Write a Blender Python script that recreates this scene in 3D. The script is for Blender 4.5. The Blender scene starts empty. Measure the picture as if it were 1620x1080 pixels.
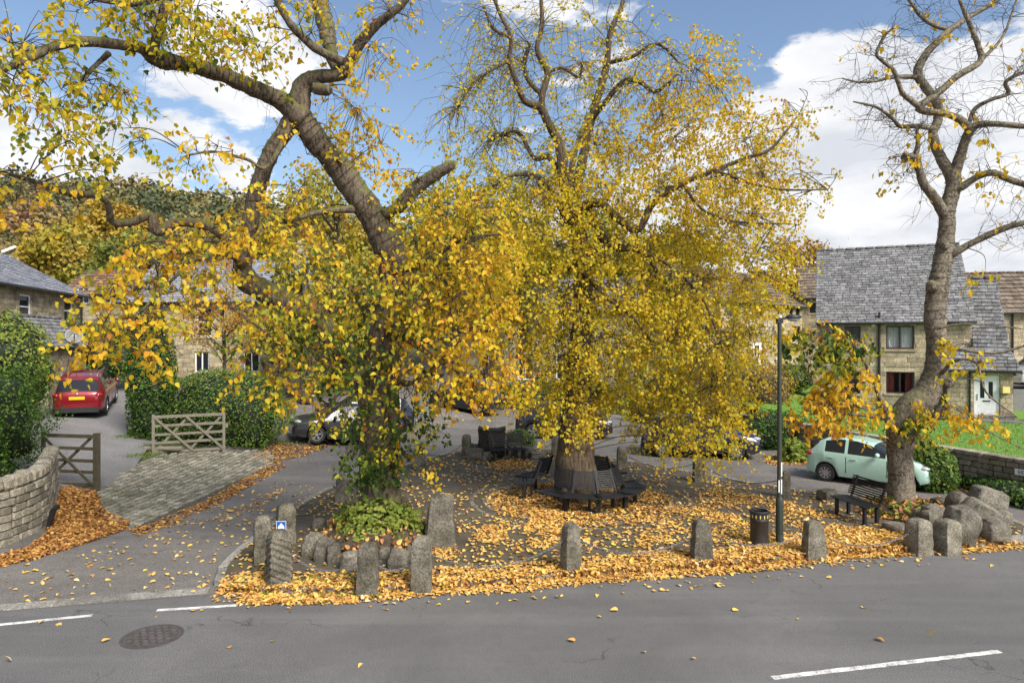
import bpy, bmesh, math, random
import numpy as np
from mathutils import Vector, Matrix, noise as mnoise

random.seed(7)
RNG = np.random.default_rng(11)
SC = bpy.context.scene
COL = SC.collection
R = math.radians

# ------------------------------------------------------------------ camera
CAM_H = 4.4
FPX = 1080.0            # focal length in pixels of the 1620 px wide photograph
cam_data = bpy.data.cameras.new('camera')
cam_data.sensor_width = 36.0
cam_data.lens = 24.0
cam_data.clip_start = 0.1
cam_data.clip_end = 3000.0
camera = bpy.data.objects.new('camera', cam_data)
camera.location = (0, 0, CAM_H)
camera.rotation_euler = (R(90), 0, 0)
COL.objects.link(camera)
SC.camera = camera

# ------------------------------------------------------------------ sky and sun
SUN_EL, SUN_AZ = 42.0, 143.0      # elevation; azimuth clockwise from +Y (north)
world = bpy.data.worlds.new('World')
SC.world = world
world.use_nodes = True
wn, wl = world.node_tree.nodes, world.node_tree.links
wn.clear()


def wnode(t, **kw):
    n = wn.new(t)
    for k, v in kw.items():
        setattr(n, k, v)
    return n


def wmath(op, a, b=None, c=None, clamp=False):
    n = wn.new('ShaderNodeMath')
    n.operation = op
    n.use_clamp = clamp
    for i, v in enumerate((a, b, c)):
        if v is None:
            continue
        if isinstance(v, (int, float)):
            n.inputs[i].default_value = v
        else:
            wl.new(v, n.inputs[i])
    return n.outputs[0]


w_out = wnode('ShaderNodeOutputWorld')
w_bg = wnode('ShaderNodeBackground')
w_bg.inputs['Strength'].default_value = 0.09
w_sky = wnode('ShaderNodeTexSky')
w_sky.sky_type = 'NISHITA'
w_sky.sun_disc = False
w_sky.sun_elevation = R(SUN_EL)
w_sky.sun_rotation = R(SUN_AZ)
w_sky.air_density = 1.0
w_sky.dust_density = 1.3
w_sky.ozone_density = 1.6
w_tc = wnode('ShaderNodeTexCoord')
w_sep = wnode('ShaderNodeSeparateXYZ')
wl.new(w_tc.outputs['Generated'], w_sep.inputs[0])
zc = wmath('ADD', wmath('MAXIMUM', w_sep.outputs[2], 0.0), 0.22)
w_pl = wnode('ShaderNodeCombineXYZ')
wl.new(wmath('DIVIDE', w_sep.outputs[0], zc), w_pl.inputs[0])
wl.new(wmath('DIVIDE', w_sep.outputs[1], zc), w_pl.inputs[1])
wl.new(wmath('MULTIPLY', w_sep.outputs[2], 1.3), w_pl.inputs[2])


def wnoise(scale, detail, rough, off):
    mp = wnode('ShaderNodeMapping')
    mp.inputs['Location'].default_value = off
    wl.new(w_pl.outputs[0], mp.inputs[0])
    n = wnode('ShaderNodeTexNoise')
    n.inputs['Scale'].default_value = scale
    n.inputs['Detail'].default_value = detail
    n.inputs['Roughness'].default_value = rough
    wl.new(mp.outputs[0], n.inputs['Vector'])
    return n.outputs['Fac']


def wblob(px, py, rad, amp):
    """A cloud bank standing in one direction of the sky: soft bump around that direction."""
    d = Vector(((px - 810) / FPX, 1.0, (540 - py) / FPX)).normalized()
    dt = wnode('ShaderNodeVectorMath')
    dt.operation = 'DISTANCE'
    dt.inputs[1].default_value = d
    wl.new(w_tc.outputs['Generated'], dt.inputs[0])
    mr = wnode('ShaderNodeMapRange')
    mr.interpolation_type = 'SMOOTHSTEP'
    mr.inputs['From Min'].default_value = rad
    mr.inputs['From Max'].default_value = rad * 0.25
    mr.inputs['To Min'].default_value = 0.0
    mr.inputs['To Max'].default_value = amp
    wl.new(dt.outputs['Value'], mr.inputs['Value'])
    return mr.outputs[0]


n_big = wnoise(1.15, 9.0, 0.56, (3.1, 1.7, 0.4))
n_fine = wnoise(5.0, 7.0, 0.62, (0.0, 5.0, 2.0))
cover = wmath('ADD', wmath('MULTIPLY', wmath('SUBTRACT', n_big, 0.5), 0.85), wmath('MULTIPLY', wmath('SUBTRACT', n_fine, 0.5), 0.75))
cover = wmath('ADD', cover, 0.5)
low = wnode('ShaderNodeMapRange')
low.inputs['From Min'].default_value = 0.34
low.inputs['From Max'].default_value = 0.06
low.inputs['To Min'].default_value = 0.0
low.inputs['To Max'].default_value = 0.13
wl.new(w_sep.outputs[2], low.inputs['Value'])
cover = wmath('ADD', cover, low.outputs[0])
for b in ((230, 190, 0.24, 0.11), (390, 90, 0.10, 0.15), (30, 235, 0.20, 0.08), (300, 275, 0.06, -0.12), (120, 40, 0.16, -0.15), (560, 250, 0.12, -0.05), (1310, 230, 0.22, 0.19), (1480, 230, 0.24, 0.16), (1290, 100, 0.07, 0.14),
          (1620, 330, 0.35, 0.10), (900, 40, 0.20, 0.05), (720, 140, 0.24, -0.11), (1170, 50, 0.16, -0.14), (1420, 30, 0.16, -0.14), (560, 60, 0.2, -0.06), (640, 230, 0.16, -0.06), (60, 60, 0.14, -0.10), (1560, 30, 0.12, -0.05)):
    cover = wmath('ADD', cover, wblob(*b))
w_mask = wnode('ShaderNodeMapRange')
w_mask.interpolation_type = 'SMOOTHSTEP'
w_mask.inputs['From Min'].default_value = 0.52
w_mask.inputs['From Max'].default_value = 0.625
wl.new(cover, w_mask.inputs['Value'])
# cloud brightness varies with its own thickness
n_sh = wnoise(2.2, 6.0, 0.55, (8.0, 2.0, 6.0))
w_cl = wnode('ShaderNodeValToRGB')
w_cl.color_ramp.elements[0].position = 0.36
w_cl.color_ramp.elements[0].color = (0.66, 0.69, 0.75, 1)
w_cl.color_ramp.elements[1].position = 0.58
w_cl.color_ramp.elements[1].color = (0.93, 0.935, 0.95, 1)
wl.new(n_sh, w_cl.inputs[0])
w_cs = wnode('ShaderNodeVectorMath')
w_cs.operation = 'SCALE'
wl.new(w_cl.outputs[0], w_cs.inputs[0])
w_cs.inputs['Scale'].default_value = 4.35
w_sk = wnode('ShaderNodeVectorMath')
w_sk.operation = 'MULTIPLY'
w_sk.inputs[1].default_value = (0.70, 0.69, 0.68)
wl.new(w_sky.outputs[0], w_sk.inputs[0])
w_mix = wnode('ShaderNodeMix')
w_mix.data_type = 'RGBA'
wl.new(w_mask.outputs[0], w_mix.inputs['Factor'])
wl.new(w_sk.outputs[0], w_mix.inputs['A'])
wl.new(w_cs.outputs[0], w_mix.inputs['B'])
wl.new(w_mix.outputs['Result'], w_bg.inputs['Color'])
wl.new(w_bg.outputs[0], w_out.inputs[0])

sun_data = bpy.data.lights.new('sun', 'SUN')
sun_data.energy = 2.2
sun_data.angle = R(26)
sun_data.color = (1.0, 0.95, 0.87)
sun = bpy.data.objects.new('sun', sun_data)
COL.objects.link(sun)
_sd = Vector((math.sin(R(SUN_AZ)) * math.cos(R(SUN_EL)), math.cos(R(SUN_AZ)) * math.cos(R(SUN_EL)), math.sin(R(SUN_EL))))
sun.rotation_euler = _sd.to_track_quat('Z', 'Y').to_euler()
sun.location = (0, -20, 40)

SC.view_settings.view_transform = 'Standard'
SC.view_settings.look = 'None'
SC.view_settings.gamma = 1.0
SC.view_settings.exposure = 1.52
SC.cycles.max_bounces = 6
SC.cycles.diffuse_bounces = 4
SC.cycles.glossy_bounces = 3
SC.cycles.transmission_bounces = 4
SC.cycles.transparent_max_bounces = 6
SC.cycles.use_denoising = True


# ------------------------------------------------------------------ where things stand
def terrain(x, y):
    """Height of the natural ground: level around the green, rising to the left and back."""
    u = -0.9 * x + 0.4 * y - 16.2
    w = 0.8
    if u > 12 * w:
        v = u
    elif u < -12 * w:
        v = 0.0
    else:
        v = w * math.log1p(math.exp(u / w))
    v = min(v, 60.0)
    return 0.15 * v if v < 14 else 0.15 * 14 + 0.22 * (v - 14)


def P(px, py, Y):
    return Vector(((px - 810) / FPX * Y, Y, CAM_H + (540 - py) / FPX * Y))


def G(px, py):
    """The ground point that shows at a pixel of the photograph."""
    a, b = 4.0, 120.0
    dx, dz = (px - 810) / FPX, (540 - py) / FPX
    t = a
    while t < b:
        if CAM_H + dz * t < terrain(dx * t, t):
            break
        t += 0.25
    lo, hi = t - 0.25, t
    for _ in range(20):
        m = (lo + hi) / 2
        if CAM_H + dz * m < terrain(dx * m, m):
            hi = m
        else:
            lo = m
    return Vector((dx * hi, hi, terrain(dx * hi, hi)))


def to_px(p):
    return 810 + p[0] / p[1] * FPX, 540 - (p[2] - CAM_H) / p[1] * FPX


def show_size(p, size):
    if p[1] < 1:
        return 0
    x, y = to_px(p)
    if x < -20 or x > 1640 or y < -20 or y > 1100:
        return 0
    return size / p[1]


def inside(poly, x, y):
    c = False
    j = len(poly) - 1
    for i in range(len(poly)):
        xi, yi = poly[i][0], poly[i][1]
        xj, yj = poly[j][0], poly[j][1]
        if (yi > y) != (yj > y) and x < (xj - xi) * (y - yi) / (yj - yi) + xi:
            c = not c
        j = i
    return c


# ------------------------------------------------------------------ materials
MATS = {}


class NT:
    def __init__(self, name):
        self.m = bpy.data.materials.new(name)
        self.m.use_nodes = True
        self.n = self.m.node_tree.nodes
        self.l = self.m.node_tree.links
        self.b = self.n['Principled BSDF']
        self.b.inputs['Roughness'].default_value = 0.8
        self.out = self.n['Material Output']
        MATS[name] = self.m

    def node(self, t, **kw):
        n = self.n.new(t)
        for k, v in kw.items():
            if k in n.inputs:
                n.inputs[k].default_value = v
            else:
                setattr(n, k, v)
        return n

    def link(self, a, b):
        self.l.new(a, b)

    def coord(self, scale=(1, 1, 1), kind='Object'):
        if kind == 'World':
            g = self.node('ShaderNodeNewGeometry')
            src = g.outputs['Position']
        else:
            src = self.node('ShaderNodeTexCoord').outputs[kind]
        mp = self.node('ShaderNodeMapping')
        mp.inputs['Scale'].default_value = scale
        self.link(src, mp.inputs[0])
        return mp.outputs[0]

    def noise(self, vec, scale, detail=4, rough=0.6, dist=0.0):
        n = self.node('ShaderNodeTexNoise')
        n.inputs['Scale'].default_value = scale
        n.inputs['Detail'].default_value = detail
        n.inputs['Roughness'].default_value = rough
        n.inputs['Distortion'].default_value = dist
        self.link(vec, n.inputs['Vector'])
        return n.outputs['Fac']

    def ramp(self, fac, stops):
        r = self.node('ShaderNodeValToRGB')
        e = r.color_ramp.elements
        while len(e) < len(stops):
            e.new(0.5)
        for i, (p, c) in enumerate(stops):
            e[i].position = p
            e[i].color = (c[0], c[1], c[2], 1) if hasattr(c, '__len__') else (c, c, c, 1)
        self.link(fac, r.inputs[0])
        return r.outputs[0]

    def mix(self, fac, a, b, blend='MIX'):
        m = self.node('ShaderNodeMix')
        m.data_type = 'RGBA'
        m.blend_type = blend
        for s, v in (('Factor', fac), ('A', a), ('B', b)):
            if isinstance(v, (int, float)):
                m.inputs[s].default_value = v
            elif isinstance(v, tuple):
                m.inputs[s].default_value = (v[0], v[1], v[2], 1)
            else:
                self.link(v, m.inputs[s])
        return m.outputs['Result']

    def math(self, op, a, b=0.0, clamp=False):
        m = self.node('ShaderNodeMath')
        m.operation = op
        m.use_clamp = clamp
        for i, v in enumerate((a, b)):
            if isinstance(v, (int, float)):
                m.inputs[i].default_value = v
            else:
                self.link(v, m.inputs[i])
        return m.outputs[0]

    def bump(self, h, strength=0.5, dist=0.02):
        b = self.node('ShaderNodeBump')
        b.inputs['Strength'].default_value = strength
        b.inputs['Distance'].default_value = dist
        self.link(h, b.inputs['Height'])
        self.link(b.outputs[0], self.b.inputs['Normal'])

    def piece(self):
        """A random number for each separate piece, whether it is an object or an island of one."""
        a = self.node('ShaderNodeObjectInfo').outputs['Random']
        g = self.node('ShaderNodeNewGeometry').outputs['Random Per Island']
        return self.math('FRACT', self.math('ADD', a, g))

    def color(self, c):
        if isinstance(c, tuple):
            self.b.inputs['Base Color'].default_value = (c[0], c[1], c[2], 1)
        else:
            self.link(c, self.b.inputs['Base Color'])


def plain(name, c, rough=0.6, metal=0.0, spec=0.5, coat=0.0, var=0.12):
    t = NT(name)
    v = t.coord()
    n = t.noise(v, 9.0, 5)
    t.color(t.ramp(n, [(0.3, tuple(x * (1 - var) for x in c)), (0.7, tuple(min(1, x * (1 + var)) for x in c))]))
    t.b.inputs['Roughness'].default_value = rough
    t.b.inputs['Metallic'].default_value = metal
    t.b.inputs['Specular IOR Level'].default_value = spec
    if coat:
        t.b.inputs['Coat Weight'].default_value = coat
        t.b.inputs['Coat Roughness'].default_value = 0.05
    return t.m


def asphalt(name, c1, c2, patch, worn):
    t = NT(name)
    v = t.coord(kind='World')
    fine = t.noise(v, 70.0, 3, 0.7)
    mid = t.noise(v, 8.0, 4, 0.6)
    big = t.noise(v, 0.35, 5, 0.6, 0.6)
    col = t.ramp(big, [(0.35, c1), (0.68, c2)])
    col = t.mix(t.ramp(mid, [(0.45, 0.0), (0.75, 0.35)]), col, patch)
    grit = t.ramp(fine, [(0.38, 0.25), (0.50, 1.0), (0.62, 1.9)])
    col = t.mix(0.75, col, grit, 'MULTIPLY')
    streak = t.noise(t.coord((0.10, 1.6, 1.0), 'World'), 0.9, 4, 0.55)
    col = t.mix(t.ramp(streak, [(0.50, 0.0), (0.72, worn)]), col, tuple(min(1, x * 1.5) for x in c2))
    vo = t.node('ShaderNodeTexVoronoi')
    vo.feature = 'DISTANCE_TO_EDGE'
    vo.inputs['Scale'].default_value = 0.33
    wob = t.node('ShaderNodeVectorMath')
    wob.operation = 'ADD'
    t.link(v, wob.inputs[0])
    nz = t.node('ShaderNodeTexNoise')
    nz.inputs['Scale'].default_value = 1.7
    nz.inputs['Detail'].default_value = 6
    t.link(v, nz.inputs['Vector'])
    t.link(nz.outputs['Color'], wob.inputs[1])
    t.link(wob.outputs[0], vo.inputs['Vector'])
    ck = t.math('MULTIPLY', t.ramp(vo.outputs['Distance'], [(0.0, 1.0), (0.006, 0.0)]), t.ramp(t.noise(v, 0.6, 3), [(0.50, 0.0), (0.60, 0.75)]))
    col = t.mix(ck, col, (0.025, 0.024, 0.023))
    blot = t.noise(v, 2.3, 6, 0.7, 0.8)
    col = t.mix(t.ramp(blot, [(0.60, 0.0), (0.68, 0.45)]), col, patch)
    t.color(col)
    t.b.inputs['Roughness'].default_value = 0.85
    t.bump(fine, 0.8, 0.012)
    return t.m


asphalt('main_asphalt', (0.094, 0.092, 0.090), (0.134, 0.130, 0.126), (0.078, 0.076, 0.075), 0.3)
asphalt('side_asphalt', (0.112, 0.102, 0.092), (0.175, 0.160, 0.145), (0.075, 0.068, 0.060), 0.3)
asphalt('drive_asphalt', (0.150, 0.145, 0.142), (0.200, 0.192, 0.188), (0.120, 0.115, 0.110), 0.2)


def m_paving():
    t = NT('paving')
    v = t.coord(kind='World')
    big = t.noise(v, 0.8, 5, 0.6, 0.4)
    fine = t.noise(v, 35.0, 4, 0.7)
    col = t.ramp(big, [(0.30, (0.050, 0.039, 0.026)), (0.52, (0.088, 0.070, 0.050)), (0.72, (0.125, 0.104, 0.082))])
    moss = t.ramp(t.noise(v, 1.6, 6, 0.65), [(0.46, 0.0), (0.62, 0.6)])
    col = t.mix(moss, col, (0.070, 0.066, 0.025))
    col = t.mix(0.7, col, t.ramp(fine, [(0.3, 0.5), (0.7, 1.4)]), 'MULTIPLY')
    t.color(col)
    t.b.inputs['Roughness'].default_value = 0.8
    t.bump(fine, 0.5, 0.02)


m_paving()


def stone(name, dark, light, lich=0.25, scale=1.0, piecey=True, green=0.2, bumpd=0.03):
    t = NT(name)
    v = t.coord(kind='World')
    a = t.noise(v, 3.5 * scale, 6, 0.65)
    f = t.noise(v, 30.0 * scale, 5, 0.7)
    col = t.ramp(a, [(0.36, dark), (0.64, light)])
    if piecey:
        pr = t.piece()
        col = t.mix(0.9, col, t.ramp(pr, [(0.0, 0.62), (0.5, 0.98), (1.0, 1.32)]), 'MULTIPLY')
    col = t.mix(0.65, col, t.ramp(f, [(0.38, 0.25), (0.62, 1.75)]), 'MULTIPLY')
    li = t.noise(v, 9.0 * scale, 4, 0.7)
    col = t.mix(t.ramp(li, [(0.60, 0.0), (0.70, lich)]), col, tuple(min(1, x * 1.55) for x in light))
    gr = t.noise(v, 1.7 * scale, 5, 0.6)
    col = t.mix(t.ramp(gr, [(0.50, 0.0), (0.72, green)]), col, (0.075, 0.078, 0.028))
    t.color(col)
    t.b.inputs['Roughness'].default_value = 0.9
    t.bump(f, 0.7, bumpd)
    return t.m


stone('gritstone', (0.075, 0.066, 0.047), (0.215, 0.192, 0.148), 0.35, 1.0, True, 0.45)
stone('rock', (0.070, 0.062, 0.048), (0.180, 0.160, 0.125), 0.3, 0.8, True, 0.3)
stone('wall_stone', (0.195, 0.172, 0.125), (0.340, 0.305, 0.235), 0.25, 1.3, True, 0.15)
stone('house_stone', (0.300, 0.245, 0.155), (0.460, 0.385, 0.255), 0.1, 0.9, True, 0.04, 0.012)
stone('old_house_stone', (0.190, 0.155, 0.098), (0.350, 0.290, 0.190), 0.2, 0.9, True, 0.05, 0.015)
stone('mortar', (0.250, 0.215, 0.150), (0.350, 0.300, 0.215), 0.1, 1.0, False, 0.0, 0.01)
stone('dark_mortar', (0.060, 0.052, 0.038), (0.110, 0.095, 0.070), 0.1, 1.0, False, 0.1, 0.01)
stone('roadside_stone', (0.165, 0.142, 0.100), (0.340, 0.296, 0.222), 0.3, 1.0, True, 0.2)
stone('sett', (0.160, 0.148, 0.105), (0.350, 0.325, 0.255), 0.2, 1.2, True, 0.75, 0.01)
stone('kerb_stone', (0.170, 0.160, 0.140), (0.270, 0.255, 0.225), 0.2, 1.0, True, 0.15)
stone('carved', (0.008, 0.007, 0.006), (0.040, 0.035, 0.028), 0.3, 3.0, False, 0.2, 0.05)
stone('slate', (0.092, 0.091, 0.092), (0.238, 0.234, 0.234), 0.5, 1.8, True, 0.15, 0.01)
stone('blue_slate', (0.170, 0.178, 0.205), (0.260, 0.270, 0.305), 0.1, 0.8, True, 0.0, 0.006)
stone('brown_tile', (0.110, 0.082, 0.060), (0.210, 0.160, 0.120), 0.2, 1.2, True, 0.15, 0.01)
stone('red_tile', (0.130, 0.062, 0.042), (0.240, 0.140, 0.100), 0.2, 1.2, True, 0.2, 0.01)
stone('soil', (0.035, 0.026, 0.016), (0.090, 0.064, 0.038), 0.2, 2.0, False, 0.15, 0.04)


def m_bark(name, dark, light, moss, vs=0.22):
    t = NT(name)
    v = t.coord((1, 1, vs), 'World')
    ridge = t.noise(v, 16.0, 6, 0.65, 0.6)
    patch = t.noise(t.coord(kind='World'), 2.2, 5, 0.6)
    col = t.ramp(ridge, [(0.41, dark), (0.49, tuple((a + b) / 2 for a, b in zip(dark, light))), (0.60, light)])
    col = t.mix(t.ramp(patch, [(0.40, 0.0), (0.75, 0.5)]), col, tuple(x * 1.25 for x in light))
    g = t.node('ShaderNodeNewGeometry')
    sp = t.node('ShaderNodeSeparateXYZ')
    t.link(g.outputs['Normal'], sp.inputs[0])
    up = t.math('MULTIPLY', t.ramp(sp.outputs[2], [(0.05, 0.0), (0.55, 1.0)]), t.ramp(t.noise(t.coord(kind='World'), 3.0, 5), [(0.36, 0.0), (0.55, moss)]))
    col = t.mix(up, col, (0.120, 0.125, 0.022))
    t.color(col)
    t.b.inputs['Roughness'].default_value = 0.92
    t.bump(ridge, 1.0, 0.05)
    return t.m


m_bark('bark', (0.020, 0.014, 0.009), (0.160, 0.122, 0.084), 0.95, 0.35)
m_bark('brown_bark', (0.022, 0.014, 0.008), (0.120, 0.082, 0.052), 0.5, 0.14)
m_bark('grey_bark', (0.045, 0.035, 0.024), (0.265, 0.220, 0.162), 0.5, 0.9)
m_bark('twig_bark', (0.040, 0.030, 0.022), (0.085, 0.066, 0.048), 0.2, 1.0)


def m_leaf(name, stops, trans=0.35, rough=0.55):
    t = NT(name)
    at = t.node('ShaderNodeAttribute')
    at.attribute_name = 'tone'
    col = t.ramp(at.outputs['Fac'], stops)
    sp = t.noise(t.coord(kind='World'), 40.0, 3, 0.6)
    col = t.mix(0.55, col, t.ramp(sp, [(0.3, 0.72), (0.7, 1.22)]), 'MULTIPLY')
    t.color(col)
    t.b.inputs['Roughness'].default_value = rough
    t.b.inputs['Specular IOR Level'].default_value = 0.25
    tr = t.node('ShaderNodeBsdfTranslucent')
    t.link(col, tr.inputs['Color'])
    mx = t.node('ShaderNodeMixShader')
    mx.inputs[0].default_value = trans
    t.link(t.b.outputs[0], mx.inputs[1])
    t.link(tr.outputs[0], mx.inputs[2])
    t.link(mx.outputs[0], t.out.inputs['Surface'])
    return t.m


AUTUMN = [(0.0, (0.030, 0.068, 0.016)), (0.22, (0.095, 0.165, 0.024)), (0.42, (0.400, 0.400, 0.034)), (0.62, (0.700, 0.545, 0.034)),
          (0.82, (0.760, 0.460, 0.030)), (0.93, (0.600, 0.250, 0.030)), (1.0, (0.300, 0.130, 0.040))]
m_leaf('autumn_leaf', AUTUMN, 0.5)
m_leaf('litter_leaf', [(0.0, (0.190, 0.085, 0.035)), (0.25, (0.400, 0.180, 0.060)), (0.5, (0.640, 0.350, 0.090)), (0.75, (0.740, 0.480, 0.140)), (0.9, (0.740, 0.520, 0.060)), (1.0, (0.720, 0.580, 0.300))], 0.15)
m_leaf('green_leaf', [(0.0, (0.016, 0.040, 0.010)), (0.4, (0.060, 0.130, 0.022)), (0.7, (0.130, 0.215, 0.032)), (1.0, (0.270, 0.290, 0.050))], 0.3)
m_leaf('hill_leaf', [(0.0, (0.060, 0.082, 0.046)), (0.3, (0.120, 0.134, 0.058)), (0.55, (0.225, 0.195, 0.070)), (0.8, (0.300, 0.190, 0.074)), (1.0, (0.250, 0.125, 0.080))], 0.2)  # slight distance haze is put into these lightened leaf colours
m_leaf('wood_leaf', [(0.0, (0.040, 0.070, 0.024)), (0.3, (0.110, 0.145, 0.030)), (0.55, (0.300, 0.280, 0.040)), (0.8, (0.420, 0.270, 0.036)), (1.0, (0.340, 0.140, 0.040))], 0.25)
m_leaf('grass_blade', [(0.0, (0.040, 0.090, 0.012)), (0.6, (0.100, 0.210, 0.024)), (1.0, (0.220, 0.290, 0.050))], 0.3)

m = NT('lawn')
_n = m.noise(m.coord(kind='World'), 25.0, 5, 0.7)
m.color(m.ramp(_n, [(0.3, (0.085, 0.190, 0.018)), (0.7, (0.160, 0.300, 0.034))]))
m.bump(_n, 0.8, 0.05)
m = NT('earth')
_n = m.noise(m.coord(kind='World'), 1.2, 6, 0.7)
m.color(m.ramp(_n, [(0.3, (0.050, 0.062, 0.020)), (0.7, (0.110, 0.110, 0.038))]))
m = NT('hill_ground')
_p = m.node('ShaderNodeSeparateXYZ')
m.link(m.coord(kind='World'), _p.inputs[0])
_n = m.noise(m.coord(kind='World'), 0.05, 6, 0.7)
_h = m.math('ADD', _p.outputs[2], m.math('MULTIPLY', _n, 18.0))
m.color(m.mix(m.ramp(m.math('MULTIPLY', _h, 0.01), [(0.50, 0.0), (0.58, 1.0)]), m.ramp(_n, [(0.35, (0.060, 0.075, 0.020)), (0.65, (0.140, 0.120, 0.030))]),
        m.ramp(_n, [(0.35, (0.130, 0.080, 0.065)), (0.65, (0.200, 0.130, 0.095))])))
plain('white_paint', (0.80, 0.80, 0.79), 0.5)
t = NT('line_paint')
_v = t.coord(kind='World')
_w = t.math('ADD', t.math('MULTIPLY', t.noise(_v, 60.0, 3, 0.7), 0.6), t.math('MULTIPLY', t.noise(_v, 6.0, 4, 0.7), 0.4))
t.color(t.mix(t.ramp(_w, [(0.42, 1.0), (0.49, 0.0)]), t.ramp(t.noise(_v, 3.0, 4), [(0.35, (0.52, 0.51, 0.48)), (0.65, (0.72, 0.72, 0.69))]), (0.16, 0.155, 0.15)))
plain('black_metal', (0.022, 0.022, 0.025), 0.45, 0.2)
plain('bench_black', (0.014, 0.014, 0.016), 0.55, 0.0, 0.35, var=0.4)
plain('dark_bin', (0.040, 0.035, 0.033), 0.5, 0.3, var=0.3)
plain('lamp_green', (0.040, 0.046, 0.034), 0.5, 0.2)
plain('chain_steel', (0.150, 0.152, 0.158), 0.6, 0.5, var=0.3)
plain('rust_chain', (0.075, 0.065, 0.060), 0.6, 0.5, var=0.3)
plain('iron_cover', (0.085, 0.074, 0.068), 0.6, 0.3, var=0.3)
plain('iron_stud', (0.135, 0.118, 0.110), 0.5, 0.4, var=0.3)
plain('blue_sign', (0.020, 0.110, 0.480), 0.4)
plain('brown_frame', (0.040, 0.014, 0.012), 0.4)
plain('gutter_black', (0.018, 0.018, 0.020), 0.4)
plain('curtain', (0.640, 0.640, 0.620), 0.9)
plain('red_curtain', (0.230, 0.050, 0.045), 0.9)
plain('yellow_box', (0.560, 0.470, 0.150), 0.6)
plain('cone_orange', (0.700, 0.120, 0.025), 0.6)
plain('grey_dish', (0.200, 0.200, 0.190), 0.5)
plain('plant_pot', (0.300, 0.120, 0.070), 0.8)
plain('dark_inside', (0.012, 0.012, 0.013), 0.8)
plain('rubber', (0.016, 0.016, 0.017), 0.75)
plain('car_trim', (0.022, 0.022, 0.024), 0.6)
plain('alloy', (0.480, 0.485, 0.500), 0.3, 0.8)
plain('plate_yellow', (0.720, 0.480, 0.020), 0.5)
plain('plate_white', (0.720, 0.720, 0.700), 0.5)
plain('tail_red', (0.330, 0.010, 0.014), 0.15, 0, 0.6, 0.6)
plain('headlamp', (0.330, 0.345, 0.360), 0.3, 0.1, 0.5, 0.0)
plain('red_paint', (0.210, 0.006, 0.012), 0.30, 0.25, 0.5, 1.0, 0.03)
plain('mint_paint', (0.400, 0.600, 0.510), 0.35, 0.0, 0.5, 1.0, 0.03)
plain('black_paint', (0.018, 0.018, 0.021), 0.3, 0.1, 0.4, 0.4, 0.03)
plain('navy_paint', (0.016, 0.020, 0.055), 0.25, 0.3, 0.5, 1.0, 0.03)
plain('silver_paint', (0.520, 0.530, 0.550), 0.3, 0.5, 0.5, 1.0, 0.03)
plain('blue_paint', (0.160, 0.380, 0.520), 0.3, 0.2, 0.5, 1.0, 0.03)
t = NT('glass')
t.color((0.020, 0.024, 0.028))
t.b.inputs['Roughness'].default_value = 0.04
t.b.inputs['Specular IOR Level'].default_value = 0.35
t = NT('clear_glass')
t.color((0.95, 0.97, 0.97))
t.b.inputs['Roughness'].default_value = 0.02
t.b.inputs['Transmission Weight'].default_value = 1.0
t.b.inputs['IOR'].default_value = 1.1


def m_wood(name, dark, light):
    t = NT(name)
    v = t.coord((0.6, 6, 6))
    n = t.noise(v, 5.0, 6, 0.65, 0.5)
    col = t.ramp(n, [(0.3, dark), (0.7, light)])
    col = t.mix(t.ramp(t.noise(t.coord(), 4.0, 4), [(0.55, 0.0), (0.75, 0.5)]), col, (0.110, 0.115, 0.060))
    t.color(col)
    t.bump(n, 0.5, 0.01)


m_wood('grey_wood', (0.120, 0.104, 0.076), (0.255, 0.228, 0.178))
m_wood('brown_wood', (0.040, 0.033, 0.019), (0.105, 0.088, 0.054))


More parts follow.
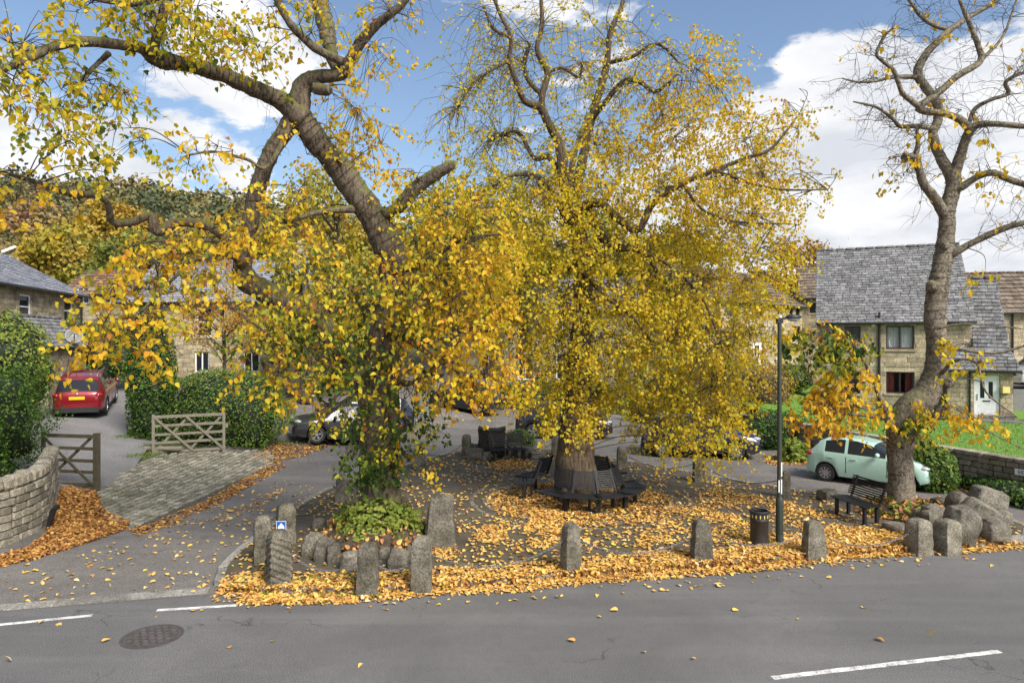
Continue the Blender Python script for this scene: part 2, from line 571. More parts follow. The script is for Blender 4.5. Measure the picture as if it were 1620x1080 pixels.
# ------------------------------------------------------------------ mesh and object helpers
class MB:
    """Collects geometry for one mesh."""
    def __init__(self):
        self.v, self.f, self.fm = [], [], []

    def add(self, vs, fs):
        o = len(self.v)
        self.v += [tuple(x) for x in vs]
        self.f += [tuple(i + o for i in f) for f in fs]

    def box(self, c, s, M=None):
        x, y, z = s[0] / 2, s[1] / 2, s[2] / 2
        vs = [Vector((c[0] + a * x, c[1] + b * y, c[2] + d * z)) for d in (-1, 1) for a, b in ((-1, -1), (1, -1), (1, 1), (-1, 1))]
        if M is not None:
            vs = [M @ v for v in vs]
        self.add(vs, [(3, 2, 1, 0), (4, 5, 6, 7), (0, 1, 5, 4), (1, 2, 6, 5), (2, 3, 7, 6), (3, 0, 4, 7)])

    def bar(self, a, b, w, t, up=(0, 0, 1)):
        """A beam from a to b: w across, t thick along up."""
        a, b = Vector(a), Vector(b)
        d = (b - a)
        L = d.length
        d.normalize()
        s = d.cross(Vector(up))
        if s.length < 1e-4:
            s = Vector((1, 0, 0))
        s.normalize()
        u = s.cross(d)
        M = Matrix((d, s, u)).transposed().to_4x4()
        M.translation = (a + b) / 2
        self.box((0, 0, 0), (L, w, t), M)

    def tube(self, pts, rad, n=6, cap=True):
        pts = [Vector(p) for p in pts]
        k = len(pts)
        if k < 2:
            return
        if not hasattr(rad, '__len__'):
            rad = [rad] * k
        t0 = (pts[1] - pts[0]).normalized()
        ref = Vector((0, 0, 1)) if abs(t0.z) < 0.9 else Vector((1, 0, 0))
        s = t0.cross(ref).normalized()
        o = len(self.v)
        for i in range(k):
            t = (pts[min(i + 1, k - 1)] - pts[max(i - 1, 0)])
            if t.length < 1e-6:
                t = t0
            t = t.normalized()
            s = (s - t * s.dot(t))
            if s.length < 1e-5:
                s = t.orthogonal()
            s.normalize()
            u = t.cross(s)
            for j in range(n):
                a = 2 * math.pi * j / n
                q = pts[i] + (s * math.cos(a) + u * math.sin(a)) * rad[i]
                self.v.append((q.x, q.y, q.z))
        for i in range(k - 1):
            for j in range(n):
                a, b = o + i * n + j, o + i * n + (j + 1) % n
                self.f.append((a, b, b + n, a + n))
        if cap:
            self.f.append(tuple(o + j for j in range(n - 1, -1, -1)))
            self.f.append(tuple(o + (k - 1) * n + j for j in range(n)))

    def lathe(self, prof, n=20, M=None, axis='Z', cap=True):
        o = len(self.v)
        for (r, z) in prof:
            for j in range(n):
                a = 2 * math.pi * j / n
                p = Vector((r * math.cos(a), r * math.sin(a), z)) if axis == 'Z' else Vector((r * math.cos(a), z, r * math.sin(a)))
                if M is not None:
                    p = M @ p
                self.v.append((p.x, p.y, p.z))
        for i in range(len(prof) - 1):
            for j in range(n):
                a, b = o + i * n + j, o + i * n + (j + 1) % n
                self.f.append((a, b, b + n, a + n))
        if cap:
            self.f.append(tuple(o + j for j in range(n - 1, -1, -1)))
            self.f.append(tuple(o + (len(prof) - 1) * n + j for j in range(n)))

    def mesh(self, name, mat, smooth=False, angle=None):
        me = bpy.data.meshes.new(name)
        me.from_pydata(self.v, [], self.f)
        if mat:
            me.materials.append(MATS[mat])
        me.validate()
        fix_normals(me)
        if smooth:
            me.polygons.foreach_set('use_smooth', [True] * len(me.polygons))
            if angle:
                me.set_sharp_from_angle(angle=R(angle))
        return me


def fix_normals(me):
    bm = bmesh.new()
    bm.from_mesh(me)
    bmesh.ops.recalc_face_normals(bm, faces=bm.faces)
    bm.to_mesh(me)
    bm.free()


def world_of(o):
    M = o.matrix_basis.copy()
    if o.parent:
        M = world_of(o.parent) @ o.matrix_parent_inverse @ M
    return M


def obj(name, me, parent=None, local=False, M=None, kind=None, label=None):
    o = bpy.data.objects.new(name, me)
    COL.objects.link(o)
    if M is not None:
        o.matrix_basis = M
    if parent:
        o.parent = parent
        if not local:
            o.matrix_parent_inverse = world_of(parent).inverted()
    if kind:
        o['kind'] = kind
    if label:
        o['label'] = label
    return o


def part(name, mb, mat, parent, smooth=False, angle=None, local=False, kind=None, label=None):
    return obj(name, mb.mesh(name, mat, smooth, angle), parent, local, None, kind, label)


def tag(o, label, cat, group=None):
    o['label'] = label
    o['category'] = cat
    if group:
        o['group'] = group
    return o


def thing(name, label, cat, loc=(0, 0, 0), rz=0.0, group=None):
    o = bpy.data.objects.new(name, None)
    o.empty_display_size = 0.2
    COL.objects.link(o)
    o.matrix_basis = Matrix.Translation(Vector(loc)) @ Matrix.Rotation(rz, 4, 'Z')
    return tag(o, label, cat, group)


def copy_thing(src, loc, rz, label=None, scale=1.0, dz=0.0):
    r = src.copy()
    COL.objects.link(r)
    r.matrix_basis = Matrix.Translation(Vector(loc)) @ Matrix.Rotation(rz, 4, 'Z') @ Matrix.Diagonal((scale, scale, scale, 1))
    if label:
        r['label'] = label
    for ch in list(src.children):
        c = ch.copy()
        COL.objects.link(c)
        c.parent = r
        for g in list(ch.children):
            d = g.copy()
            COL.objects.link(d)
            d.parent = c
    return r


def structure(name, mb, mat, smooth=False, parent=None):
    o = obj(name, mb.mesh(name, mat, smooth), parent)
    if not parent:
        o['kind'] = 'structure'
    return o


def unit_block(bev=0.08, seed=0, rough=0.0):
    """A 1 x 1 x 1 block with worn edges."""
    bm = bmesh.new()
    bmesh.ops.create_cube(bm, size=1.0)
    bmesh.ops.bevel(bm, geom=bm.edges[:], offset=bev, segments=1, affect='EDGES')
    if rough:
        for v in bm.verts:
            n = mnoise.noise_vector(v.co * 2.3 + Vector((seed * 7.1, seed * 3.3, 1)))
            v.co += n * rough
    me = bpy.data.meshes.new('block')
    bm.to_mesh(me)
    bm.free()
    return me


BLOCKS = {}


def block_mesh(mat, bev, rough, i):
    key = (mat, bev, rough, i)
    if key not in BLOCKS:
        me = unit_block(bev, i, rough)
        me.materials.append(MATS[mat])
        BLOCKS[key] = me
    return BLOCKS[key]


def pieces(parent, name, mats4, mat, limit=300, bev=0.08, rough=0.0, rest=None):
    """Lay blocks (4x4 matrices with scale). The largest in view are parts of their own, the rest one joined part."""
    if not mats4:
        return
    order = sorted(range(len(mats4)), key=lambda i: -show_size(mats4[i].translation, max(mats4[i].to_scale())))
    inv = world_of(parent).inverted()
    for k, i in enumerate(order[:limit]):
        o = bpy.data.objects.new(name, block_mesh(mat, bev, rough, k % 5))
        COL.objects.link(o)
        o.matrix_basis = mats4[i]
        o.parent = parent
        o.matrix_parent_inverse = inv
    rem = order[limit:]
    if rem:
        V, F = [], []
        for k, i in enumerate(rem):
            me = block_mesh(mat, bev, rough, k % 5)
            off = len(V)
            M = mats4[i]
            V += [tuple(M @ v.co) for v in me.vertices]
            F += [tuple(x + off for x in p.vertices) for p in me.polygons]
        me = bpy.data.meshes.new(name)
        me.from_pydata(V, [], F)
        me.materials.append(MATS[mat])
        obj(rest or ('far_' + name + '_rows'), me, parent, kind='stuff')


def frame_matrix(c, ax, ay, az, s):
    """Matrix placing a unit block at c with axes ax, ay, az (unit) and sizes s."""
    M = Matrix.Identity(4)
    for i, (a, k) in enumerate(zip((ax, ay, az), s)):
        for r in range(3):
            M[r][i] = a[r] * k
    M.translation = c
    return M


# ------------------------------------------------------------------ leaves
LEAF = np.array([(0, 0, 0), (0.27, 0.00, 0.09), (0.43, 0.34, 0.17), (0.27, 0.76, 0.05), (0, 1.15, -0.14), (-0.27, 0.76, 0.05), (-0.43, 0.34, 0.17), (-0.27, 0.00, 0.09)], dtype=np.float64)
LEAF_F = [(0, 1, 2, 3, 4), (0, 4, 5, 6, 7)]
KITE = np.array([(0, 0, 0), (0.45, 0.42, 0.10), (0, 1.0, -0.08), (-0.45, 0.42, 0.10)], dtype=np.float64)
KITE_F = [(0, 1, 2), (0, 2, 3)]


def norm(a):
    return a / np.maximum(np.linalg.norm(a, axis=1, keepdims=True), 1e-9)


def leaf_verts(pos, dirs, nrm, size, tmpl):
    d = norm(dirs)
    s = norm(np.cross(d, nrm) + 1e-6)
    n = np.cross(s, d)
    T = tmpl[None, :, :] * size[:, None, None]
    return pos[:, None, :] + T[..., 0:1] * s[:, None, :] + T[..., 1:2] * d[:, None, :] + T[..., 2:3] * n[:, None, :]


def raw_mesh(name, V, faces_t, n, tone, mat):
    """Mesh of n copies of one template: V is (n, k, 3)."""
    k = V.shape[1]
    sizes = [len(f) for f in faces_t]
    L = sum(sizes)
    loops = np.concatenate([np.array(f) for f in faces_t])
    li = (loops[None, :] + (np.arange(n) * k)[:, None]).reshape(-1)
    starts = np.cumsum([0] + sizes[:-1])
    ls = (starts[None, :] + (np.arange(n) * L)[:, None]).reshape(-1)
    lt = np.tile(np.array(sizes), n)
    me = bpy.data.meshes.new(name)
    me.vertices.add(n * k)
    me.vertices.foreach_set('co', V.reshape(-1).astype(np.float32))
    me.loops.add(n * L)
    me.loops.foreach_set('vertex_index', li.astype(np.int32))
    me.polygons.add(n * len(sizes))
    me.polygons.foreach_set('loop_start', ls.astype(np.int32))
    me.polygons.foreach_set('loop_total', lt.astype(np.int32))
    me.update(calc_edges=True)
    at = me.attributes.new('tone', 'FLOAT', 'POINT')
    at.data.foreach_set('value', np.repeat(tone, k).astype(np.float32))
    me.materials.append(MATS[mat])
    return me


class Leaves:
    def __init__(self):
        self.p, self.d, self.n, self.s, self.t = [], [], [], [], []

    def add(self, p, d, n, s, t):
        self.p.append(p)
        self.d.append(d)
        self.n.append(n)
        self.s.append(s)
        self.t.append(t)

    def arrays(self):
        return [np.concatenate(x) for x in (self.p, self.d, self.n, self.s, self.t)]

    def build(self, name, mat, parent=None, tmpl='leaf', singles=0, single_name='leaf', kind='stuff'):
        p, d, n, s, t = self.arrays()
        T, F = (LEAF, LEAF_F) if tmpl == 'leaf' else (KITE, KITE_F)
        t = np.clip(t, 0, 1)
        V = leaf_verts(p, d, n, s, T)
        keep = np.ones(len(p), bool)
        if singles:
            px = 810 + p[:, 0] / p[:, 1] * FPX
            py = 540 - (p[:, 2] - CAM_H) / p[:, 1] * FPX
            sc = s / p[:, 1]
            sc[(px < 5) | (px > 1615) | (py < 5) | (py > 1075)] = 0
            # front-most large ones first
            idx = np.argsort(-sc)[:singles]
            keep[idx] = False
            inv = world_of(parent).inverted() if parent else None
            for i in idx:
                me = raw_mesh(single_name, V[i:i + 1] - p[i], F, 1, t[i:i + 1], mat)
                o = bpy.data.objects.new(single_name, me)
                COL.objects.link(o)
                o.location = p[i]
                if parent:
                    o.parent = parent
                    o.matrix_parent_inverse = inv
        me = raw_mesh(name, V[keep], F, int(keep.sum()), t[keep], mat)
        return obj(name, me, parent, kind=kind)


def rand_dirs(n, down=0.0, spread=1.0):
    v = RNG.normal(size=(n, 3)) * spread
    v[:, 2] -= down
    return norm(v)


def catmull(pts, sub=6):
    """Smooth path through rows (x, y, z, r)."""
    a = [np.array(p, float) for p in pts]
    if len(a) == 2:
        return [tuple(a[0] + (a[1] - a[0]) * i / sub) for i in range(sub + 1)]
    a = [2 * a[0] - a[1]] + a + [2 * a[-1] - a[-2]]
    out = []
    for i in range(1, len(a) - 2):
        p0, p1, p2, p3 = a[i - 1:i + 3]
        for k in range(sub):
            t = k / sub
            out.append(0.5 * ((2 * p1) + (-p0 + p2) * t + (2 * p0 - 5 * p1 + 4 * p2 - p3) * t * t + (-p0 + 3 * p1 - 3 * p2 + p3) * t ** 3))
    out.append(a[-2])
    return [tuple(x) for x in out]


def px_path(rows):
    """Rows (px, py, depth, radius in px) to world rows (x, y, z, r)."""
    out = []
    for (px, py, Y, r) in rows:
        p = P(px, py, Y)
        out.append((p.x, p.y, p.z, r / FPX * Y))
    return out


def limb_mesh(mb, rows, sides=10, sub=6, gnarl=0.12, seed=0):
    c = catmull(rows, sub)
    pts = [Vector(x[:3]) for x in c]
    rad = [max(x[3], 0.003) * (1 + 0.35 * gnarl * mnoise.noise(Vector((i * 0.3, seed * 3.7, 0)))) for i, x in enumerate(c)]
    o = len(mb.v)
    mb.tube(pts, rad, sides)
    # uneven girth
    for i in range(len(pts)):
        for j in range(sides):
            k = o + i * sides + j
            v = Vector(mb.v[k])
            d = v - pts[i]
            f = 1 + gnarl * 1.1 * mnoise.noise(v * 2.5 / max(rad[i] * 4, 0.25) + Vector((seed, 0, 0))) + gnarl * 0.7 * mnoise.noise(v * 7.0 / max(rad[i] * 4, 0.25) + Vector((0, seed, 0)))
            w = pts[i] + d * f
            mb.v[k] = (w.x, w.y, w.z)
    return c


def twig(mb, p, d, length, r, seg=5, droop=0.0, wander=0.25, sides=3):
    """A thin wandering twig; returns its points."""
    pts = [Vector(p)]
    d = Vector(d).normalized()
    st = length / seg
    for i in range(seg):
        d = (d + Vector((random.gauss(0, wander), random.gauss(0, wander), random.gauss(0, wander) - droop))).normalized()
        pts.append(pts[-1] + d * st)
    mb.tube(pts, [r * (1 - 0.75 * i / seg) for i in range(seg + 1)], sides, False)
    return pts


def leaves_on(L, pts, n, size, tone, tsd, down=1.2, jitter=0.05):
    """n leaves along a twig, hanging."""
    if n < 1:
        return
    A = np.array([tuple(p) for p in pts])
    u = RNG.uniform(0.12, 1.0, n) * (len(A) - 1)
    i = np.minimum(u.astype(int), len(A) - 2)
    f = (u - i)[:, None]
    pos = A[i] * (1 - f) + A[i + 1] * f + RNG.normal(size=(n, 3)) * jitter
    d = rand_dirs(n, down, 0.75)
    nr = norm(RNG.normal(size=(n, 3)) + np.array((0, -0.5, 0.8)))
    L.add(pos, d, nr, size * RNG.uniform(0.6, 1.2, n), tone + RNG.normal(size=n) * tsd)


def nearest(rows, p):
    """Nearest point of the limbs to p."""
    best, bd = None, 1e9
    for c in rows:
        for x in c[::2]:
            d = (x[0] - p[0]) ** 2 + (x[1] - p[1]) ** 2 + (x[2] - p[2]) ** 2
            if d < bd:
                bd, best = d, x
    return Vector(best[:3])


def spray(L, tw, limbs, blob, size, droop=0.25, per=9, tw_len=(0.35, 0.8), boughs=2, down=1.2):
    """A spray of leafy twigs filling an ellipsoid, carried by boughs from the nearest limb."""
    (px, py, Y, rx, ry, rd, n, tone, tsd) = blob
    c = P(px, py, Y)
    RX, RZ = rx / FPX * Y, ry / FPX * Y
    src = nearest(limbs, c) if limbs else c
    bps = []
    for b in range(boughs):
        end = c + Vector((random.uniform(-0.7, 0.7) * RX, random.uniform(-0.7, 0.7) * rd, random.uniform(-0.4, 0.6) * RZ))
        mid = (src + end) / 2 + Vector((random.gauss(0, 0.15), random.gauss(0, 0.15), 0.12 * (end - src).length))
        path = catmull([tuple(src) + (0.013,), tuple(mid) + (0.010,), tuple(end) + (0.004,)], 5)
        tw.tube([Vector(x[:3]) for x in path], [x[3] for x in path], 4, False)
        bps += [Vector(x[:3]) for x in path[4:]]
    for k in range(max(1, int(n / per))):
        while True:
            q = Vector((random.uniform(-1, 1), random.uniform(-1, 1), random.uniform(-1, 1)))
            if q.length < 1:
                break
        q = q * (0.55 + 0.45 * q.length)
        s = c + Vector((q.x * RX, q.y * rd, q.z * RZ))
        d = Vector((q.x, q.y * 0.7, random.uniform(-0.5, 0.35)))
        ln = random.uniform(*tw_len)
        pts = twig(tw, s, d, ln, 0.005, 4, droop, 0.22)
        a = min(bps, key=lambda t: (t - s).length) if bps else s
        if (a - s).length < 0.9:
            m = (a + s) / 2 + Vector((0, 0, 0.06))
            tw.tube([a, m, s], [0.008, 0.006, 0.005], 3, False)
        leaves_on(L, pts, per, size, tone + random.gauss(0, tsd * 0.7), tsd, down)


def shell_leaves(L, c, rad, n, size, tone, tsd, lump=0.18, seed=0, box=0.0, zmin=None):
    """Leaves over the lumpy surface of a bush: ellipsoid (or rounded box when box > 0)."""
    v = norm(RNG.normal(size=(n, 3)))
    if box:
        m = np.max(np.abs(v), axis=1, keepdims=True)
        v2 = v / m
        v = v * (1 - box) + v2 * box
    out = np.empty((n, 3))
    for i in range(n):
        q = Vector(v[i])
        f = 1 + lump * mnoise.noise(Vector((q.x * rad[0], q.y * rad[1], q.z * rad[2])) * 1.3 + Vector((seed * 5.0, 0, 0))) + lump * 0.6 * mnoise.noise(Vector((q.x * rad[0], q.y * rad[1], q.z * rad[2])) * 4.0 + Vector((0, seed * 3.0, 0)))
        f *= 1 - 0.14 * random.random() ** 2
        out[i] = (c[0] + q.x * rad[0] * f, c[1] + q.y * rad[1] * f, c[2] + q.z * rad[2] * f)
    nn = norm(v + RNG.normal(size=(n, 3)) * 0.5)
    d = norm(np.cross(nn, rand_dirs(n)) + nn * 0.35 + np.array((0, 0, -0.2)))
    t = tone + RNG.normal(size=n) * tsd
    if zmin is not None:
        k = out[:, 2] > zmin
        out, nn, d, t = out[k], nn[k], d[k], t[k]
    L.add(out, d, nn, size * RNG.uniform(0.6, 1.25, len(out)), t)


def lumpy_ball(c, rad, lump=0.15, seed=0, sub=3, flat=None):
    bm = bmesh.new()
    bmesh.ops.create_icosphere(bm, subdivisions=sub, radius=1.0)
    mb = MB()
    for v in bm.verts:
        q = v.co
        f = 1 + lump * mnoise.noise(Vector((q.x * rad[0], q.y * rad[1], q.z * rad[2])) * 1.3 + Vector((seed * 5.0, 0, 0)))
        v.co = Vector((q.x * rad[0] * f, q.y * rad[1] * f, q.z * rad[2] * f)) + Vector(c)
        if flat is not None:
            v.co.z = max(v.co.z, flat)
    mb.add([v.co for v in bm.verts], [tuple(x.index for x in f.verts) for f in bm.faces])
    bm.free()
    return mb


def boulder(c, s, rz=0.0, tilt=0.0, seed=0, square=0.5, taper=0.0):
    """A weathered block: rounded box with chipped sides. c is the middle of its foot, s its size."""
    bm = bmesh.new()
    bmesh.ops.create_cube(bm, size=2.0)
    bmesh.ops.subdivide_edges(bm, edges=bm.edges[:], cuts=9, use_grid_fill=True)
    M = Matrix.Translation(Vector(c)) @ Matrix.Rotation(rz, 4, 'Z') @ Matrix.Rotation(tilt, 4, 'Y')
    for v in bm.verts:
        q = v.co.copy()
        n = q.normalized()
        r = n * 1.2
        q = q * square * 0.95 + r * (1 - square)
        q += n * (0.24 * mnoise.noise(q * 0.9 + Vector((seed * 9.1, seed, 3))) + 0.09 * mnoise.noise(q * 2.3 + Vector((seed, 2, 7))) + 0.03 * mnoise.noise(q * 6.5 + Vector((seed, 5, 1))))
        k = 1 - taper * (q.z + 1) / 2
        v.co = M @ Vector((q.x * s[0] / 2 * k, q.y * s[1] / 2 * k, (q.z + 0.9) * s[2] / 2))
    mb = MB()
    mb.add([v.co for v in bm.verts], [tuple(x.index for x in f.verts) for f in bm.faces])
    bm.free()
    return mb


def sheet(poly, z_of, step=0.5, lift=0.0):
    """A draped sheet over a polygon (list of (x, y))."""
    bm = bmesh.new()
    vs = [bm.verts.new((x, y, 0)) for x, y in poly]
    bm.faces.new(vs)
    xs = [p[0] for p in poly]
    ys = [p[1] for p in poly]
    for ax, lo, hi in ((0, min(xs), max(xs)), (1, min(ys), max(ys))):
        k = math.floor(lo / step) * step + step
        while k < hi - 1e-6:
            co = (k, 0, 0) if ax == 0 else (0, k, 0)
            no = (1, 0, 0) if ax == 0 else (0, 1, 0)
            bmesh.ops.bisect_plane(bm, geom=bm.verts[:] + bm.edges[:] + bm.faces[:], plane_co=co, plane_no=no)
            k += step
    for v in bm.verts:
        v.co.z = z_of(v.co.x, v.co.y) + lift
    bm.verts.index_update()
    mb = MB()
    mb.add([v.co for v in bm.verts], [tuple(x.index for x in f.verts) for f in bm.faces])
    bm.free()
    return mb


def smooth_line(pts, sub=6):
    return [(x[0], x[1]) for x in catmull([(p[0], p[1], 0, 0) for p in pts], sub)]


# ================================================================== the setting
def ground_z(x, y):
    return terrain(x, y) - 0.07


mb = MB()
NX, NY = 141, 121
gx = [-70 + 140 * i / (NX - 1) for i in range(NX)]
gy = [-25 + 120 * i / (NY - 1) for i in range(NY)]
mb.v = [(x, y, ground_z(x, y)) for y in gy for x in gx]
mb.f = [(j * NX + i, j * NX + i + 1, (j + 1) * NX + i + 1, (j + 1) * NX + i) for j in range(NY - 1) for i in range(NX - 1)]
structure('ground', mb, 'earth', True)

KERB = [(-70, -1.5), (-40, 3.4), (-22, 8.0), (-14, 9.9), (-8.3, 11.15), (-5.1, 11.9), (-4.5, 11.85), (-2.86, 11.8), (-1.3, 12.05), (0.3, 12.35), (1.2, 12.65), (3.2, 13.05), (4.8, 13.35), (6.9, 13.95), (9.0, 14.35),
        (10.8, 14.7), (14, 15.2), (22, 16.3), (40, 19.5), (70, 26)]
mb = sheet(KERB + [(70, -20), (-70, -20)], lambda x, y: terrain(x, y), 1.0)
structure('main_road', mb, 'main_asphalt', True)
SIDE = KERB[3:18] + [(17.5, 17.0), (15.8, 18.2), (14.9, 20), (14.2, 22), (13.2, 25), (12.0, 28.8), (10.0, 33.2), (7.2, 38.4), (4.0, 48), (2.5, 66), (-8, 66), (-8, 48), (-9.5, 40), (-14, 34), (-14, 30), (-11, 26), (-12.3, 19), (-12.3, 14), (-14.5, 12.6)]
mb = sheet(SIDE, lambda x, y: terrain(x, y), 0.5, 0.004)
structure('side_road', mb, 'side_asphalt', True)
DRIVE = [(-11.2, 19.6), (-12.6, 18.6), (-14.5, 20.0), (-19.5, 24), (-25, 31), (-20, 36), (-14.6, 33), (-13.3, 26.5), (-12.6, 23.6)]
mb = sheet(DRIVE, lambda x, y: terrain(x, y), 0.5, 0.012)
structure('driveway', mb, 'drive_asphalt', True)

# the green in the fork of the roads: a raised paved island
FRONT = [(-5.35, 12.5), (-4.6, 12.05), (-2.86, 12.0), (-1.3, 12.25), (0.3, 12.55), (1.2, 12.85), (3.2, 13.25), (4.8, 13.55), (6.9, 14.15), (9.0, 14.55), (10.6, 14.85)]
BACK = [(11.7, 15.5), (12.05, 16.6), (11.3, 17.9), (9.7, 19.1), (8.2, 20.0), (6.3, 22.1), (4.3, 24.5), (2.2, 26.9), (0, 27.6), (-1.9, 27.0), (-3.6, 24.2), (-5.3, 20.4), (-5.65, 16.5), (-5.6, 13.6)]
GREEN = smooth_line(FRONT + BACK + FRONT[:1], 4)[:-1]
GZ = 0.10


def surf(x, y):
    return GZ if inside(GREEN, x, y) else terrain(x, y)


mb = sheet(GREEN, lambda x, y: GZ, 1.0)
n0 = len(mb.v)
mb.v += [(x, y, GZ) for x, y in GREEN] + [(x, y, -0.1) for x, y in GREEN]
k = len(GREEN)
mb.f += [(n0 + i, n0 + (i + 1) % k, n0 + k + (i + 1) % k, n0 + k + i) for i in range(k)]
green = structure('pavement', mb, 'paving')

# kerb stones round the island
ms = []
acc = 0.0
walk = []
for i in range(len(GREEN)):
    a, b = Vector(GREEN[i]), Vector(GREEN[(i + 1) % len(GREEN)])
    walk.append((a, b))
tot = sum((b - a).length for a, b in walk)


def at_len(s):
    for a, b in walk:
        L = (b - a).length
        if s <= L:
            return a + (b - a) * (s / max(L, 1e-6)), (b - a).normalized()
        s -= L
    return walk[-1][1], (walk[-1][1] - walk[-1][0]).normalized()


s = 0.0
while s < tot - 0.3:
    ln = random.uniform(0.7, 1.0)
    c, _ = at_len(s + ln / 2)
    a, _ = at_len(s)
    b, _ = at_len(min(s + ln, tot - 0.01))
    d = (b - a).normalized()
    ms.append(frame_matrix(Vector((c.x, c.y, 0.032 + random.uniform(-0.006, 0.004))), Vector((d.x, d.y, 0)), Vector((-d.y, d.x, 0)), Vector((0, 0, 1)), (ln - 0.012, 0.16, 0.155)))
    s += ln
pieces(green, 'kerb_stone', ms, 'kerb_stone', 300, 0.05, 0.02)

# rings of setts round the middle tree
TREE_C = Vector((1.85, 18.65, GZ))
ms = []
for rr, w in ((2.45, 0.12), (2.60, 0.12), (2.95, 0.12)):
    n = int(2 * math.pi * rr / 0.26)
    for i in range(n):
        a = 2 * math.pi * i / n
        ms.append(frame_matrix(Vector((TREE_C.x + rr * math.cos(a), TREE_C.y + rr * math.sin(a), GZ - 0.02 + random.uniform(-0.004, 0.004))), Vector((-math.sin(a), math.cos(a), 0)), Vector((math.cos(a), math.sin(a), 0)), Vector((0, 0, 1)), (0.235, w, 0.06)))
pieces(green, 'sett', ms, 'gritstone', 300, 0.1, 0.03)

# flush kerb across the mouth of the side road
kb = obj('dropped_kerb', None)
kb['kind'] = 'structure'
ms = []
kl = smooth_line([(-13.6, 10.15), (-10.8, 10.75), (-8.3, 11.3), (-6.6, 11.75), (-5.35, 12.05)], 3)
for i in range(len(kl) - 1):
    a, b = Vector(kl[i]), Vector(kl[i + 1])
    d = (b - a)
    L = d.length
    d.normalize()
    m_ = (a + b) / 2
    ms.append(frame_matrix(Vector((m_.x, m_.y, terrain(m_.x, m_.y) - 0.02)), Vector((d.x, d.y, 0)), Vector((-d.y, d.x, 0)), Vector((0, 0, 1)), (L - 0.004, 0.27, 0.09)))
pieces(kb, 'kerb_stone', ms, 'kerb_stone', 300, 0.015, 0.006)

# painted lines
def stripe(a, b, w, seed):
    a, b = Vector(a[:2]), Vector(b[:2])
    d = (b - a)
    L = d.length
    d.normalize()
    s_ = Vector((-d.y, d.x))
    n = max(8, int(L / 0.05))
    mb = MB()
    for i in range(n + 1):
        p = a + d * L * i / n
        e1 = w / 2 * (1 + 0.22 * mnoise.noise(Vector((i * 0.7, seed, 0))))
        e2 = w / 2 * (1 + 0.22 * mnoise.noise(Vector((i * 0.7, seed, 9))))
        mb.v += [tuple(p + s_ * e1) + (terrain(p.x, p.y) + 0.004,), tuple(p - s_ * e2) + (terrain(p.x, p.y) + 0.004,)]
        if i:
            q = 2 * i
            mb.f.append((q - 2, q - 1, q + 1, q))
    return mb


for a, b, w, lab in ((G(1222, 1072), G(1582, 1030), 0.10, 'long white centre line dash at the lower right of the road'),
                     (G(-60, 994), G(146, 973), 0.10, 'white give way dash nearest the lower left corner'),
                     (G(248, 965), G(376, 957), 0.10, 'white give way dash ending at the leaf covered kerb')):
    o = obj('road_marking', stripe(a, b, w, a.x).mesh('road_marking', 'line_paint'))
    o['kind'] = 'structure'

# cast iron cover in the road
mc = G(241, 1006)
t = thing('manhole_cover', 'round rusty iron manhole cover set in the grey road', 'manhole cover', (mc.x, mc.y, terrain(mc.x, mc.y)))
mb = MB()
mb.lathe([(0.37, -0.03), (0.37, 0.006), (0.43, 0.006), (0.43, -0.03)], 40)
part('frame', mb, 'iron_cover', t, local=True)
mb = MB()
mb.lathe([(0.36, -0.03), (0.36, 0.003), (0.0, 0.003)], 40)
cv = part('cover', mb, 'iron_cover', t, local=True)
mb = MB()
for i in range(-6, 7):
    for j in range(-6, 7):
        x, y = (i + 0.5 * (j % 2)) * 0.115, j * 0.098
        if math.hypot(x, y) < 0.32:
            mb.box((x, y, 0.010), (0.072, 0.045, 0.022))
part('raised_stud', mb, 'iron_stud', cv, local=True, kind='stuff')

# cobbled apron in front of the gates
apron_px = [(96, 772), (160, 777), (190, 750), (240, 722), (300, 716), (362, 714), (425, 712), (436, 728), (400, 748), (330, 788), (262, 818), (205, 836), (160, 815), (140, 795)]
apron = [tuple(G(*p)[:2]) for p in apron_px]
mb = sheet(apron, terrain, 0.4, 0.010)
ap = structure('cobbled_apron', mb, 'dark_mortar', True)
a, b = G(205, 836), G(436, 728)
d = Vector((b.x - a.x, b.y - a.y)).normalized()
q = Vector((-d.y, d.x))
ms = []
for i in range(0, 80):
    s0 = i * 0.195
    off = random.uniform(0, 0.2)
    x = -8.0
    while x < 16:
        ln = random.uniform(0.22, 0.33)
        c = Vector((a.x, a.y)) + d * (x + ln / 2 + off) + q * s0
        x += ln
        if inside(apron, c.x, c.y):
            z = terrain(c.x, c.y) + 0.006 + random.uniform(-0.008, 0.010)
            tx = (terrain(c.x + d.x * .1, c.y + d.y * .1) - terrain(c.x, c.y)) / .1
            ms.append(frame_matrix(Vector((c.x, c.y, z)), Vector((d.x, d.y, tx)).normalized(), Vector((q.x, q.y, 0)), Vector((0, 0, 1)), (ln - 0.035, 0.160, 0.07)))
pieces(ap, 'sett', ms, 'sett', 300, 0.13, 0.04)


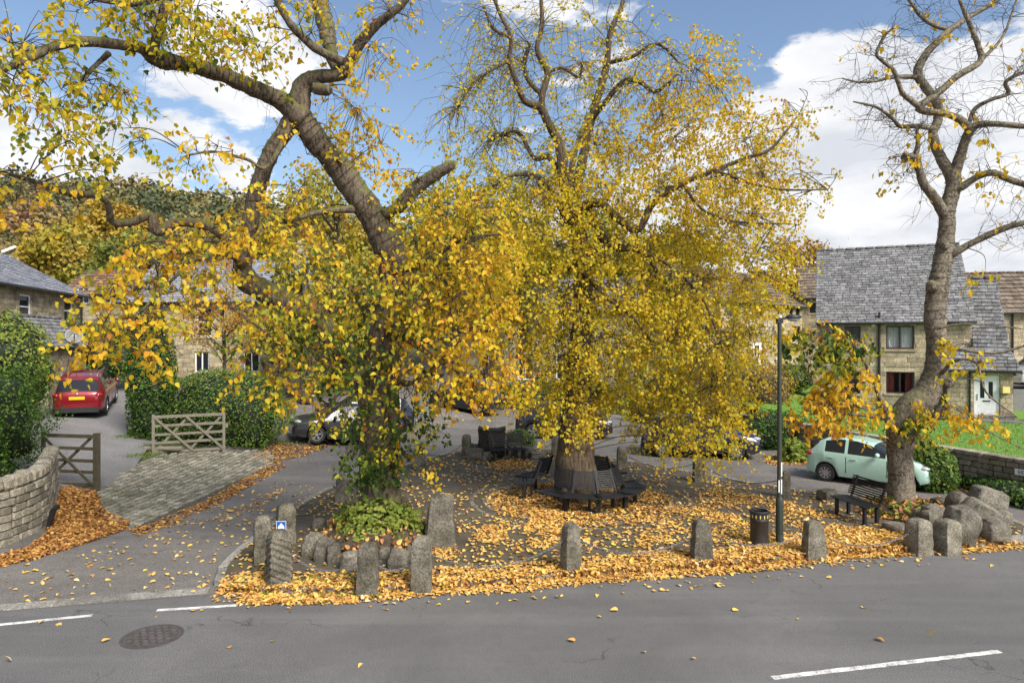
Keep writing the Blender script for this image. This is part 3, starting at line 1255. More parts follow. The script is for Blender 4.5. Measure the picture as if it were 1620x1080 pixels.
# ------------------------------------------------------------------ walls of the roadside
def stone_wall(t, path, z_of, height, course, blen, depth, mat, cope, mortar='dark_mortar', limit=300, cope_mat=None, name='stone'):
    """A dry stone wall along a path of (x, y): courses of separate stones and a cope."""
    pts = [Vector((p[0], p[1])) for p in path]
    cum = [0.0]
    for i in range(1, len(pts)):
        cum.append(cum[-1] + (pts[i] - pts[i - 1]).length)

    def loc(s):
        s = max(0, min(s, cum[-1] - 1e-4))
        for i in range(1, len(pts)):
            if s <= cum[i]:
                dd = (pts[i] - pts[i - 1])
                return pts[i - 1] + dd * ((s - cum[i - 1]) / dd.length), dd.normalized()

    core = MB()
    for i in range(len(pts)):
        dd = (pts[min(i + 1, len(pts) - 1)] - pts[max(i - 1, 0)]).normalized()
        nn = Vector((-dd.y, dd.x))
        zb, zt = z_of(*pts[i]) - 0.15, z_of(*pts[i]) + height - 0.01
        w = depth * 0.36
        for sgn in (-1, 1):
            for z in (zb, zt):
                e = pts[i] + nn * w * sgn
                core.v.append((e.x, e.y, z))
        if i:
            o = 4 * i
            core.f += [(o - 4, o, o + 1, o - 3), (o - 2, o - 1, o + 3, o + 2), (o - 3, o + 1, o + 3, o - 1)]
    part('core', core, mortar, t)
    ms = []
    nc = int(height / course)
    for c in range(nc):
        h = height / nc
        s = -random.uniform(0, blen)
        while s < cum[-1]:
            ln = random.uniform(blen * 0.6, blen * 1.5)
            s0, s1 = max(0, s), min(cum[-1], s + ln)
            s += ln
            if s1 - s0 < 0.06:
                continue
            p, dd = loc((s0 + s1) / 2)
            z = z_of(p.x, p.y) + h * (c + 0.5)
            hh = h * random.uniform(0.86, 0.97)
            ms.append(frame_matrix(Vector((p.x, p.y, z)), Vector((dd.x, dd.y, 0)), Vector((-dd.y, dd.x, 0)), Vector((0, 0, 1)), (s1 - s0 - 0.015, depth * random.uniform(0.93, 1.06), hh)))
    pieces(t, name, ms, mat, limit, 0.10, 0.06)
    ms = []
    s = 0.0
    while s < cum[-1]:
        ln = random.uniform(*cope[0])
        p, dd = loc(min(s + ln / 2, cum[-1]))
        hh = cope[1] * random.uniform(0.9, 1.12)
        ms.append(frame_matrix(Vector((p.x, p.y, z_of(p.x, p.y) + height + hh / 2 - 0.004)), Vector((dd.x, dd.y, 0)), Vector((-dd.y, dd.x, 0)), Vector((0, 0, 1)), (ln - 0.012, depth * cope[2], hh)))
        s += ln
    pieces(t, 'cope_stone', ms, cope_mat or mat, limit, 0.22 if cope[1] > 0.2 else 0.10, 0.07)


LWALL = smooth_line([(-15.5, 11.9), (-13.6, 12.7), (-11.95, 13.4), (-11.05, 14.3), (-10.95, 15.2), (-11.15, 16.1), (-11.6, 17.0), (-12.15, 18.0)], 6)
t = thing('garden_wall', 'curved dry stone garden wall with rounded cope stones below the hedge', 'wall', (-11.0, 15.0, 0))
stone_wall(t, LWALL, lambda x, y: 0.6 * terrain(x, y), 1.17, 0.165, 0.36, 0.36, 'wall_stone', ((0.19, 0.30), 0.29, 0.95), limit=260)
RWALL = smooth_line([(34, 18.6), (22, 16.9), (17.6, 16.4), (15.5, 17.2), (14.35, 18.9), (13.65, 20.9), (12.75, 23.4), (11.45, 28.3), (9.6, 32.5), (6.7, 38.2)], 6)
t = thing('roadside_wall', 'long brown stone retaining wall with flat copings beside the lawn', 'wall', (14.3, 19.0, 0))
stone_wall(t, RWALL, lambda x, y: 0.0, 1.02, 0.17, 0.36, 0.36, 'roadside_stone', ((0.6, 0.95), 0.12, 1.2), limit=300, cope_mat='roadside_stone')


def lawn_z(x, y):
    return 1.02 + 0.16 * max(0.0, min(y - 28.5, 12)) * max(0.0, min(1.0, (16.5 - x) / 3.0)) + 0.012 * max(0.0, y - 18)


LAWN = [(p[0] + 0.1, p[1] + 0.05) for p in RWALL[:-8]] + [(11.4, 40), (16.0, 50), (60, 66), (60, 22)]
mb = sheet(LAWN, lawn_z, 1.0)
structure('lawn', mb, 'lawn', True)
LG = Leaves()
n = 34000
xs = RNG.uniform(9.5, 24, n)
ys = RNG.uniform(17.5, 42, n)
ok = np.array([inside(LAWN, x, y) and ((y < 29 - 0.3 * (x - 14)) or x < 13.5) for x, y in zip(xs, ys)])
xs, ys = xs[ok], ys[ok]
zz = np.array([lawn_z(x, y) for x, y in zip(xs, ys)])
LG.add(np.stack([xs, ys, zz], 1), rand_dirs(len(xs), -2.2, 0.8), rand_dirs(len(xs)), RNG.uniform(0.025, 0.05, len(xs)), RNG.uniform(0.4, 1, len(xs)))
LG.build('grass', 'grass_blade', None, 'kite')
tag(bpy.data.objects['grass'], 'short bright green grass of the lawn above the roadside wall', 'grass')

# ------------------------------------------------------------------ hills
def hill_z(x, y):
    a = x / max(y, 1.0) * FPX + 810
    crest = np.interp(a, [-600, 0, 130, 260, 480, 700, 900, 1150, 1350, 1700, 2200], [68, 59, 57, 53, 46, 36, 25, 17, 12, 11, 10])
    s = min(max((y - 58) / 210.0, 0.0), 1.0)
    s = s * s * (3 - 2 * s)
    base = terrain(x, min(y, 58)) - 0.3 if y < 75 else 3.0
    return max(base - 0.5, s * crest + 2.0 * (1 - s)) + 2.5 * mnoise.noise(Vector((x * 0.02, y * 0.02, 0))) * s if y > 60 else -1.0


mb = MB()
hx = [-420 + 10 * i for i in range(85)]
hy = [60 + 8 * i for i in range(46)]
mb.v = [(x, y, hill_z(x, y) if y > 61 else -1.0) for y in hy for x in hx]
w = len(hx)
mb.f = [(j * w + i, j * w + i + 1, (j + 1) * w + i + 1, (j + 1) * w + i) for j in range(len(hy) - 1) for i in range(w - 1)]
structure('hill', mb, 'hill_ground', True)

WL = Leaves()
cnt = 0
while cnt < 1500:
    y = random.uniform(72, 272)
    a = random.uniform(-140, 1750)
    x = (a - 810) / FPX * y
    z = hill_z(x, y)
    if z > 50 + 3 * mnoise.noise(Vector((x * .05, y * .05, 3))) and a < 170:
        continue
    cnt += 1
    rr = random.uniform(2.2, 4.6)
    hh = rr * random.uniform(0.9, 1.5)
    k = 115
    tone = random.choice((0.02, 0.1, 0.2, 0.3, 0.4, 0.5, 0.62, 0.8, 0.95)) * 0.6 + 0.4 * (0.5 + mnoise.noise(Vector((x * 0.03, y * 0.03, 1))))
    if y > 190:
        tone = random.choice((0.1, 0.2, 0.3, 0.45, 0.6, 0.7))
    v = norm(RNG.normal(size=(k, 3)))
    v[:, 2] = np.abs(v[:, 2])
    f = RNG.uniform(0.75, 1.08, (k, 1))
    pos = np.array((x, y, z + 1.0)) + v * f * np.array((rr, rr, hh * 1.6))
    WL.add(pos, norm(RNG.normal(size=(k, 3)) + np.array((0, 0, 0.4))), norm(v + RNG.normal(size=(k, 3)) * 0.35), np.full(k, 0.0052 * y + 0.22) * RNG.uniform(0.7, 1.2, k), tone + RNG.normal(size=k) * 0.06)
o = WL.build('woodland', 'hill_leaf', None, 'kite')
tag(o, 'autumn woodland covering the far hillside', 'woodland')


# ================================================================== houses
def fhit(A, B, px):
    """Where the sight line through a pixel column meets the wall line A-B: distance along it and depth."""
    A, B = Vector(A), Vector(B)
    d = (B - A)
    L = d.length
    d = d / L
    k = (px - 810) / FPX
    # A + d*u : x = k*y
    u = (k * A.y - A.x) / (d.x - k * d.y)
    return u, A.y + d.y * u


def opening(A, B, px0, px1, py0, py1, style):
    u0, Y0 = fhit(A, B, px0)
    u1, Y1 = fhit(A, B, px1)
    Y = (Y0 + Y1) / 2
    return (min(u0, u1), max(u0, u1), CAM_H + (540 - py1) / FPX * Y, CAM_H + (540 - py0) / FPX * Y, style)


def facade(t, A, B, z0, z1, opens, mat, course=0.19, blen=0.42, mortar='mortar', limit=300, thick=0.25, frame='brown_frame', blocks=True):
    A, B = Vector(A), Vector(B)
    d = B - A
    L = d.length
    d = d / L
    n = Vector((d.y, -d.x))
    if n.dot(A + B) > 0:
        n = -n                                   # faces the camera side
    D3, N3, Z3 = Vector((d.x, d.y, 0)), Vector((n.x, n.y, 0)), Vector((0, 0, 1))

    def at(u, v, o):
        return Vector((A.x, A.y, 0)) + D3 * u + Z3 * v + N3 * o

    us = sorted({0.0, L} | {min(max(o[0], 0), L) for o in opens} | {min(max(o[1], 0), L) for o in opens})
    vs = sorted({z0, z1} | {o[2] for o in opens} | {o[3] for o in opens})
    mb = MB()

    def bx(m, u0, u1, v0, v1, o0, o1):
        q = [at(u, v, o) for o in (o0, o1) for u, v in ((u0, v0), (u1, v0), (u1, v1), (u0, v1))]
        m.add(q, [(3, 2, 1, 0), (4, 5, 6, 7), (0, 1, 5, 4), (1, 2, 6, 5), (2, 3, 7, 6), (3, 0, 4, 7)])

    for i in range(len(us) - 1):
        for j in range(len(vs) - 1):
            cu, cv = (us[i] + us[i + 1]) / 2, (vs[j] + vs[j + 1]) / 2
            if us[i + 1] - us[i] < 1e-4 or vs[j + 1] - vs[j] < 1e-4:
                continue
            if any(o[0] < cu < o[1] and o[2] < cv < o[3] for o in opens):
                continue
            bx(mb, us[i], us[i + 1], vs[j], vs[j + 1], -thick, -0.012)
    part('wall', mb, mortar, t)
    if blocks:
        ms = []
        nc = int((z1 - z0) / course)
        h = (z1 - z0) / nc
        for c in range(nc):
            v0, v1 = z0 + h * c, z0 + h * (c + 1)
            vm = (v0 + v1) / 2
            s = -random.uniform(0, blen)
            while s < L:
                ln = random.uniform(0.65, 1.35) * blen
                segs = [(max(0.0, s), min(L, s + ln))]
                s += ln
                for o in opens:
                    e = 0.02
                    if o[2] - 0.14 < vm < o[3] + 0.16:
                        new = []
                        for a, b in segs:
                            if b <= o[0] - e or a >= o[1] + e:
                                new.append((a, b))
                            else:
                                if a < o[0] - e:
                                    new.append((a, o[0] - e))
                                if b > o[1] + e:
                                    new.append((o[1] + e, b))
                        segs = new
                for a, b in segs:
                    if b - a > 0.05:
                        ms.append(frame_matrix(at((a + b) / 2, vm, -0.02), D3, N3, Z3, (b - a - 0.012, 0.06 * random.uniform(0.9, 1.15), h - 0.012)))
        pieces(t, 'stone_block', ms, mat, limit, 0.06, 0.02)
    for (u0, u1, v0, v1, style) in opens:
        lin = MB()
        bx(lin, u0 - 0.10, u1 + 0.10, v1 + 0.004, v1 + 0.17, -0.06, 0.016)
        part('lintel', lin, mat, t)
        if 'door' not in style:
            sl = MB()
            bx(sl, u0 - 0.10, u1 + 0.10, v0 - 0.11, v0 - 0.004, -0.06, 0.05)
            part('sill', sl, mat, t)
        ins = MB()
        bx(ins, u0, u1, v0, v1, -0.9, -0.7)
        if 'door' in style:
            fr = MB()
            for a, b, c, e in ((u0, u0 + 0.06, v0, v1), (u1 - 0.06, u1, v0, v1), (u0 + 0.06, u1 - 0.06, v1 - 0.06, v1)):
                bx(fr, a, b, c, e, -0.12, -0.04)
            w = part('door', fr, 'white_paint', t)
            pl = MB()
            um = (u0 + u1) / 2
            hh = v1 - v0
            cols = [u0 + 0.06, u0 + 0.22 * (u1 - u0) + 0.02, u0 + 0.42 * (u1 - u0), u0 + 0.58 * (u1 - u0), u1 - 0.22 * (u1 - u0) - 0.02, u1 - 0.06]
            bx(pl, cols[0], cols[5], v0 + 0.01, v0 + hh * 0.48, -0.10, -0.06)
            bx(pl, cols[0], cols[5], v0 + hh * 0.86, v1 - 0.06, -0.10, -0.06)
            for a, b in ((0, 1), (2, 3), (4, 5)):
                bx(pl, cols[a], cols[b], v0 + hh * 0.48, v0 + hh * 0.86, -0.10, -0.06)
            part('door_leaf', pl, 'white_paint', w)
            for a, b in ((1, 2), (3, 4)):
                g = MB()
                bx(g, cols[a], cols[b], v0 + hh * 0.48, v0 + hh * 0.86, -0.09, -0.075)
                part('pane', g, 'glass', w)
            hd = MB()
            bx(hd, cols[0] + 0.05, cols[0] + 0.08, v0 + hh * 0.44, v0 + hh * 0.58, -0.06, -0.02)
            part('handle', hd, 'alloy', w)
            lb = MB()
            bx(lb, um - 0.13, um + 0.13, v0 + hh * 0.40, v0 + hh * 0.43, -0.06, -0.05)
            part('letter_slot', lb, 'gutter_black', w)
            continue
        fr = MB()
        fw = 0.06
        for a, b, c, e in ((u0, u0 + fw, v0, v1), (u1 - fw, u1, v0, v1), (u0 + fw, u1 - fw, v0, v0 + fw), (u0 + fw, u1 - fw, v1 - fw, v1)):
            bx(fr, a, b, c, e, -0.14, -0.06)
        um, vm = (u0 + u1) / 2, (v0 + v1) / 2
        if 'sash' in style:
            bx(fr, u0 + fw, u1 - fw, vm - 0.03, vm + 0.03, -0.13, -0.07)
        else:
            bx(fr, um - 0.035, um + 0.035, v0 + fw, v1 - fw, -0.13, -0.07)
        w = part('window', fr, 'white_paint' if 'white' in style else frame, t)
        if 'sash' in style:
            rects = [(u0 + fw, u1 - fw, v0 + fw, vm - 0.03), (u0 + fw, u1 - fw, vm + 0.03, v1 - fw)]
        else:
            rects = [(u0 + fw, um - 0.035, v0 + fw, v1 - fw), (um + 0.035, u1 - fw, v0 + fw, v1 - fw)]
        curt = 'curtain' if 'net' in style else ('red_curtain' if 'red' in style else None)
        for r_ in rects:
            g = MB()
            bx(g, r_[0], r_[1], r_[2], r_[3], -0.105, -0.095)
            part('pane', g, 'clear_glass' if curt else 'glass', w)
        if curt:
            cm = MB()
            spans = [(u0 + 0.05, um - 0.02), (um + 0.02, u1 - 0.05)] if curt == 'curtain' else [(u0 + 0.03, u0 + 0.33), (u1 - 0.33, u1 - 0.03)]
            for a, b in spans:
                o0 = len(cm.v)
                for i in range(25):
                    u = a + (b - a) * i / 24
                    off = -0.20 + 0.02 * math.sin(i * 1.9)
                    cm.v += [tuple(at(u, v0 + 0.02, off)), tuple(at(u, v1 - 0.02, off))]
                    if i:
                        q = o0 + 2 * i
                        cm.f.append((q - 2, q, q + 1, q - 1))
            part('curtain', cm, curt, w)
            part('dark_room', ins, 'dark_inside', w)
    return at


def roof(t, eA, eB, rB, rA, rows, tw, mat, limit=300, thick=0.034, gutter=True, overlap=1.35, ridge=True):
    """A tiled slope: eave eA-eB, ridge rA-rB, laid in rows of separate tiles."""
    eA, eB, rB, rA = map(Vector, (eA, eB, rB, rA))
    nrm = (eB - eA).cross(rA - eA).normalized()
    if nrm.z < 0:
        nrm = -nrm
    mb = MB()
    top = [eA, eB, rB, rA]
    lo = [p - nrm * 0.10 for p in top]
    hi = [p - nrm * 0.02 for p in top]
    mb.add(lo + hi, [(3, 2, 1, 0), (4, 5, 6, 7), (0, 1, 5, 4), (1, 2, 6, 5), (2, 3, 7, 6), (3, 0, 4, 7)])
    rf = part('roof', mb, 'dark_mortar', t)
    ms = []
    for r in range(rows):
        f = (r + 0.45) / rows
        L0, L1 = eA.lerp(rA, f), eB.lerp(rB, f)
        along = (L1 - L0)
        W = along.length
        ax = along.normalized()
        up = ((rA - eA).lerp(rB - eB, 0.5))
        up = (up - ax * up.dot(ax))
        hgt = up.length / rows
        up = up.normalized()
        n2 = ax.cross(up)
        if n2.z < 0:
            n2 = -n2
        upt = (up - n2 * 0.15).normalized()
        n3 = ax.cross(upt)
        if n3.z < 0:
            n3 = -n3
        x = -tw * (0.5 if r % 2 else 0.0) * random.uniform(0.8, 1.1)
        while x < W:
            w = tw * random.uniform(0.82, 1.18)
            a, b = max(0, x), min(W, x + w)
            x += w
            if b - a < 0.04:
                continue
            c = L0 + ax * ((a + b) / 2) + n2 * (0.012 + random.uniform(0, 0.008))
            ms.append(frame_matrix(c, ax, upt, n3, (b - a - 0.018, hgt * overlap * random.uniform(0.96, 1.03), thick)))
    pieces(rf, 'roof_slate', ms, mat, limit, 0.06, 0.015)
    if ridge:
        ms = []
        ln = (rB - rA).length
        k = max(1, int(ln / 0.45))
        ax = (rB - rA).normalized()
        sd = Vector((ax.y, -ax.x, 0)).normalized()
        for i in range(k):
            ms.append(frame_matrix(rA.lerp(rB, (i + 0.5) / k) + Vector((0, 0, 0.03)), ax, sd, ax.cross(sd), (ln / k - 0.01, 0.26, 0.12)))
        pieces(rf, 'ridge_tile', ms, mat, 60, 0.2)
    if gutter:
        mb = MB()
        o = Vector((nrm.x, nrm.y, 0)).normalized() * 0.07
        mb.tube([eA + o - Vector((0, 0, 0.05)), eB + o - Vector((0, 0, 0.05))], 0.055, 8)
        part('gutter', mb, 'gutter_black', t)
    return rf


def pipe(t, pts, r=0.04):
    mb = MB()
    mb.tube(pts, r, 8)
    part('downpipe', mb, 'gutter_black', t)


# ---- the stone house on the right with its steep slate roof
A, B = Vector((14.5, 32.3)), Vector((20.05, 29.75))
IN = Vector((0.415, 0.91))
t = thing('stone_house', 'pale stone house with steep grey slate roof and brown windows behind the right tree', 'house', (17.2, 31.0, 1.0))
ops = [opening(A, B, 1402, 1446, 515, 552, 'net'), opening(A, B, 1402, 1446, 588, 622, 'red'), opening(A, B, 1336, 1361, 516, 541, 'dark'), opening(A, B, 1330, 1360, 588, 622, 'dark')]
facade(t, A, B, 0.9, 5.36, ops, 'house_stone', 0.205, 0.5, limit=300)
back = [A + IN * 7.6, B + IN * 7.6]
mb = MB()
mb.add([(A.x, A.y, 0.9), (back[0].x, back[0].y, 0.9), (back[0].x, back[0].y, 5.3), (A.x + IN.x * 3.8, A.y + IN.y * 3.8, 8.95), (A.x, A.y, 5.3)], [(0, 1, 2, 3, 4)])
part('gable_wall', mb, 'mortar', t)
mb = MB()
mb.add([(B.x, B.y, 0.9), (back[1].x, back[1].y, 0.9), (back[1].x, back[1].y, 5.3), (B.x + IN.x * 3.8, B.y + IN.y * 3.8, 8.95), (B.x, B.y, 5.3)], [(4, 3, 2, 1, 0)])
part('gable_wall', mb, 'mortar', t)
mb = MB()
mb.add([(back[0].x, back[0].y, 0.9), (back[1].x, back[1].y, 0.9), (back[1].x, back[1].y, 5.3), (back[0].x, back[0].y, 5.3)], [(0, 1, 2, 3)])
part('back_wall', mb, 'mortar', t)
dd = (B - A).normalized()
eA = Vector((A.x, A.y, 0)) - Vector((dd.x, dd.y, 0)) * 0.12 - Vector((IN.x, IN.y, 0)) * 0.22 + Vector((0, 0, 5.28))
eB = Vector((B.x, B.y, 0)) + Vector((dd.x, dd.y, 0)) * 0.12 - Vector((IN.x, IN.y, 0)) * 0.22 + Vector((0, 0, 5.28))
up_ = Vector((IN.x, IN.y, 0)) * 4.05 + Vector((0, 0, 3.85))
roof(t, eA, eB, eB + up_, eA + up_, 29, 0.36, 'slate', 300)
bk = Vector((IN.x, IN.y, 0)) * 4.05 + Vector((0, 0, -3.85))
roof(t, eA + up_ + bk, eB + up_ + bk, eB + up_, eA + up_, 12, 0.5, 'slate', 0, ridge=False)
u, Yd = fhit(A, B, 1391)
p = A + dd * u - IN * 0.06
pipe(t, [(p.x, p.y, 1.0), (p.x, p.y, 5.75)], 0.05)
mb = MB()
u, Yd = fhit(A, B, 1381)
p = A + dd * u - IN * 0.08
mb.lathe([(0.0, 0), (0.07, 0.02), (0.09, 0.08), (0.05, 0.14), (0.0, 0.15)], 12, Matrix.Translation((p.x, p.y, 5.08)))
part('alarm_box', mb, 'white_paint', t, True)
mb = MB()
for i in range(13):
    p = A + dd * (0.3 + i * 0.48) - IN * 0.05
    mb.box((p.x, p.y, 5.18), (0.09, 0.09, 0.09))
part('eave_bracket', mb, 'house_stone', t, kind='stuff')

# its low wing with the white front door
A2, B2 = Vector((18.45, 28.95)), Vector((20.45, 27.85))
facade_t = thing('porch_wing', 'low stone wing with slate roof and white front door right of the tree', 'house', (19.5, 28.4, 1.0))
ops = [opening(A2, B2, 1541, 1581, 594, 663, 'door')]
facade(facade_t, A2, B2, 0.9, 3.22, ops, 'house_stone', 0.19, 0.42, limit=200)
mb = MB()
mb.add([(A2.x, A2.y, 0.9), (20.05, 31.2, 0.9), (20.05, 31.2, 4.6), (A2.x, A2.y, 3.2)], [(0, 1, 2, 3)])
mb.add([(B2.x, B2.y, 0.9), (22.2, 31.4, 0.9), (22.2, 31.4, 7.0), (B2.x, B2.y, 3.2)], [(3, 2, 1, 0)])
part('side_wall', mb, 'mortar', facade_t)
roof(facade_t, (18.3, 28.85, 3.22), (20.62, 27.6, 3.22), tuple(P(1599, 553, 28.5)), tuple(P(1504, 549, 29.75)), 6, 0.34, 'slate', 120, ridge=False)
roof(facade_t, tuple(P(1539, 554, 29.35)), tuple(P(1599, 556, 28.45)), tuple(P(1577, 440, 31.4)), tuple(P(1536, 440, 32.0)), 20, 0.34, 'slate', 250, gutter=False)
mb = MB()
mb.add([P(1539, 556, 29.4), P(1537, 442, 32.05), P(1537, 600, 32.05), P(1539, 620, 29.4)], [(0, 1, 2, 3)])
part('side_wall', mb, 'house_stone', facade_t)
mb = MB()
mb.box((0, 0, 0), (0.30, 0.14, 0.26), Matrix.Translation((20.18, 27.93, 2.42)))
part('meter_box', mb, 'yellow_box', facade_t)
mb = MB()
u, Yd = fhit(A2, B2, 1533)
p = A2 + (B2 - A2).normalized() * u
pipe(facade_t, [(p.x, p.y - 0.06, 0.95), (p.x, p.y - 0.06, 3.2)], 0.035)
for i, (w_, zz_) in enumerate(((1.5, 0.16), (1.2, 0.32))):
    mb = MB()
    c = (A2 + B2) / 2 + Vector((0.35, -0.75 + 0.28 * i))
    mb.box((0, 0, 0), (w_, 0.62 - 0.2 * i, 0.17), Matrix.Translation((c.x, c.y, 1.05 + zz_ - 0.08)) @ Matrix.Rotation(-0.5, 4, 'Z'))
    part('door_step', mb, 'kerb_stone', facade_t)
mb = MB()
mb.tube([(21.2, 27.7, 1.1), (21.2, 27.7, 1.95), (21.5, 28.6, 2.1), (21.5, 28.6, 1.1)], 0.02, 6)
part('handrail', mb, 'black_metal', facade_t)

# brown tiled house at the right edge
t = thing('brown_roof_house', 'tan stone house with brown tiled roof at the right edge', 'house', (29, 36, 2.0))
A, B = Vector((25.3, 37.2)), Vector((37.0, 34.4))
facade(t, A, B, 1.2, 6.05, [opening(A, B, 1690, 1740, 510, 550, 'dark')], 'house_stone', 0.24, 0.6, limit=120)
roof(t, (25.1, 37.0, 6.0), (37.2, 34.1, 6.0), (37.9, 37.2, 8.35), (25.8, 40.0, 8.35), 10, 0.36, 'brown_tile', 200)
mb = MB()
mb.add([(25.3, 37.2, 1), (26.2, 42.5, 1), (26.2, 42.5, 6), (25.8, 40, 8.1), (25.3, 37.2, 6)], [(0, 1, 2, 3, 4)])
part('gable_wall', mb, 'mortar', t)
u, Yd = fhit(A, B, 1601)
p = A + (B - A).normalized() * u
pipe(t, [(p.x, p.y - 0.06, 2.0), (p.x, p.y - 0.06, 6.0)], 0.045)
mb = MB()
mb.box((0, 0, 0), (12, 5.5, 1.2), Matrix.Translation((29.2, 33.2, 1.55)) @ Matrix.Rotation(-0.22, 4, 'Z'))
o = structure('parking_area', mb, 'drive_asphalt')

# terrace behind the lamp
t = thing('stone_terrace', 'stone terrace with brown roof and narrow dark windows behind the lamp post', 'house', (17, 44.5, 2.5))
A, B = Vector((10.5, 38.6)), Vector((20.2, 47.6))
ops = [opening(A, B, 1228, 1233, 482, 497, 'dark sash'), opening(A, B, 1249, 1254, 485, 499, 'dark sash'), opening(A, B, 1259, 1265, 487, 501, 'dark sash'), opening(A, B, 1150, 1168, 478, 500, 'dark'), opening(A, B, 1190, 1206, 480, 500, 'dark'),
       opening(A, B, 1192, 1206, 540, 585, 'door'), opening(A, B, 1255, 1266, 516, 530, 'dark')]
facade(t, A, B, 1.5, 6.8, ops, 'house_stone', 0.24, 0.6, limit=160)
roof(t, (10.5, 38.3, 6.8), (20.4, 47.4, 6.8), (17.9, 50.2, 9.2), (8.0, 41.2, 9.2), 10, 0.5, 'brown_tile', 160)
t = thing('gabled_cottage', 'stone cottage gable with brown roof and wide window left of the slate roof', 'house', (21.2, 47, 2.5))
A, B = Vector((20.25, 47.8)), Vector((22.6, 46.6))
facade(t, A, B, 1.5, 7.6, [opening(A, B, 1281, 1299, 479, 495, 'dark')], 'house_stone', 0.26, 0.6, limit=120)
roof(t, (20.0, 47.5, 7.4), (23.6, 45.8, 7.4), (24.6, 48.8, 9.9), (21.0, 50.4, 9.9), 11, 0.4, 'brown_tile', 120)

# slate roofed house at the left edge
t = thing('left_stone_house', 'old brown stone house with blue slate roof and white sash windows at the left edge', 'house', (-21, 30, 2.0))
A, B = Vector((-18.9, 21.2)), Vector((-21.55, 34.1))
ops = [opening(A, B, 31, 50, 466, 504, 'white sash'), opening(A, B, 102, 116, 474, 509, 'white sash')]
facade(t, A, B, 1.8, 6.72, ops, 'old_house_stone', 0.2, 0.42, 'mortar', 300)
roof(t, (-18.6, 21.1, 6.68), (-21.35, 34.45, 6.68), (-24.75, 33.8, 8.5), (-22.1, 20.4, 8.5), 16, 0.36, 'blue_slate', 300)
mb = MB()
mb.add([(-21.55, 34.1, 1.8), (-27.5, 33.0, 1.8), (-27.5, 33.0, 6.6), (-24.7, 33.5, 8.4), (-21.55, 34.1, 6.6)], [(0, 1, 2, 3, 4)])
part('gable_wall', mb, 'mortar', t)
pipe(t, [(-21.4, 33.95, 2.2), (-21.4, 33.95, 6.65)], 0.045)
t2 = thing('lean_to_shed', 'small slate roofed lean-to below the left house with a satellite dish', 'shed', (-19.6, 30.5, 2.0))
facade(t2, (-18.75, 27.6), (-19.6, 31.4), 1.8, 4.25, [], 'old_house_stone', 0.22, 0.45, 'mortar', 60)
roof(t2, (-18.6, 27.4, 4.2), (-19.5, 31.7, 4.2), (-20.8, 31.4, 5.45), (-19.95, 27.1, 5.45), 8, 0.3, 'slate', 120)
mb = MB()
mb.add([(-18.75, 27.6, 1.8), (-20.1, 27.3, 1.8), (-20.1, 27.3, 5.3), (-18.75, 27.6, 4.15)], [(0, 1, 2, 3)])
mb.add([(-18.78, 27.75, 1.8), (-20.1, 27.45, 1.8), (-20.1, 27.45, 5.3), (-18.78, 27.75, 4.15)], [(3, 2, 1, 0)])
part('end_wall', mb, 'old_house_stone', t2)
t = thing('satellite_dish', 'round grey satellite dish fixed beside the lean-to roof', 'dish', (-19.2, 30.3, 4.2))
q = P(117, 531, 29.6)
Mx = Matrix.Translation(q) @ Matrix.Rotation(R(35), 4, 'Z') @ Matrix.Rotation(R(70), 4, 'X')
mb = MB()
mb.lathe([(0.0, -0.10), (0.15, -0.08), (0.28, -0.02), (0.34, 0.03), (0.345, 0.015), (0.28, -0.035), (0.0, -0.12)], 20, Mx)
part('reflector', mb, 'grey_dish', t, True)
mb = MB()
mb.tube([Mx @ Vector((0, -0.3, 0)), Mx @ Vector((0, -0.2, 0.25)), Mx @ Vector((0, 0, 0.36))], 0.02, 6)
mb.lathe([(0.05, 0), (0.05, 0.08)], 8, Mx @ Matrix.Translation((0, 0, 0.33)))
part('receiver_arm', mb, 'gutter_black', t)
mb = MB()
mb.tube([Mx @ Vector((0, 0, -0.1)), q + Vector((-0.15, 0.1, -0.3)), q + Vector((-0.45, 0.25, -0.5))], 0.025, 6)
part('bracket', mb, 'gutter_black', t)

# house behind the sapling
t = thing('slate_cottage', 'stone cottage with long slate roof and chimney behind the orange sapling', 'house', (-17, 38, 2.2))
A, B = Vector((-22.0, 38.6)), Vector((-12.75, 37.6))
ops = [opening(A, B, 311, 335, 487, 532, 'white sash'), opening(A, B, 308, 330, 556, 588, 'white'), opening(A, B, 235, 262, 490, 530, 'white sash'), opening(A, B, 386, 408, 490, 530, 'white sash'), opening(A, B, 385, 410, 556, 588, 'white')]
facade(t, A, B, 1.5, 6.65, ops, 'house_stone', 0.24, 0.5, limit=200)
roof(t, (-22.2, 38.35, 6.6), (-12.5, 37.35, 6.6), (-12.15, 41.0, 9.25), (-21.85, 42.0, 9.25), 18, 0.36, 'blue_slate', 300)
mb = MB()
mb.add([(-12.75, 37.6, 1.5), (-12.0, 44.5, 1.5), (-12.0, 44.5, 6.5), (-12.35, 41, 9.1), (-12.75, 37.6, 6.5)], [(4, 3, 2, 1, 0)])
part('gable_wall', mb, 'mortar', t)
mb = MB()
mb.box((-12.7, 41.0, 9.5), (0.6, 0.9, 1.4))
mb.box((-12.7, 41.0, 10.22), (0.74, 1.04, 0.1))
mb.lathe([(0.13, 0), (0.11, 0.4)], 10, Matrix.Translation((-12.7, 40.8, 10.25)))
mb.lathe([(0.13, 0), (0.11, 0.4)], 10, Matrix.Translation((-12.7, 41.2, 10.25)))
part('chimney', mb, 'house_stone', t)

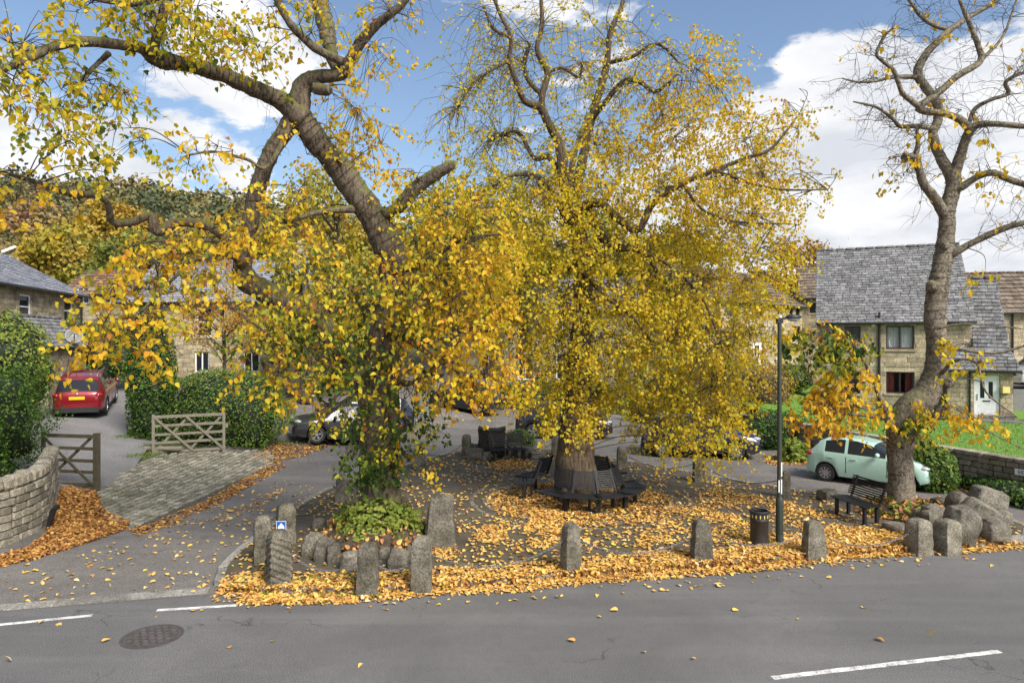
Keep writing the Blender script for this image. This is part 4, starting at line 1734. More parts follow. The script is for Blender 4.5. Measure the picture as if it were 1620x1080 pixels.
# red roof and white gable further up the hill
t = thing('red_roof_house', 'low house with red and grey tiled roof beyond the left slate roof', 'house', (-29, 47, 4.5))
A, B = Vector((-31.5, 48.0)), Vector((-25.5, 47.4))
facade(t, A, B, 3.0, 7.7, [opening(A, B, 122, 140, 455, 480, 'white'), opening(A, B, 165, 182, 455, 480, 'white')], 'old_house_stone', 0.28, 0.6, limit=60)
roof(t, (-31.8, 47.7, 7.7), (-25.2, 47.1, 7.7), (-25.0, 50.0, 9.6), (-31.6, 50.6, 9.6), 9, 0.5, 'red_tile', 120)
t = thing('white_gable_house', 'hillside house with white barge boards and a stub chimney among the bushes', 'house', (-50, 72, 8))
gz = [P(8, 399, 72), P(35, 389, 72), P(58, 397, 72)]
mb = MB()
mb.add([(gz[0].x, 72, 5), (gz[2].x, 72, 5), (gz[2].x, 72, gz[2].z), (gz[1].x, 72, gz[1].z), (gz[0].x, 72, gz[0].z), (gz[0].x, 80, 5), (gz[2].x, 80, 5), (gz[2].x, 80, gz[2].z), (gz[1].x, 80, gz[1].z), (gz[0].x, 80, gz[0].z)],
       [(0, 1, 2, 3, 4), (9, 8, 7, 6, 5), (0, 4, 9, 5), (1, 6, 7, 2)])
part('wall', mb, 'house_stone', t)
for k_, (a_, b_) in enumerate(((0, 1), (1, 2))):
    mb = MB()
    p0, p1 = gz[a_], gz[b_]
    mb.add([p0 + Vector((0, -0.4, 0.05)), p1 + Vector((0, -0.4, 0.05)), p1 + Vector((0, 8.4, 0.05)), p0 + Vector((0, 8.4, 0.05)), p0 + Vector((0, -0.4, 0.2)), p1 + Vector((0, -0.4, 0.2)), p1 + Vector((0, 8.4, 0.2)), p0 + Vector((0, 8.4, 0.2))],
           [(3, 2, 1, 0), (4, 5, 6, 7), (0, 1, 5, 4), (1, 2, 6, 5), (2, 3, 7, 6), (3, 0, 4, 7)])
    part('roof', mb, 'brown_tile', t)
    mb = MB()
    mb.bar(p0 + Vector((0, -0.45, 0.0)), p1 + Vector((0, -0.45, 0.0)), 0.08, 0.28)
    part('barge_board', mb, 'white_paint', t)
mb = MB()
c = P(62, 392, 75)
mb.box((c.x, c.y, c.z), (0.9, 0.9, 1.6))
mb.box((c.x, c.y, c.z + 0.85), (1.1, 1.1, 0.15))
part('chimney', mb, 'house_stone', t)

# houses glimpsed behind the middle tree
t = thing('hidden_terrace', 'grey roofed stone terrace glimpsed through the middle tree', 'house', (3, 57, 1.5))
A, B = Vector((-5.0, 58.0)), Vector((10.0, 54.0))
ops = [opening(A, B, 760, 785, 560, 600, 'white'), opening(A, B, 820, 842, 560, 600, 'white'), opening(A, B, 880, 900, 560, 600, 'white'), opening(A, B, 762, 784, 505, 535, 'white'), opening(A, B, 820, 842, 505, 535, 'white'), opening(A, B, 880, 900, 505, 535, 'white')]
facade(t, A, B, 0.8, 7.0, ops, 'house_stone', 0.28, 0.6, limit=100)
roof(t, (-5.3, 57.6, 7.0), (10.3, 53.6, 7.0), (11.2, 57.2, 9.8), (-4.4, 61.2, 9.8), 12, 0.5, 'slate', 120)


# ================================================================== vehicles
def car(name, label, loc, rz, L, W, top, belt, wheels, wr, win, ws, rw, paint, pitch=0.0, clad=False, alloy='alloy', spokes=5, plate_rear='plate_yellow', group='parked cars', rails=False, scale=1.0):
    """Car along +x (front). top: roof line (x from the tail, z); belt: shoulder line; win: side window spans; ws, rw: windscreen and rear screen spans."""
    t = thing(name, label, 'car', loc, 0.0, group)
    t.matrix_basis = Matrix.Translation(Vector(loc)) @ Matrix.Rotation(rz, 4, 'Z') @ Matrix.Rotation(-pitch, 4, 'Y') @ Matrix.Scale(scale, 4)
    tx, tz = zip(*top)
    bx_, bz_ = zip(*belt)
    hw = W / 2
    ra = wr + 0.045
    xs = set(np.linspace(0, L, 46).round(4)) | set(tx)
    for a, b in list(win) + [ws, rw]:
        xs |= {a, b}
    for c in wheels:
        for k in range(-6, 7):
            xs.add(round(c + ra * math.sin(k * math.pi / 12), 4))
    xs = sorted(x for x in xs if 0 <= x <= L)
    keep = [xs[0]]
    for x in xs[1:]:
        if x - keep[-1] > 0.012:
            keep.append(x)
    xs = keep
    rings = []
    for x in xs:
        T = float(np.interp(x, tx, tz))
        Bz = min(float(np.interp(x, bx_, bz_)), T - 0.03)
        e = min(x, L - x)
        w = hw * (0.80 + 0.20 * min(1, (e / (0.16 * L))) ** 0.55)
        zb = 0.20 + 0.10 * max(0, 1 - e / 0.35)
        for c in wheels:
            if abs(x - c) < ra:
                zb = max(zb, wr + math.sqrt(ra * ra - (x - c) ** 2))
        gh = max(0.0, min(1.0, (T - Bz - 0.08) / 0.42))
        z4 = Bz + (T - Bz) * (0.55 + 0.36 * gh)
        y4 = w * (0.90 - 0.17 * gh)
        zm = max(zb + 0.06, 0.30 + 0.30 * (Bz - 0.30))
        z1b = max(zb + 0.03, 0.34 if clad else 0.30)
        zsh = max(zb + 0.08, Bz - 0.10)
        zm = min(max(zm, z1b + 0.02), zsh - 0.01) if zsh - 0.01 > z1b + 0.02 else (z1b + zsh) / 2
        rings.append([(w * 0.80, min(zb + 0.0, zb)), (w * 0.955, zb + 0.012), (w * 0.985, z1b), (w * 1.0, zm), (w * 0.995, zsh), (w * 0.955, Bz), (y4, z4), (y4 * 0.86, z4 + (T - z4) * 0.72), (y4 * 0.45, T - 0.004), (0.0, T)])
    groups = {}

    def put(key, quad):
        groups.setdefault(key, []).append(quad)

    nr = len(rings[0])
    for i in range(len(xs) - 1):
        xm = (xs[i] + xs[i + 1]) / 2
        for j in range(nr - 1):
            key = 'body'
            if j == 5 and any(a <= xm <= b for a, b in win):
                key = 'win%d' % [k for k, (a, b) in enumerate(win) if a <= xm <= b][0]
            elif j >= 6 and ws[0] <= xm <= ws[1]:
                key = 'windscreen'
            elif j >= 6 and rw[0] <= xm <= rw[1]:
                key = 'rear_window'
            elif j <= 1 and clad:
                key = 'cladding'
            for sgn in (1, -1):
                q = [(xs[i] - L / 2, sgn * rings[i][j][0], rings[i][j][1]), (xs[i + 1] - L / 2, sgn * rings[i + 1][j][0], rings[i + 1][j][1]),
                     (xs[i + 1] - L / 2, sgn * rings[i + 1][j + 1][0], rings[i + 1][j + 1][1]), (xs[i] - L / 2, sgn * rings[i][j + 1][0], rings[i][j + 1][1])]
                k2 = key + ('L' if sgn > 0 else 'R') if key.startswith('win') and key != 'windscreen' else key
                put(k2, q if sgn > 0 else q[::-1])
    for e in (0, -1):
        pts = [(xs[e] - L / 2, y, z) for y, z in rings[e]] + [(xs[e] - L / 2, -y, z) for y, z in rings[e][-2::-1]]
        put('body', pts)

    def emit(nm, quads, mat):
        bm = bmesh.new()
        for q in quads:
            vs = [bm.verts.new(p) for p in q]
            try:
                bm.faces.new(vs)
            except ValueError:
                pass
        bmesh.ops.remove_doubles(bm, verts=bm.verts, dist=0.0008)
        bmesh.ops.recalc_face_normals(bm, faces=bm.faces)
        me = bpy.data.meshes.new(nm)
        bm.to_mesh(me)
        bm.free()
        me.materials.append(MATS[mat])
        me.polygons.foreach_set('use_smooth', [True] * len(me.polygons))
        me.set_sharp_from_angle(angle=R(38))
        return obj(nm, me, t, local=True)

    for key, quads in groups.items():
        if key == 'body':
            emit('body', quads, paint)
        elif key == 'cladding':
            emit('cladding', quads, 'car_trim')
        elif key.startswith('win') and key != 'windscreen':
            emit('side_window', quads, 'glass')
        else:
            emit(key, quads, 'glass')
    # belly and wheel wells
    mb = MB()
    mb.box((0, 0, 0.42), (L * 0.90, W * 0.72, 0.44))
    part('underbody', mb, 'dark_inside', t, local=True)
    for c in wheels:
        for sgn in (1, -1):
            mb = MB()
            y0 = sgn * (hw - 0.015)
            y1 = sgn * (hw - 0.215)
            yy = (y0, y1) if sgn > 0 else (y1, y0)
            Mx = Matrix.Translation((c - L / 2, 0, wr))
            a, b = max(yy), min(yy)
            mb.lathe([(wr * 0.66, b), (wr * 0.93, b), (wr, b + 0.03), (wr, a - 0.03), (wr * 0.93, a), (wr * 0.68, a)], 28, Mx, 'Y', False)
            wh = part('wheel', mb, 'rubber', t, True, 40, local=True)
            rm = MB()
            yo = y0 - sgn * 0.012
            rm.lathe([(wr * 0.70, yo - sgn * 0.05), (wr * 0.70, yo), (wr * 0.61, yo), (wr * 0.60, yo - sgn * 0.05)], 28, Mx, 'Y', False)
            rm.lathe([(wr * 0.15, yo - sgn * 0.05), (wr * 0.15, yo - sgn * 0.004), (0.001, yo)], 14, Mx, 'Y')
            for k in range(spokes):
                an = 2 * math.pi * k / spokes + 0.3
                for da in ((0.0,) if spokes > 6 else (-0.16, 0.16)):
                    p0 = Vector((c - L / 2 + wr * 0.12 * math.cos(an), yo - sgn * 0.02, wr + wr * 0.12 * math.sin(an)))
                    p1 = Vector((c - L / 2 + wr * 0.64 * math.cos(an + da), yo - sgn * 0.02, wr + wr * 0.64 * math.sin(an + da)))
                    rm.bar(p0, p1, 0.03, wr * (0.17 if spokes > 6 else 0.11), (math.sin(an), 0, -math.cos(an)))
            part('rim', rm, alloy, wh, local=True)
            wd = MB()
            wd.lathe([(wr * 0.62, yo - sgn * 0.055), (0.001, yo - sgn * 0.06)], 20, Mx, 'Y')
            part('brake_disc', wd, 'dark_inside', wh, local=True)
    f_top = float(np.interp(L - 0.25, tx, tz))
    r_top = float(np.interp(0.10, bx_, bz_))
    # lights, mirrors, handles, plates
    for sgn in (1, -1):
        mb = lumpy_ball((L / 2 - 0.20, sgn * hw * 0.72, f_top - 0.14), (0.20, 0.15, 0.085), 0.0, 0, 2)
        part('headlight', mb, 'headlamp', t, True, local=True)
        mb = lumpy_ball((-L / 2 + 0.11, sgn * hw * 0.76, r_top - 0.02), (0.13, 0.14, 0.085 if not clad else 0.075), 0.0, 0, 2)
        part('tail_light', mb, 'tail_red', t, True, local=True)
        xm = ws[1] - 0.42 - L / 2
        bz = float(np.interp(ws[1] - 0.42, bx_, bz_))
        mb = lumpy_ball((xm, sgn * (hw + 0.09), bz + 0.09), (0.075, 0.11, 0.075), 0.0, 0, 2)
        part('mirror', mb, paint, t, True, local=True)
        for a, b in win[:2]:
            mb = MB()
            mb.bar((a + 0.10 - L / 2, sgn * (hw + 0.004), bz - 0.13), (a + 0.27 - L / 2, sgn * (hw + 0.004), bz - 0.13), 0.03, 0.03)
            part('door_handle', mb, paint, t, local=True)
        for a, b in win:
            xx = b + 0.05 - L / 2
            mb = MB()
            mb.bar((xx, sgn * (hw - 0.004), 0.36), (xx, sgn * (hw + 0.0015) * 0.99, bz - 0.08), 0.012, 0.02, (1, 0, 0))
            part('door_seam', mb, 'car_trim', t, local=True)
        if rails:
            i0 = rw[1] + 0.2
            i1 = ws[0] - 0.1
            zr = float(np.interp((i0 + i1) / 2, tx, tz))
            mb = MB()
            y = sgn * hw * 0.66
            mb.tube([(i0 - L / 2, y, zr - 0.05), (i0 + 0.12 - L / 2, y, zr + 0.03), (i1 - 0.12 - L / 2, y, zr + 0.03), (i1 - L / 2, y, zr - 0.05)], 0.018, 6)
            part('roof_rail', mb, 'alloy', t, local=True)
    mb = MB()
    mb.box((L / 2 + 0.004, 0, 0.45), (0.02, 0.52, 0.11))
    part('number_plate', mb, 'plate_white', t, local=True)
    mb = MB()
    zp = r_top - 0.12
    mb.box((-L / 2 - 0.004, 0, zp), (0.03, 0.52, 0.12))
    part('number_plate', mb, plate_rear, t, local=True)
    mb = MB()
    mb.box((L / 2 - 0.015, 0, f_top - 0.22), (0.05, hw * 0.95, 0.13))
    part('grille', mb, 'car_trim', t, local=True)
    mb = MB()
    mb.box((-L / 2 + 0.03, 0, 0.34), (0.10, W * 0.78, 0.20))
    part('rear_bumper', mb, 'car_trim' if clad else paint, t, local=True)
    mb = lumpy_ball((-L / 2 + 0.0, 0, r_top + 0.03), (0.02, 0.05, 0.05), 0, 0, 2)
    part('badge', mb, 'alloy', t, True, local=True)
    return t


SUV_TOP = [(0, 0.62), (0.03, 0.92), (0.10, 1.02), (0.42, 1.44), (0.62, 1.55), (1.2, 1.61), (2.0, 1.62), (2.55, 1.55), (3.28, 1.08), (3.7, 1.02), (4.15, 0.92), (4.32, 0.72), (4.38, 0.55)]
SUV_BELT = [(0, 0.90), (0.5, 1.02), (2.0, 0.98), (3.28, 0.96), (4.38, 0.70)]
SUVK = dict(L=4.38, W=1.84, top=SUV_TOP, belt=SUV_BELT, wheels=(0.82, 3.46), wr=0.34, win=((0.55, 1.15), (1.23, 1.98), (2.06, 2.95)), ws=(2.57, 3.26), rw=(0.12, 0.44), clad=True)
hd = Vector((-0.39, 0.92))
rc = Vector((-16.75, 26.3)) + hd * 2.19
car('red_car', 'red sport utility car parked tail towards us on the driveway', (rc.x, rc.y, terrain(rc.x, rc.y) + 0.012), math.atan2(hd.y, hd.x), paint='red_paint', pitch=math.atan(0.108), rails=True, **SUVK)
hd = Vector((-0.90, -0.40)).normalized()
ct = Vector((-6.95, 28.25))
car('black_car', 'black crossover car behind the left tree, its front wheel towards the hedge', (ct.x, ct.y, terrain(ct.x, ct.y) + 0.004), math.atan2(hd.y, hd.x), paint='black_paint', pitch=-0.03 + 0.15, **SUVK)
ct = Vector((-6.9, 31.6))
car('grey_car', 'dark car parked just behind the black crossover by the hedge', (ct.x, ct.y, terrain(ct.x, ct.y) + 0.004), math.atan2(hd.y, hd.x), paint='navy_paint', pitch=0.12, **SUVK)
hd = Vector((-0.86, 0.50)).normalized()
ct = Vector((-2.75, 40.2))
car('dark_car', 'dark car parked along the road between the left and middle trees', (ct.x, ct.y, terrain(ct.x, ct.y) + 0.004), math.atan2(hd.y, hd.x), paint='black_paint', pitch=0.08, **SUVK)
hd = Vector((0.97, -0.22)).normalized()
ct = Vector((7.25, 26.45))
car('navy_car', 'navy blue sport utility car nosing out from the yellow leaves', (ct.x, ct.y, 0.004), math.atan2(hd.y, hd.x), paint='navy_paint', spokes=10, **SUVK)
hd = Vector((0.99, -0.1)).normalized()
ct = Vector((2.4, 31.5))
car('low_dark_car', 'dark car almost hidden behind the middle trunk', (ct.x, ct.y, 0.004), math.atan2(hd.y, hd.x), paint='black_paint', **SUVK)
hd = Vector((0.74, -0.67)).normalized()
ct = Vector((11.2, 21.3))
car('mint_car', 'small mint green hatchback parked behind the right tree', (ct.x, ct.y, 0.004), math.atan2(hd.y, hd.x), L=3.55, W=1.63,
    top=[(0, 0.60), (0.03, 0.86), (0.09, 0.98), (0.36, 1.28), (0.58, 1.38), (1.05, 1.44), (1.55, 1.42), (1.95, 1.34), (2.62, 1.01), (2.95, 0.97), (3.3, 0.86), (3.47, 0.70), (3.55, 0.50)],
    belt=[(0, 0.86), (0.5, 0.98), (1.5, 0.95), (2.62, 0.92), (3.2, 0.84), (3.55, 0.62)], wheels=(0.62, 2.90), wr=0.29, win=((0.60, 1.20), (1.29, 2.38)), ws=(2.02, 2.60), rw=(0.11, 0.38), paint='mint_paint', spokes=9, scale=0.97)
car('silver_car', 'silver car parked at the right edge beyond the porch', (25.9, 33.2, 2.155), math.pi + 0.2, paint='silver_paint', **SUVK)


# ================================================================== things on the green
def bollard(px, py, h_px, w_px, label, seed, square=0.72, taper=0.16, rz=0.0, z=None, tilt=0.0, tooled=False):
    g = G(px, py)
    Y = g.y
    # stand on the island
    Y = (CAM_H - GZ) * FPX / (py - 540)
    x = (px - 810) / FPX * Y
    zz = surf(x, Y)
    h, w = h_px / FPX * Y, w_px / FPX * Y
    bm = bmesh.new()
    bmesh.ops.create_cube(bm, size=2.0)
    bmesh.ops.subdivide_edges(bm, edges=bm.edges[:], cuts=37 if tooled else 9, use_grid_fill=True)
    for v in bm.verts:
        q = v.co.copy()
        # rounded plan, domed top
        pl = Vector((q.x, q.y, 0))
        m_ = max(abs(q.x), abs(q.y))
        rad = pl.normalized() * m_ if pl.length > 0 else pl
        xy = pl * square + rad * 1.12 * (1 - square)
        k = 1 - taper * (q.z + 1) / 2
        zz_ = q.z
        if q.z > 0.55:
            f = (q.z - 0.55) / 0.45
            edge = min(1.0, m_)
            k *= 1 - 0.22 * f * f * 1.0
            zz_ = q.z - 0.10 * f * (edge ** 3)
        n = mnoise.noise(Vector((q.x, q.y, q.z * 2.0)) * 1.5 + Vector((seed * 4.7, 0, seed)))
        n2 = mnoise.noise(Vector((q.x, q.y, q.z * 3.0)) * 4.0 + Vector((seed * 2.1, 5, seed)))
        off = 1 + 0.10 * n + 0.06 * n2
        if tooled and zz_ < 0.75:
            off += 0.075 * math.sin((q.z * 3.2 + (q.x + q.y) * 0.75) * 8.0)
        v.co = Vector((xy.x * w / 2 * k * off, xy.y * w / 2 * 0.92 * k * off, (zz_ + 1) / 2 * h))
    mb = MB()
    mb.add([v.co for v in bm.verts], [tuple(a.index for a in f.verts) for f in bm.faces])
    bm.free()
    o = obj('stone_bollard', mb.mesh('stone_bollard', 'gritstone', True, 50))
    o.matrix_basis = Matrix.Translation((x, Y, zz - 0.01)) @ Matrix.Rotation(rz, 4, 'Z') @ Matrix.Rotation(tilt, 4, 'Y')
    tag(o, label, 'bollard', 'stone bollards around the green')
    return Vector((x, Y, zz)), h


BP = {}
spec = [
    # key px base-y height width label
    ('a', 416, 888, 74, 28, 'squat stone bollard furthest left, behind the grooved one', 1, dict(rz=0.35, taper=0.08)),
    ('b', 452, 858, 64, 27, 'round topped stone bollard behind the blue sign', 2, dict(rz=0.5, taper=0.02, square=0.8)),
    ('c', 441, 922, 86, 37, 'stone bollard with slanting tool grooves below the blue sign', 3, dict(rz=0.6, tooled=True, taper=0.14)),
    ('d', 582, 929, 82, 33, 'round topped stone bollard in front of the left tree rocks', 4, dict(taper=0.14)),
    ('e', 667, 925, 88, 32, 'tall round topped stone bollard beside the standing stone', 5, dict(taper=0.10)),
    ('f', 903, 901, 76, 29, 'rough stone bollard in front of the round bench', 6, dict(rz=0.4, taper=0.18)),
    ('g', 1110, 884, 64, 32, 'stone bollard in the leaves left of the litter bin', 7, dict(taper=0.22)),
    ('h', 1287, 876, 62, 31, 'stone bollard in the leaves right of the lamp post', 8, dict(taper=0.20)),
    ('i', 1453, 867, 56, 33, 'square stone bollard before the right tree, left of a pair', 9, dict(rz=0.3, taper=0.10)),
    ('j', 1498, 867, 55, 32, 'square stone bollard against the boulders, right of a pair', 10, dict(rz=0.3, taper=0.04)),
    ('k', 1470, 856, 50, 24, 'stone bollard tucked behind the square pair', 11, dict(rz=0.3, taper=0.06)),
    ('l', 1243, 786, 42, 13, 'slim mossy bollard just behind the lamp post', 12, dict(taper=0.06)),
    ('m', 1105, 761, 42, 17, 'bollard at the far edge half under the yellow branches', 13, dict(taper=0.06)),
    ('n', 984, 739, 34, 16, 'bollard at the far edge right of the middle trunk', 14, dict(taper=0.06)),
    ('o', 879, 719, 32, 13, 'bollard at the far edge left of the middle trunk', 15, dict(taper=0.06)),
    ('p', 738, 721, 35, 15, 'bollard at the far edge left of the carved stone', 16, dict(taper=0.10)),
    ('q', 664, 741, 40, 17, 'bollard at the far edge right of the left trunk', 17, dict(taper=0.06)),
    ('r', 543, 792, 40, 21, 'mossy bollard behind the ivy left of the left trunk', 18, dict(taper=0.02)),
    ('s', 823, 707, 22, 13, 'bollard behind the planter at the far edge', 19, dict(taper=0.06)),
]
for key, px, py, hp, wp, lab, sd, kw in spec:
    BP[key] = bollard(px, py, hp, wp, lab, sd, **kw)


def chain(a, b, label, sag=0.28, links=True, mat='chain_steel', ha=0.72, hb=0.72):
    pa, h1 = BP[a]
    pb, h2 = BP[b]
    A_ = pa + Vector((0, 0, h1 * ha))
    B_ = pb + Vector((0, 0, h2 * hb))
    L = (B_ - A_).length
    mb = MB()
    if not links:
        pts = [A_.lerp(B_, i / 16) - Vector((0, 0, sag * 4 * (i / 16) * (1 - i / 16))) for i in range(17)]
        mb.tube(pts, 0.011, 5)
    else:
        n = int(L * 1.08 / 0.042)
        for i in range(n):
            f = (i + 0.5) / n
            p = A_.lerp(B_, f) - Vector((0, 0, sag * 4 * f * (1 - f)))
            g = min(1, f + 0.01)
            d = (A_.lerp(B_, g) - Vector((0, 0, sag * 4 * g * (1 - g))) - p)
            d = d.normalized() if d.length > 0 else (B_ - A_).normalized()
            s_ = d.cross(Vector((0, 0, 1))).normalized()
            u_ = s_.cross(d)
            if i % 2:
                s_ = u_
            ring = [p + d * (0.030 * math.cos(k * math.pi / 3)) + s_ * (0.016 * math.sin(k * math.pi / 3)) for k in range(7)]
            mb.tube(ring, 0.006, 4, False)
    o = obj('chain', mb.mesh('chain', mat))
    tag(o, label, 'chain', 'chains between the bollards')


chain('a', 'c', 'short steel chain on the far left between two bollards', 0.22)
chain('c', 'd', 'sagging steel chain in front of the left tree rocks', 0.36)
chain('d', 'e', 'sagging steel chain between the two round topped bollards', 0.30)
chain('e', 'f', 'long steel chain hanging low right of the standing stone', 0.42)
chain('f', 'g', 'long steel chain over the leaves in front of the round bench', 0.40)
chain('g', 'h', 'steel chain passing the litter bin and lamp post', 0.30)
chain('h', 'i', 'steel chain over the leaves before the right tree', 0.34)
for a, b, lab in (('b', 'r', 'dark chain from the sign bollard to the mossy bollard'), ('q', 'p', 'thin dark chain at the far edge right of the left trunk'), ('p', 's', 'thin dark chain behind the carved stone'),
                  ('s', 'o', 'thin dark chain between planter and middle trunk'), ('n', 'm', 'thin dark chain under the yellow branches'), ('m', 'l', 'thin dark chain across the road left of the lamp post')):
    chain(a, b, lab, 0.35, False, 'rust_chain')

# blue square sign with a white house-shaped arrow
p, h = BP['b']
sg = P(445, 832, p.y - 0.42)
t = thing('blue_sign', 'small blue square sign with white pointed arrow on a bollard', 'sign', sg)
mb = MB()
mb.box((0, 0, 0), (0.205, 0.012, 0.225))
part('plate', mb, 'blue_sign', t, local=True)
mb = MB()
for s_ in ((0, 0.106, 0.205, 0.010), (0, -0.106, 0.205, 0.010)):
    mb.box((s_[0], -0.008, s_[1]), (s_[2], 0.004, s_[3]))
for s_ in (-0.098, 0.098):
    mb.box((s_, -0.008, 0), (0.009, 0.004, 0.2))
part('border', mb, 'white_paint', t, local=True)
mb = MB()
pts = [(-0.065, -0.09), (0.065, -0.09), (0.065, -0.005), (0, 0.07), (-0.065, -0.005)]
mb.add([(x, -0.009, z) for x, z in pts] + [(x, -0.006, z) for x, z in pts], [(0, 1, 2, 3, 4), (9, 8, 7, 6, 5)] + [(i, i + 5, (i + 1) % 5 + 5, (i + 1) % 5) for i in range(5)])
part('arrow', mb, 'white_paint', t, local=True)
mb = MB()
mb.bar((0, 0.006, 0), (0.0, 0.30, -0.02), 0.04, 0.04)
part('bracket', mb, 'black_metal', t, local=True)


# ------------------------------------------------------------------ benches
def slat_seat(t, w0, w1, yin, yout, seat_z, slat_n, back_n, back_h, lean):
    """Slatted seat across x, back at +y, front at -y. w0: half width at the back, w1: at the front."""
    for i in range(slat_n):
        f = (i + 0.5) / slat_n
        y = yin + (yout - yin) * f
        w = w0 + (w1 - w0) * f
        mb = MB()
        mb.box((0, y, seat_z), (2 * w, abs(yout - yin) / slat_n * 0.72, 0.022))
        part('seat_slat', mb, 'bench_black', t, local=True)
    for i in range(back_n):
        z = seat_z + 0.06 + back_h * (i + 0.5) / back_n
        y = yin + lean * (i + 0.5) / back_n
        mb = MB()
        M = Matrix.Translation((0, y, z)) @ Matrix.Rotation(-math.atan2(lean, back_h), 4, 'X')
        mb.box((0, 0, 0), (2 * (w0 - 0.01), 0.022, back_h / back_n * 0.70), M)
        part('back_slat', mb, 'bench_black', t, local=True)


def ring_segment(ang, label, cx, cy, ri, ro):
    """One straight section of the tree seat: its back towards the trunk."""
    n_side = 10
    hw_i, hw_o = ri * math.tan(math.pi / n_side) * 0.97, ro * math.tan(math.pi / n_side) * 0.985
    t = thing('tree_bench', label, 'bench', (cx, cy, GZ), ang + math.pi / 2, 'sections of the round bench')
    # local: -y is outward
    for k in range(6):
        f = (k + 0.5) / 6
        y = -(ri + 0.05 + (ro - ri - 0.05) * f)
        w = hw_i + (hw_o - hw_i) * f
        mb = MB()
        mb.box((0, y, 0.42 - 0.03 * math.sin(f * math.pi)), (2 * w, 0.066, 0.024))
        part('seat_slat', mb, 'bench_black', t, local=True)
    bh, lean = 0.46, 0.20
    for k in range(9):
        f = (k + 0.5) / 9
        y = -(ri + 0.03) + lean * f
        w = (abs(y)) * math.tan(math.pi / n_side) * 0.95
        mb = MB()
        mb.box((0, 0, 0), (2 * w, 0.024, 0.034), Matrix.Translation((0, y, 0.50 + bh * f)) @ Matrix.Rotation(-math.atan2(lean, bh), 4, 'X'))
        part('back_slat', mb, 'bench_black', t, local=True)
    for s_ in (-1, 1):
        mb = MB()
        x0, x1 = s_ * hw_i * 0.93, s_ * hw_o * 0.93
        mb.bar((x0, -ri - 0.04, 0.41), (x1, -ro + 0.02, 0.42), 0.04, 0.05)
        mb.bar((x0, -ri - 0.05, 0.40), (x0 * 0.86, -ri + lean - 0.02, 0.98), 0.045, 0.045, (1, 0, 0))
        part('frame', mb, 'bench_black', t, local=True)
    mb = MB()
    mb.bar((hw_o * 0.80, -ro + 0.30, 0.0), (hw_o * 0.80, -ro + 0.30, 0.41), 0.10, 0.10, (0, 1, 0))
    part('leg', mb, 'bench_black', t, local=True)
    mb = MB()
    mb.bar((hw_i * 0.5, -ri - 0.1, 0.0), (hw_i * 0.5, -ri - 0.1, 0.41), 0.07, 0.07, (0, 1, 0))
    part('leg', mb, 'bench_black', t, local=True)
    return t


FRONT_RING = (2.0, 18.42, 0.95, 1.54)
LEFT_RING = (1.86, 19.15, 1.22, 1.82)
segs = [(-100, 'round tree bench section facing us, left of the front pair', FRONT_RING), (-64, 'round tree bench section facing us, right of the front pair', FRONT_RING), (-136, 'round tree bench section at the front left end', FRONT_RING), (-28, 'round tree bench section at the front right', FRONT_RING),
        (8, 'round tree bench section at the far right end', FRONT_RING), (180, 'bench section facing left, apart from the front row', LEFT_RING), (144, 'bench section behind the trunk on the left', LEFT_RING), (52, 'bench section behind the trunk on the right', LEFT_RING)]
for a_, lab, rg in segs:
    ring_segment(R(a_), lab, *rg)


def park_bench(loc, rz, label, length=1.5):
    t = thing('park_bench', label, 'bench', loc, rz, 'straight slatted benches')
    slat_seat(t, length / 2, length / 2, 0.16, -0.34, 0.44, 6, 9, 0.46, 0.17)
    for s_ in (-1, 1):
        x = s_ * (length / 2 - 0.12)
        mb = MB()
        mb.bar((x, 0.18, 0.42), (x, -0.33, 0.425), 0.05, 0.03)
        mb.bar((x, 0.17, 0.41), (x, 0.36, 0.96), 0.05, 0.03, (1, 0, 0))
        part('end_frame', mb, 'bench_black', t, local=True)
        for y in (-0.22, 0.10):
            mb = MB()
            mb.bar((x, y, 0), (x, y, 0.42), 0.08, 0.06, (0, 1, 0))
            mb.box((x, y, 0.008), (0.14, 0.12, 0.016))
            part('leg', mb, 'bench_black', t, local=True)
    return t


park_bench((8.4, 16.55, GZ), R(-80), 'black slatted bench beside the right tree, facing left', 1.25)
park_bench((-0.15, 24.6, GZ), R(14), 'black slatted bench in front of the carved stone', 1.35)

# ------------------------------------------------------------------ stones
g = Vector(((692 - 810) / FPX * 13.95, 13.95))
mb = boulder((g.x, 14.35, 0.02), (0.66, 0.42, 1.22), 0.15, 0.04, 31, 0.86, 0.24)
o = obj('standing_stone', mb.mesh('standing_stone', 'rock', True, 35))
tag(o, 'big dark standing stone slab right of the left tree', 'standing stone')
rock_list = [
    # px, base py, w px, h px, depth m, label
    (490, 882, 40, 40, 0.6, 'flat pale rock on the left of the left tree'), (507, 890, 38, 44, 0.5, 'upright rock at the left tree, left of the middle'), (524, 893, 26, 36, 0.45, 'narrow rock at the left tree beside an upright one'),
    (551, 905, 38, 36, 0.5, 'square pale rock left of the front round bollard'), (625, 902, 40, 34, 0.55, 'low rounded rock right of the front round bollard'), (640, 868, 28, 38, 0.4, 'tilted rock leaning at the ivy right of the left tree'),
    (604, 890, 22, 28, 0.4, 'small rock peeping behind the front round bollard'), (520, 862, 46, 24, 0.5, 'long flat rock under the ivy'), (500, 838, 24, 22, 0.4, 'small pinkish rock at the left of the ivy'), (652, 893, 18, 36, 0.3, 'thin rock behind the tall bollard')]
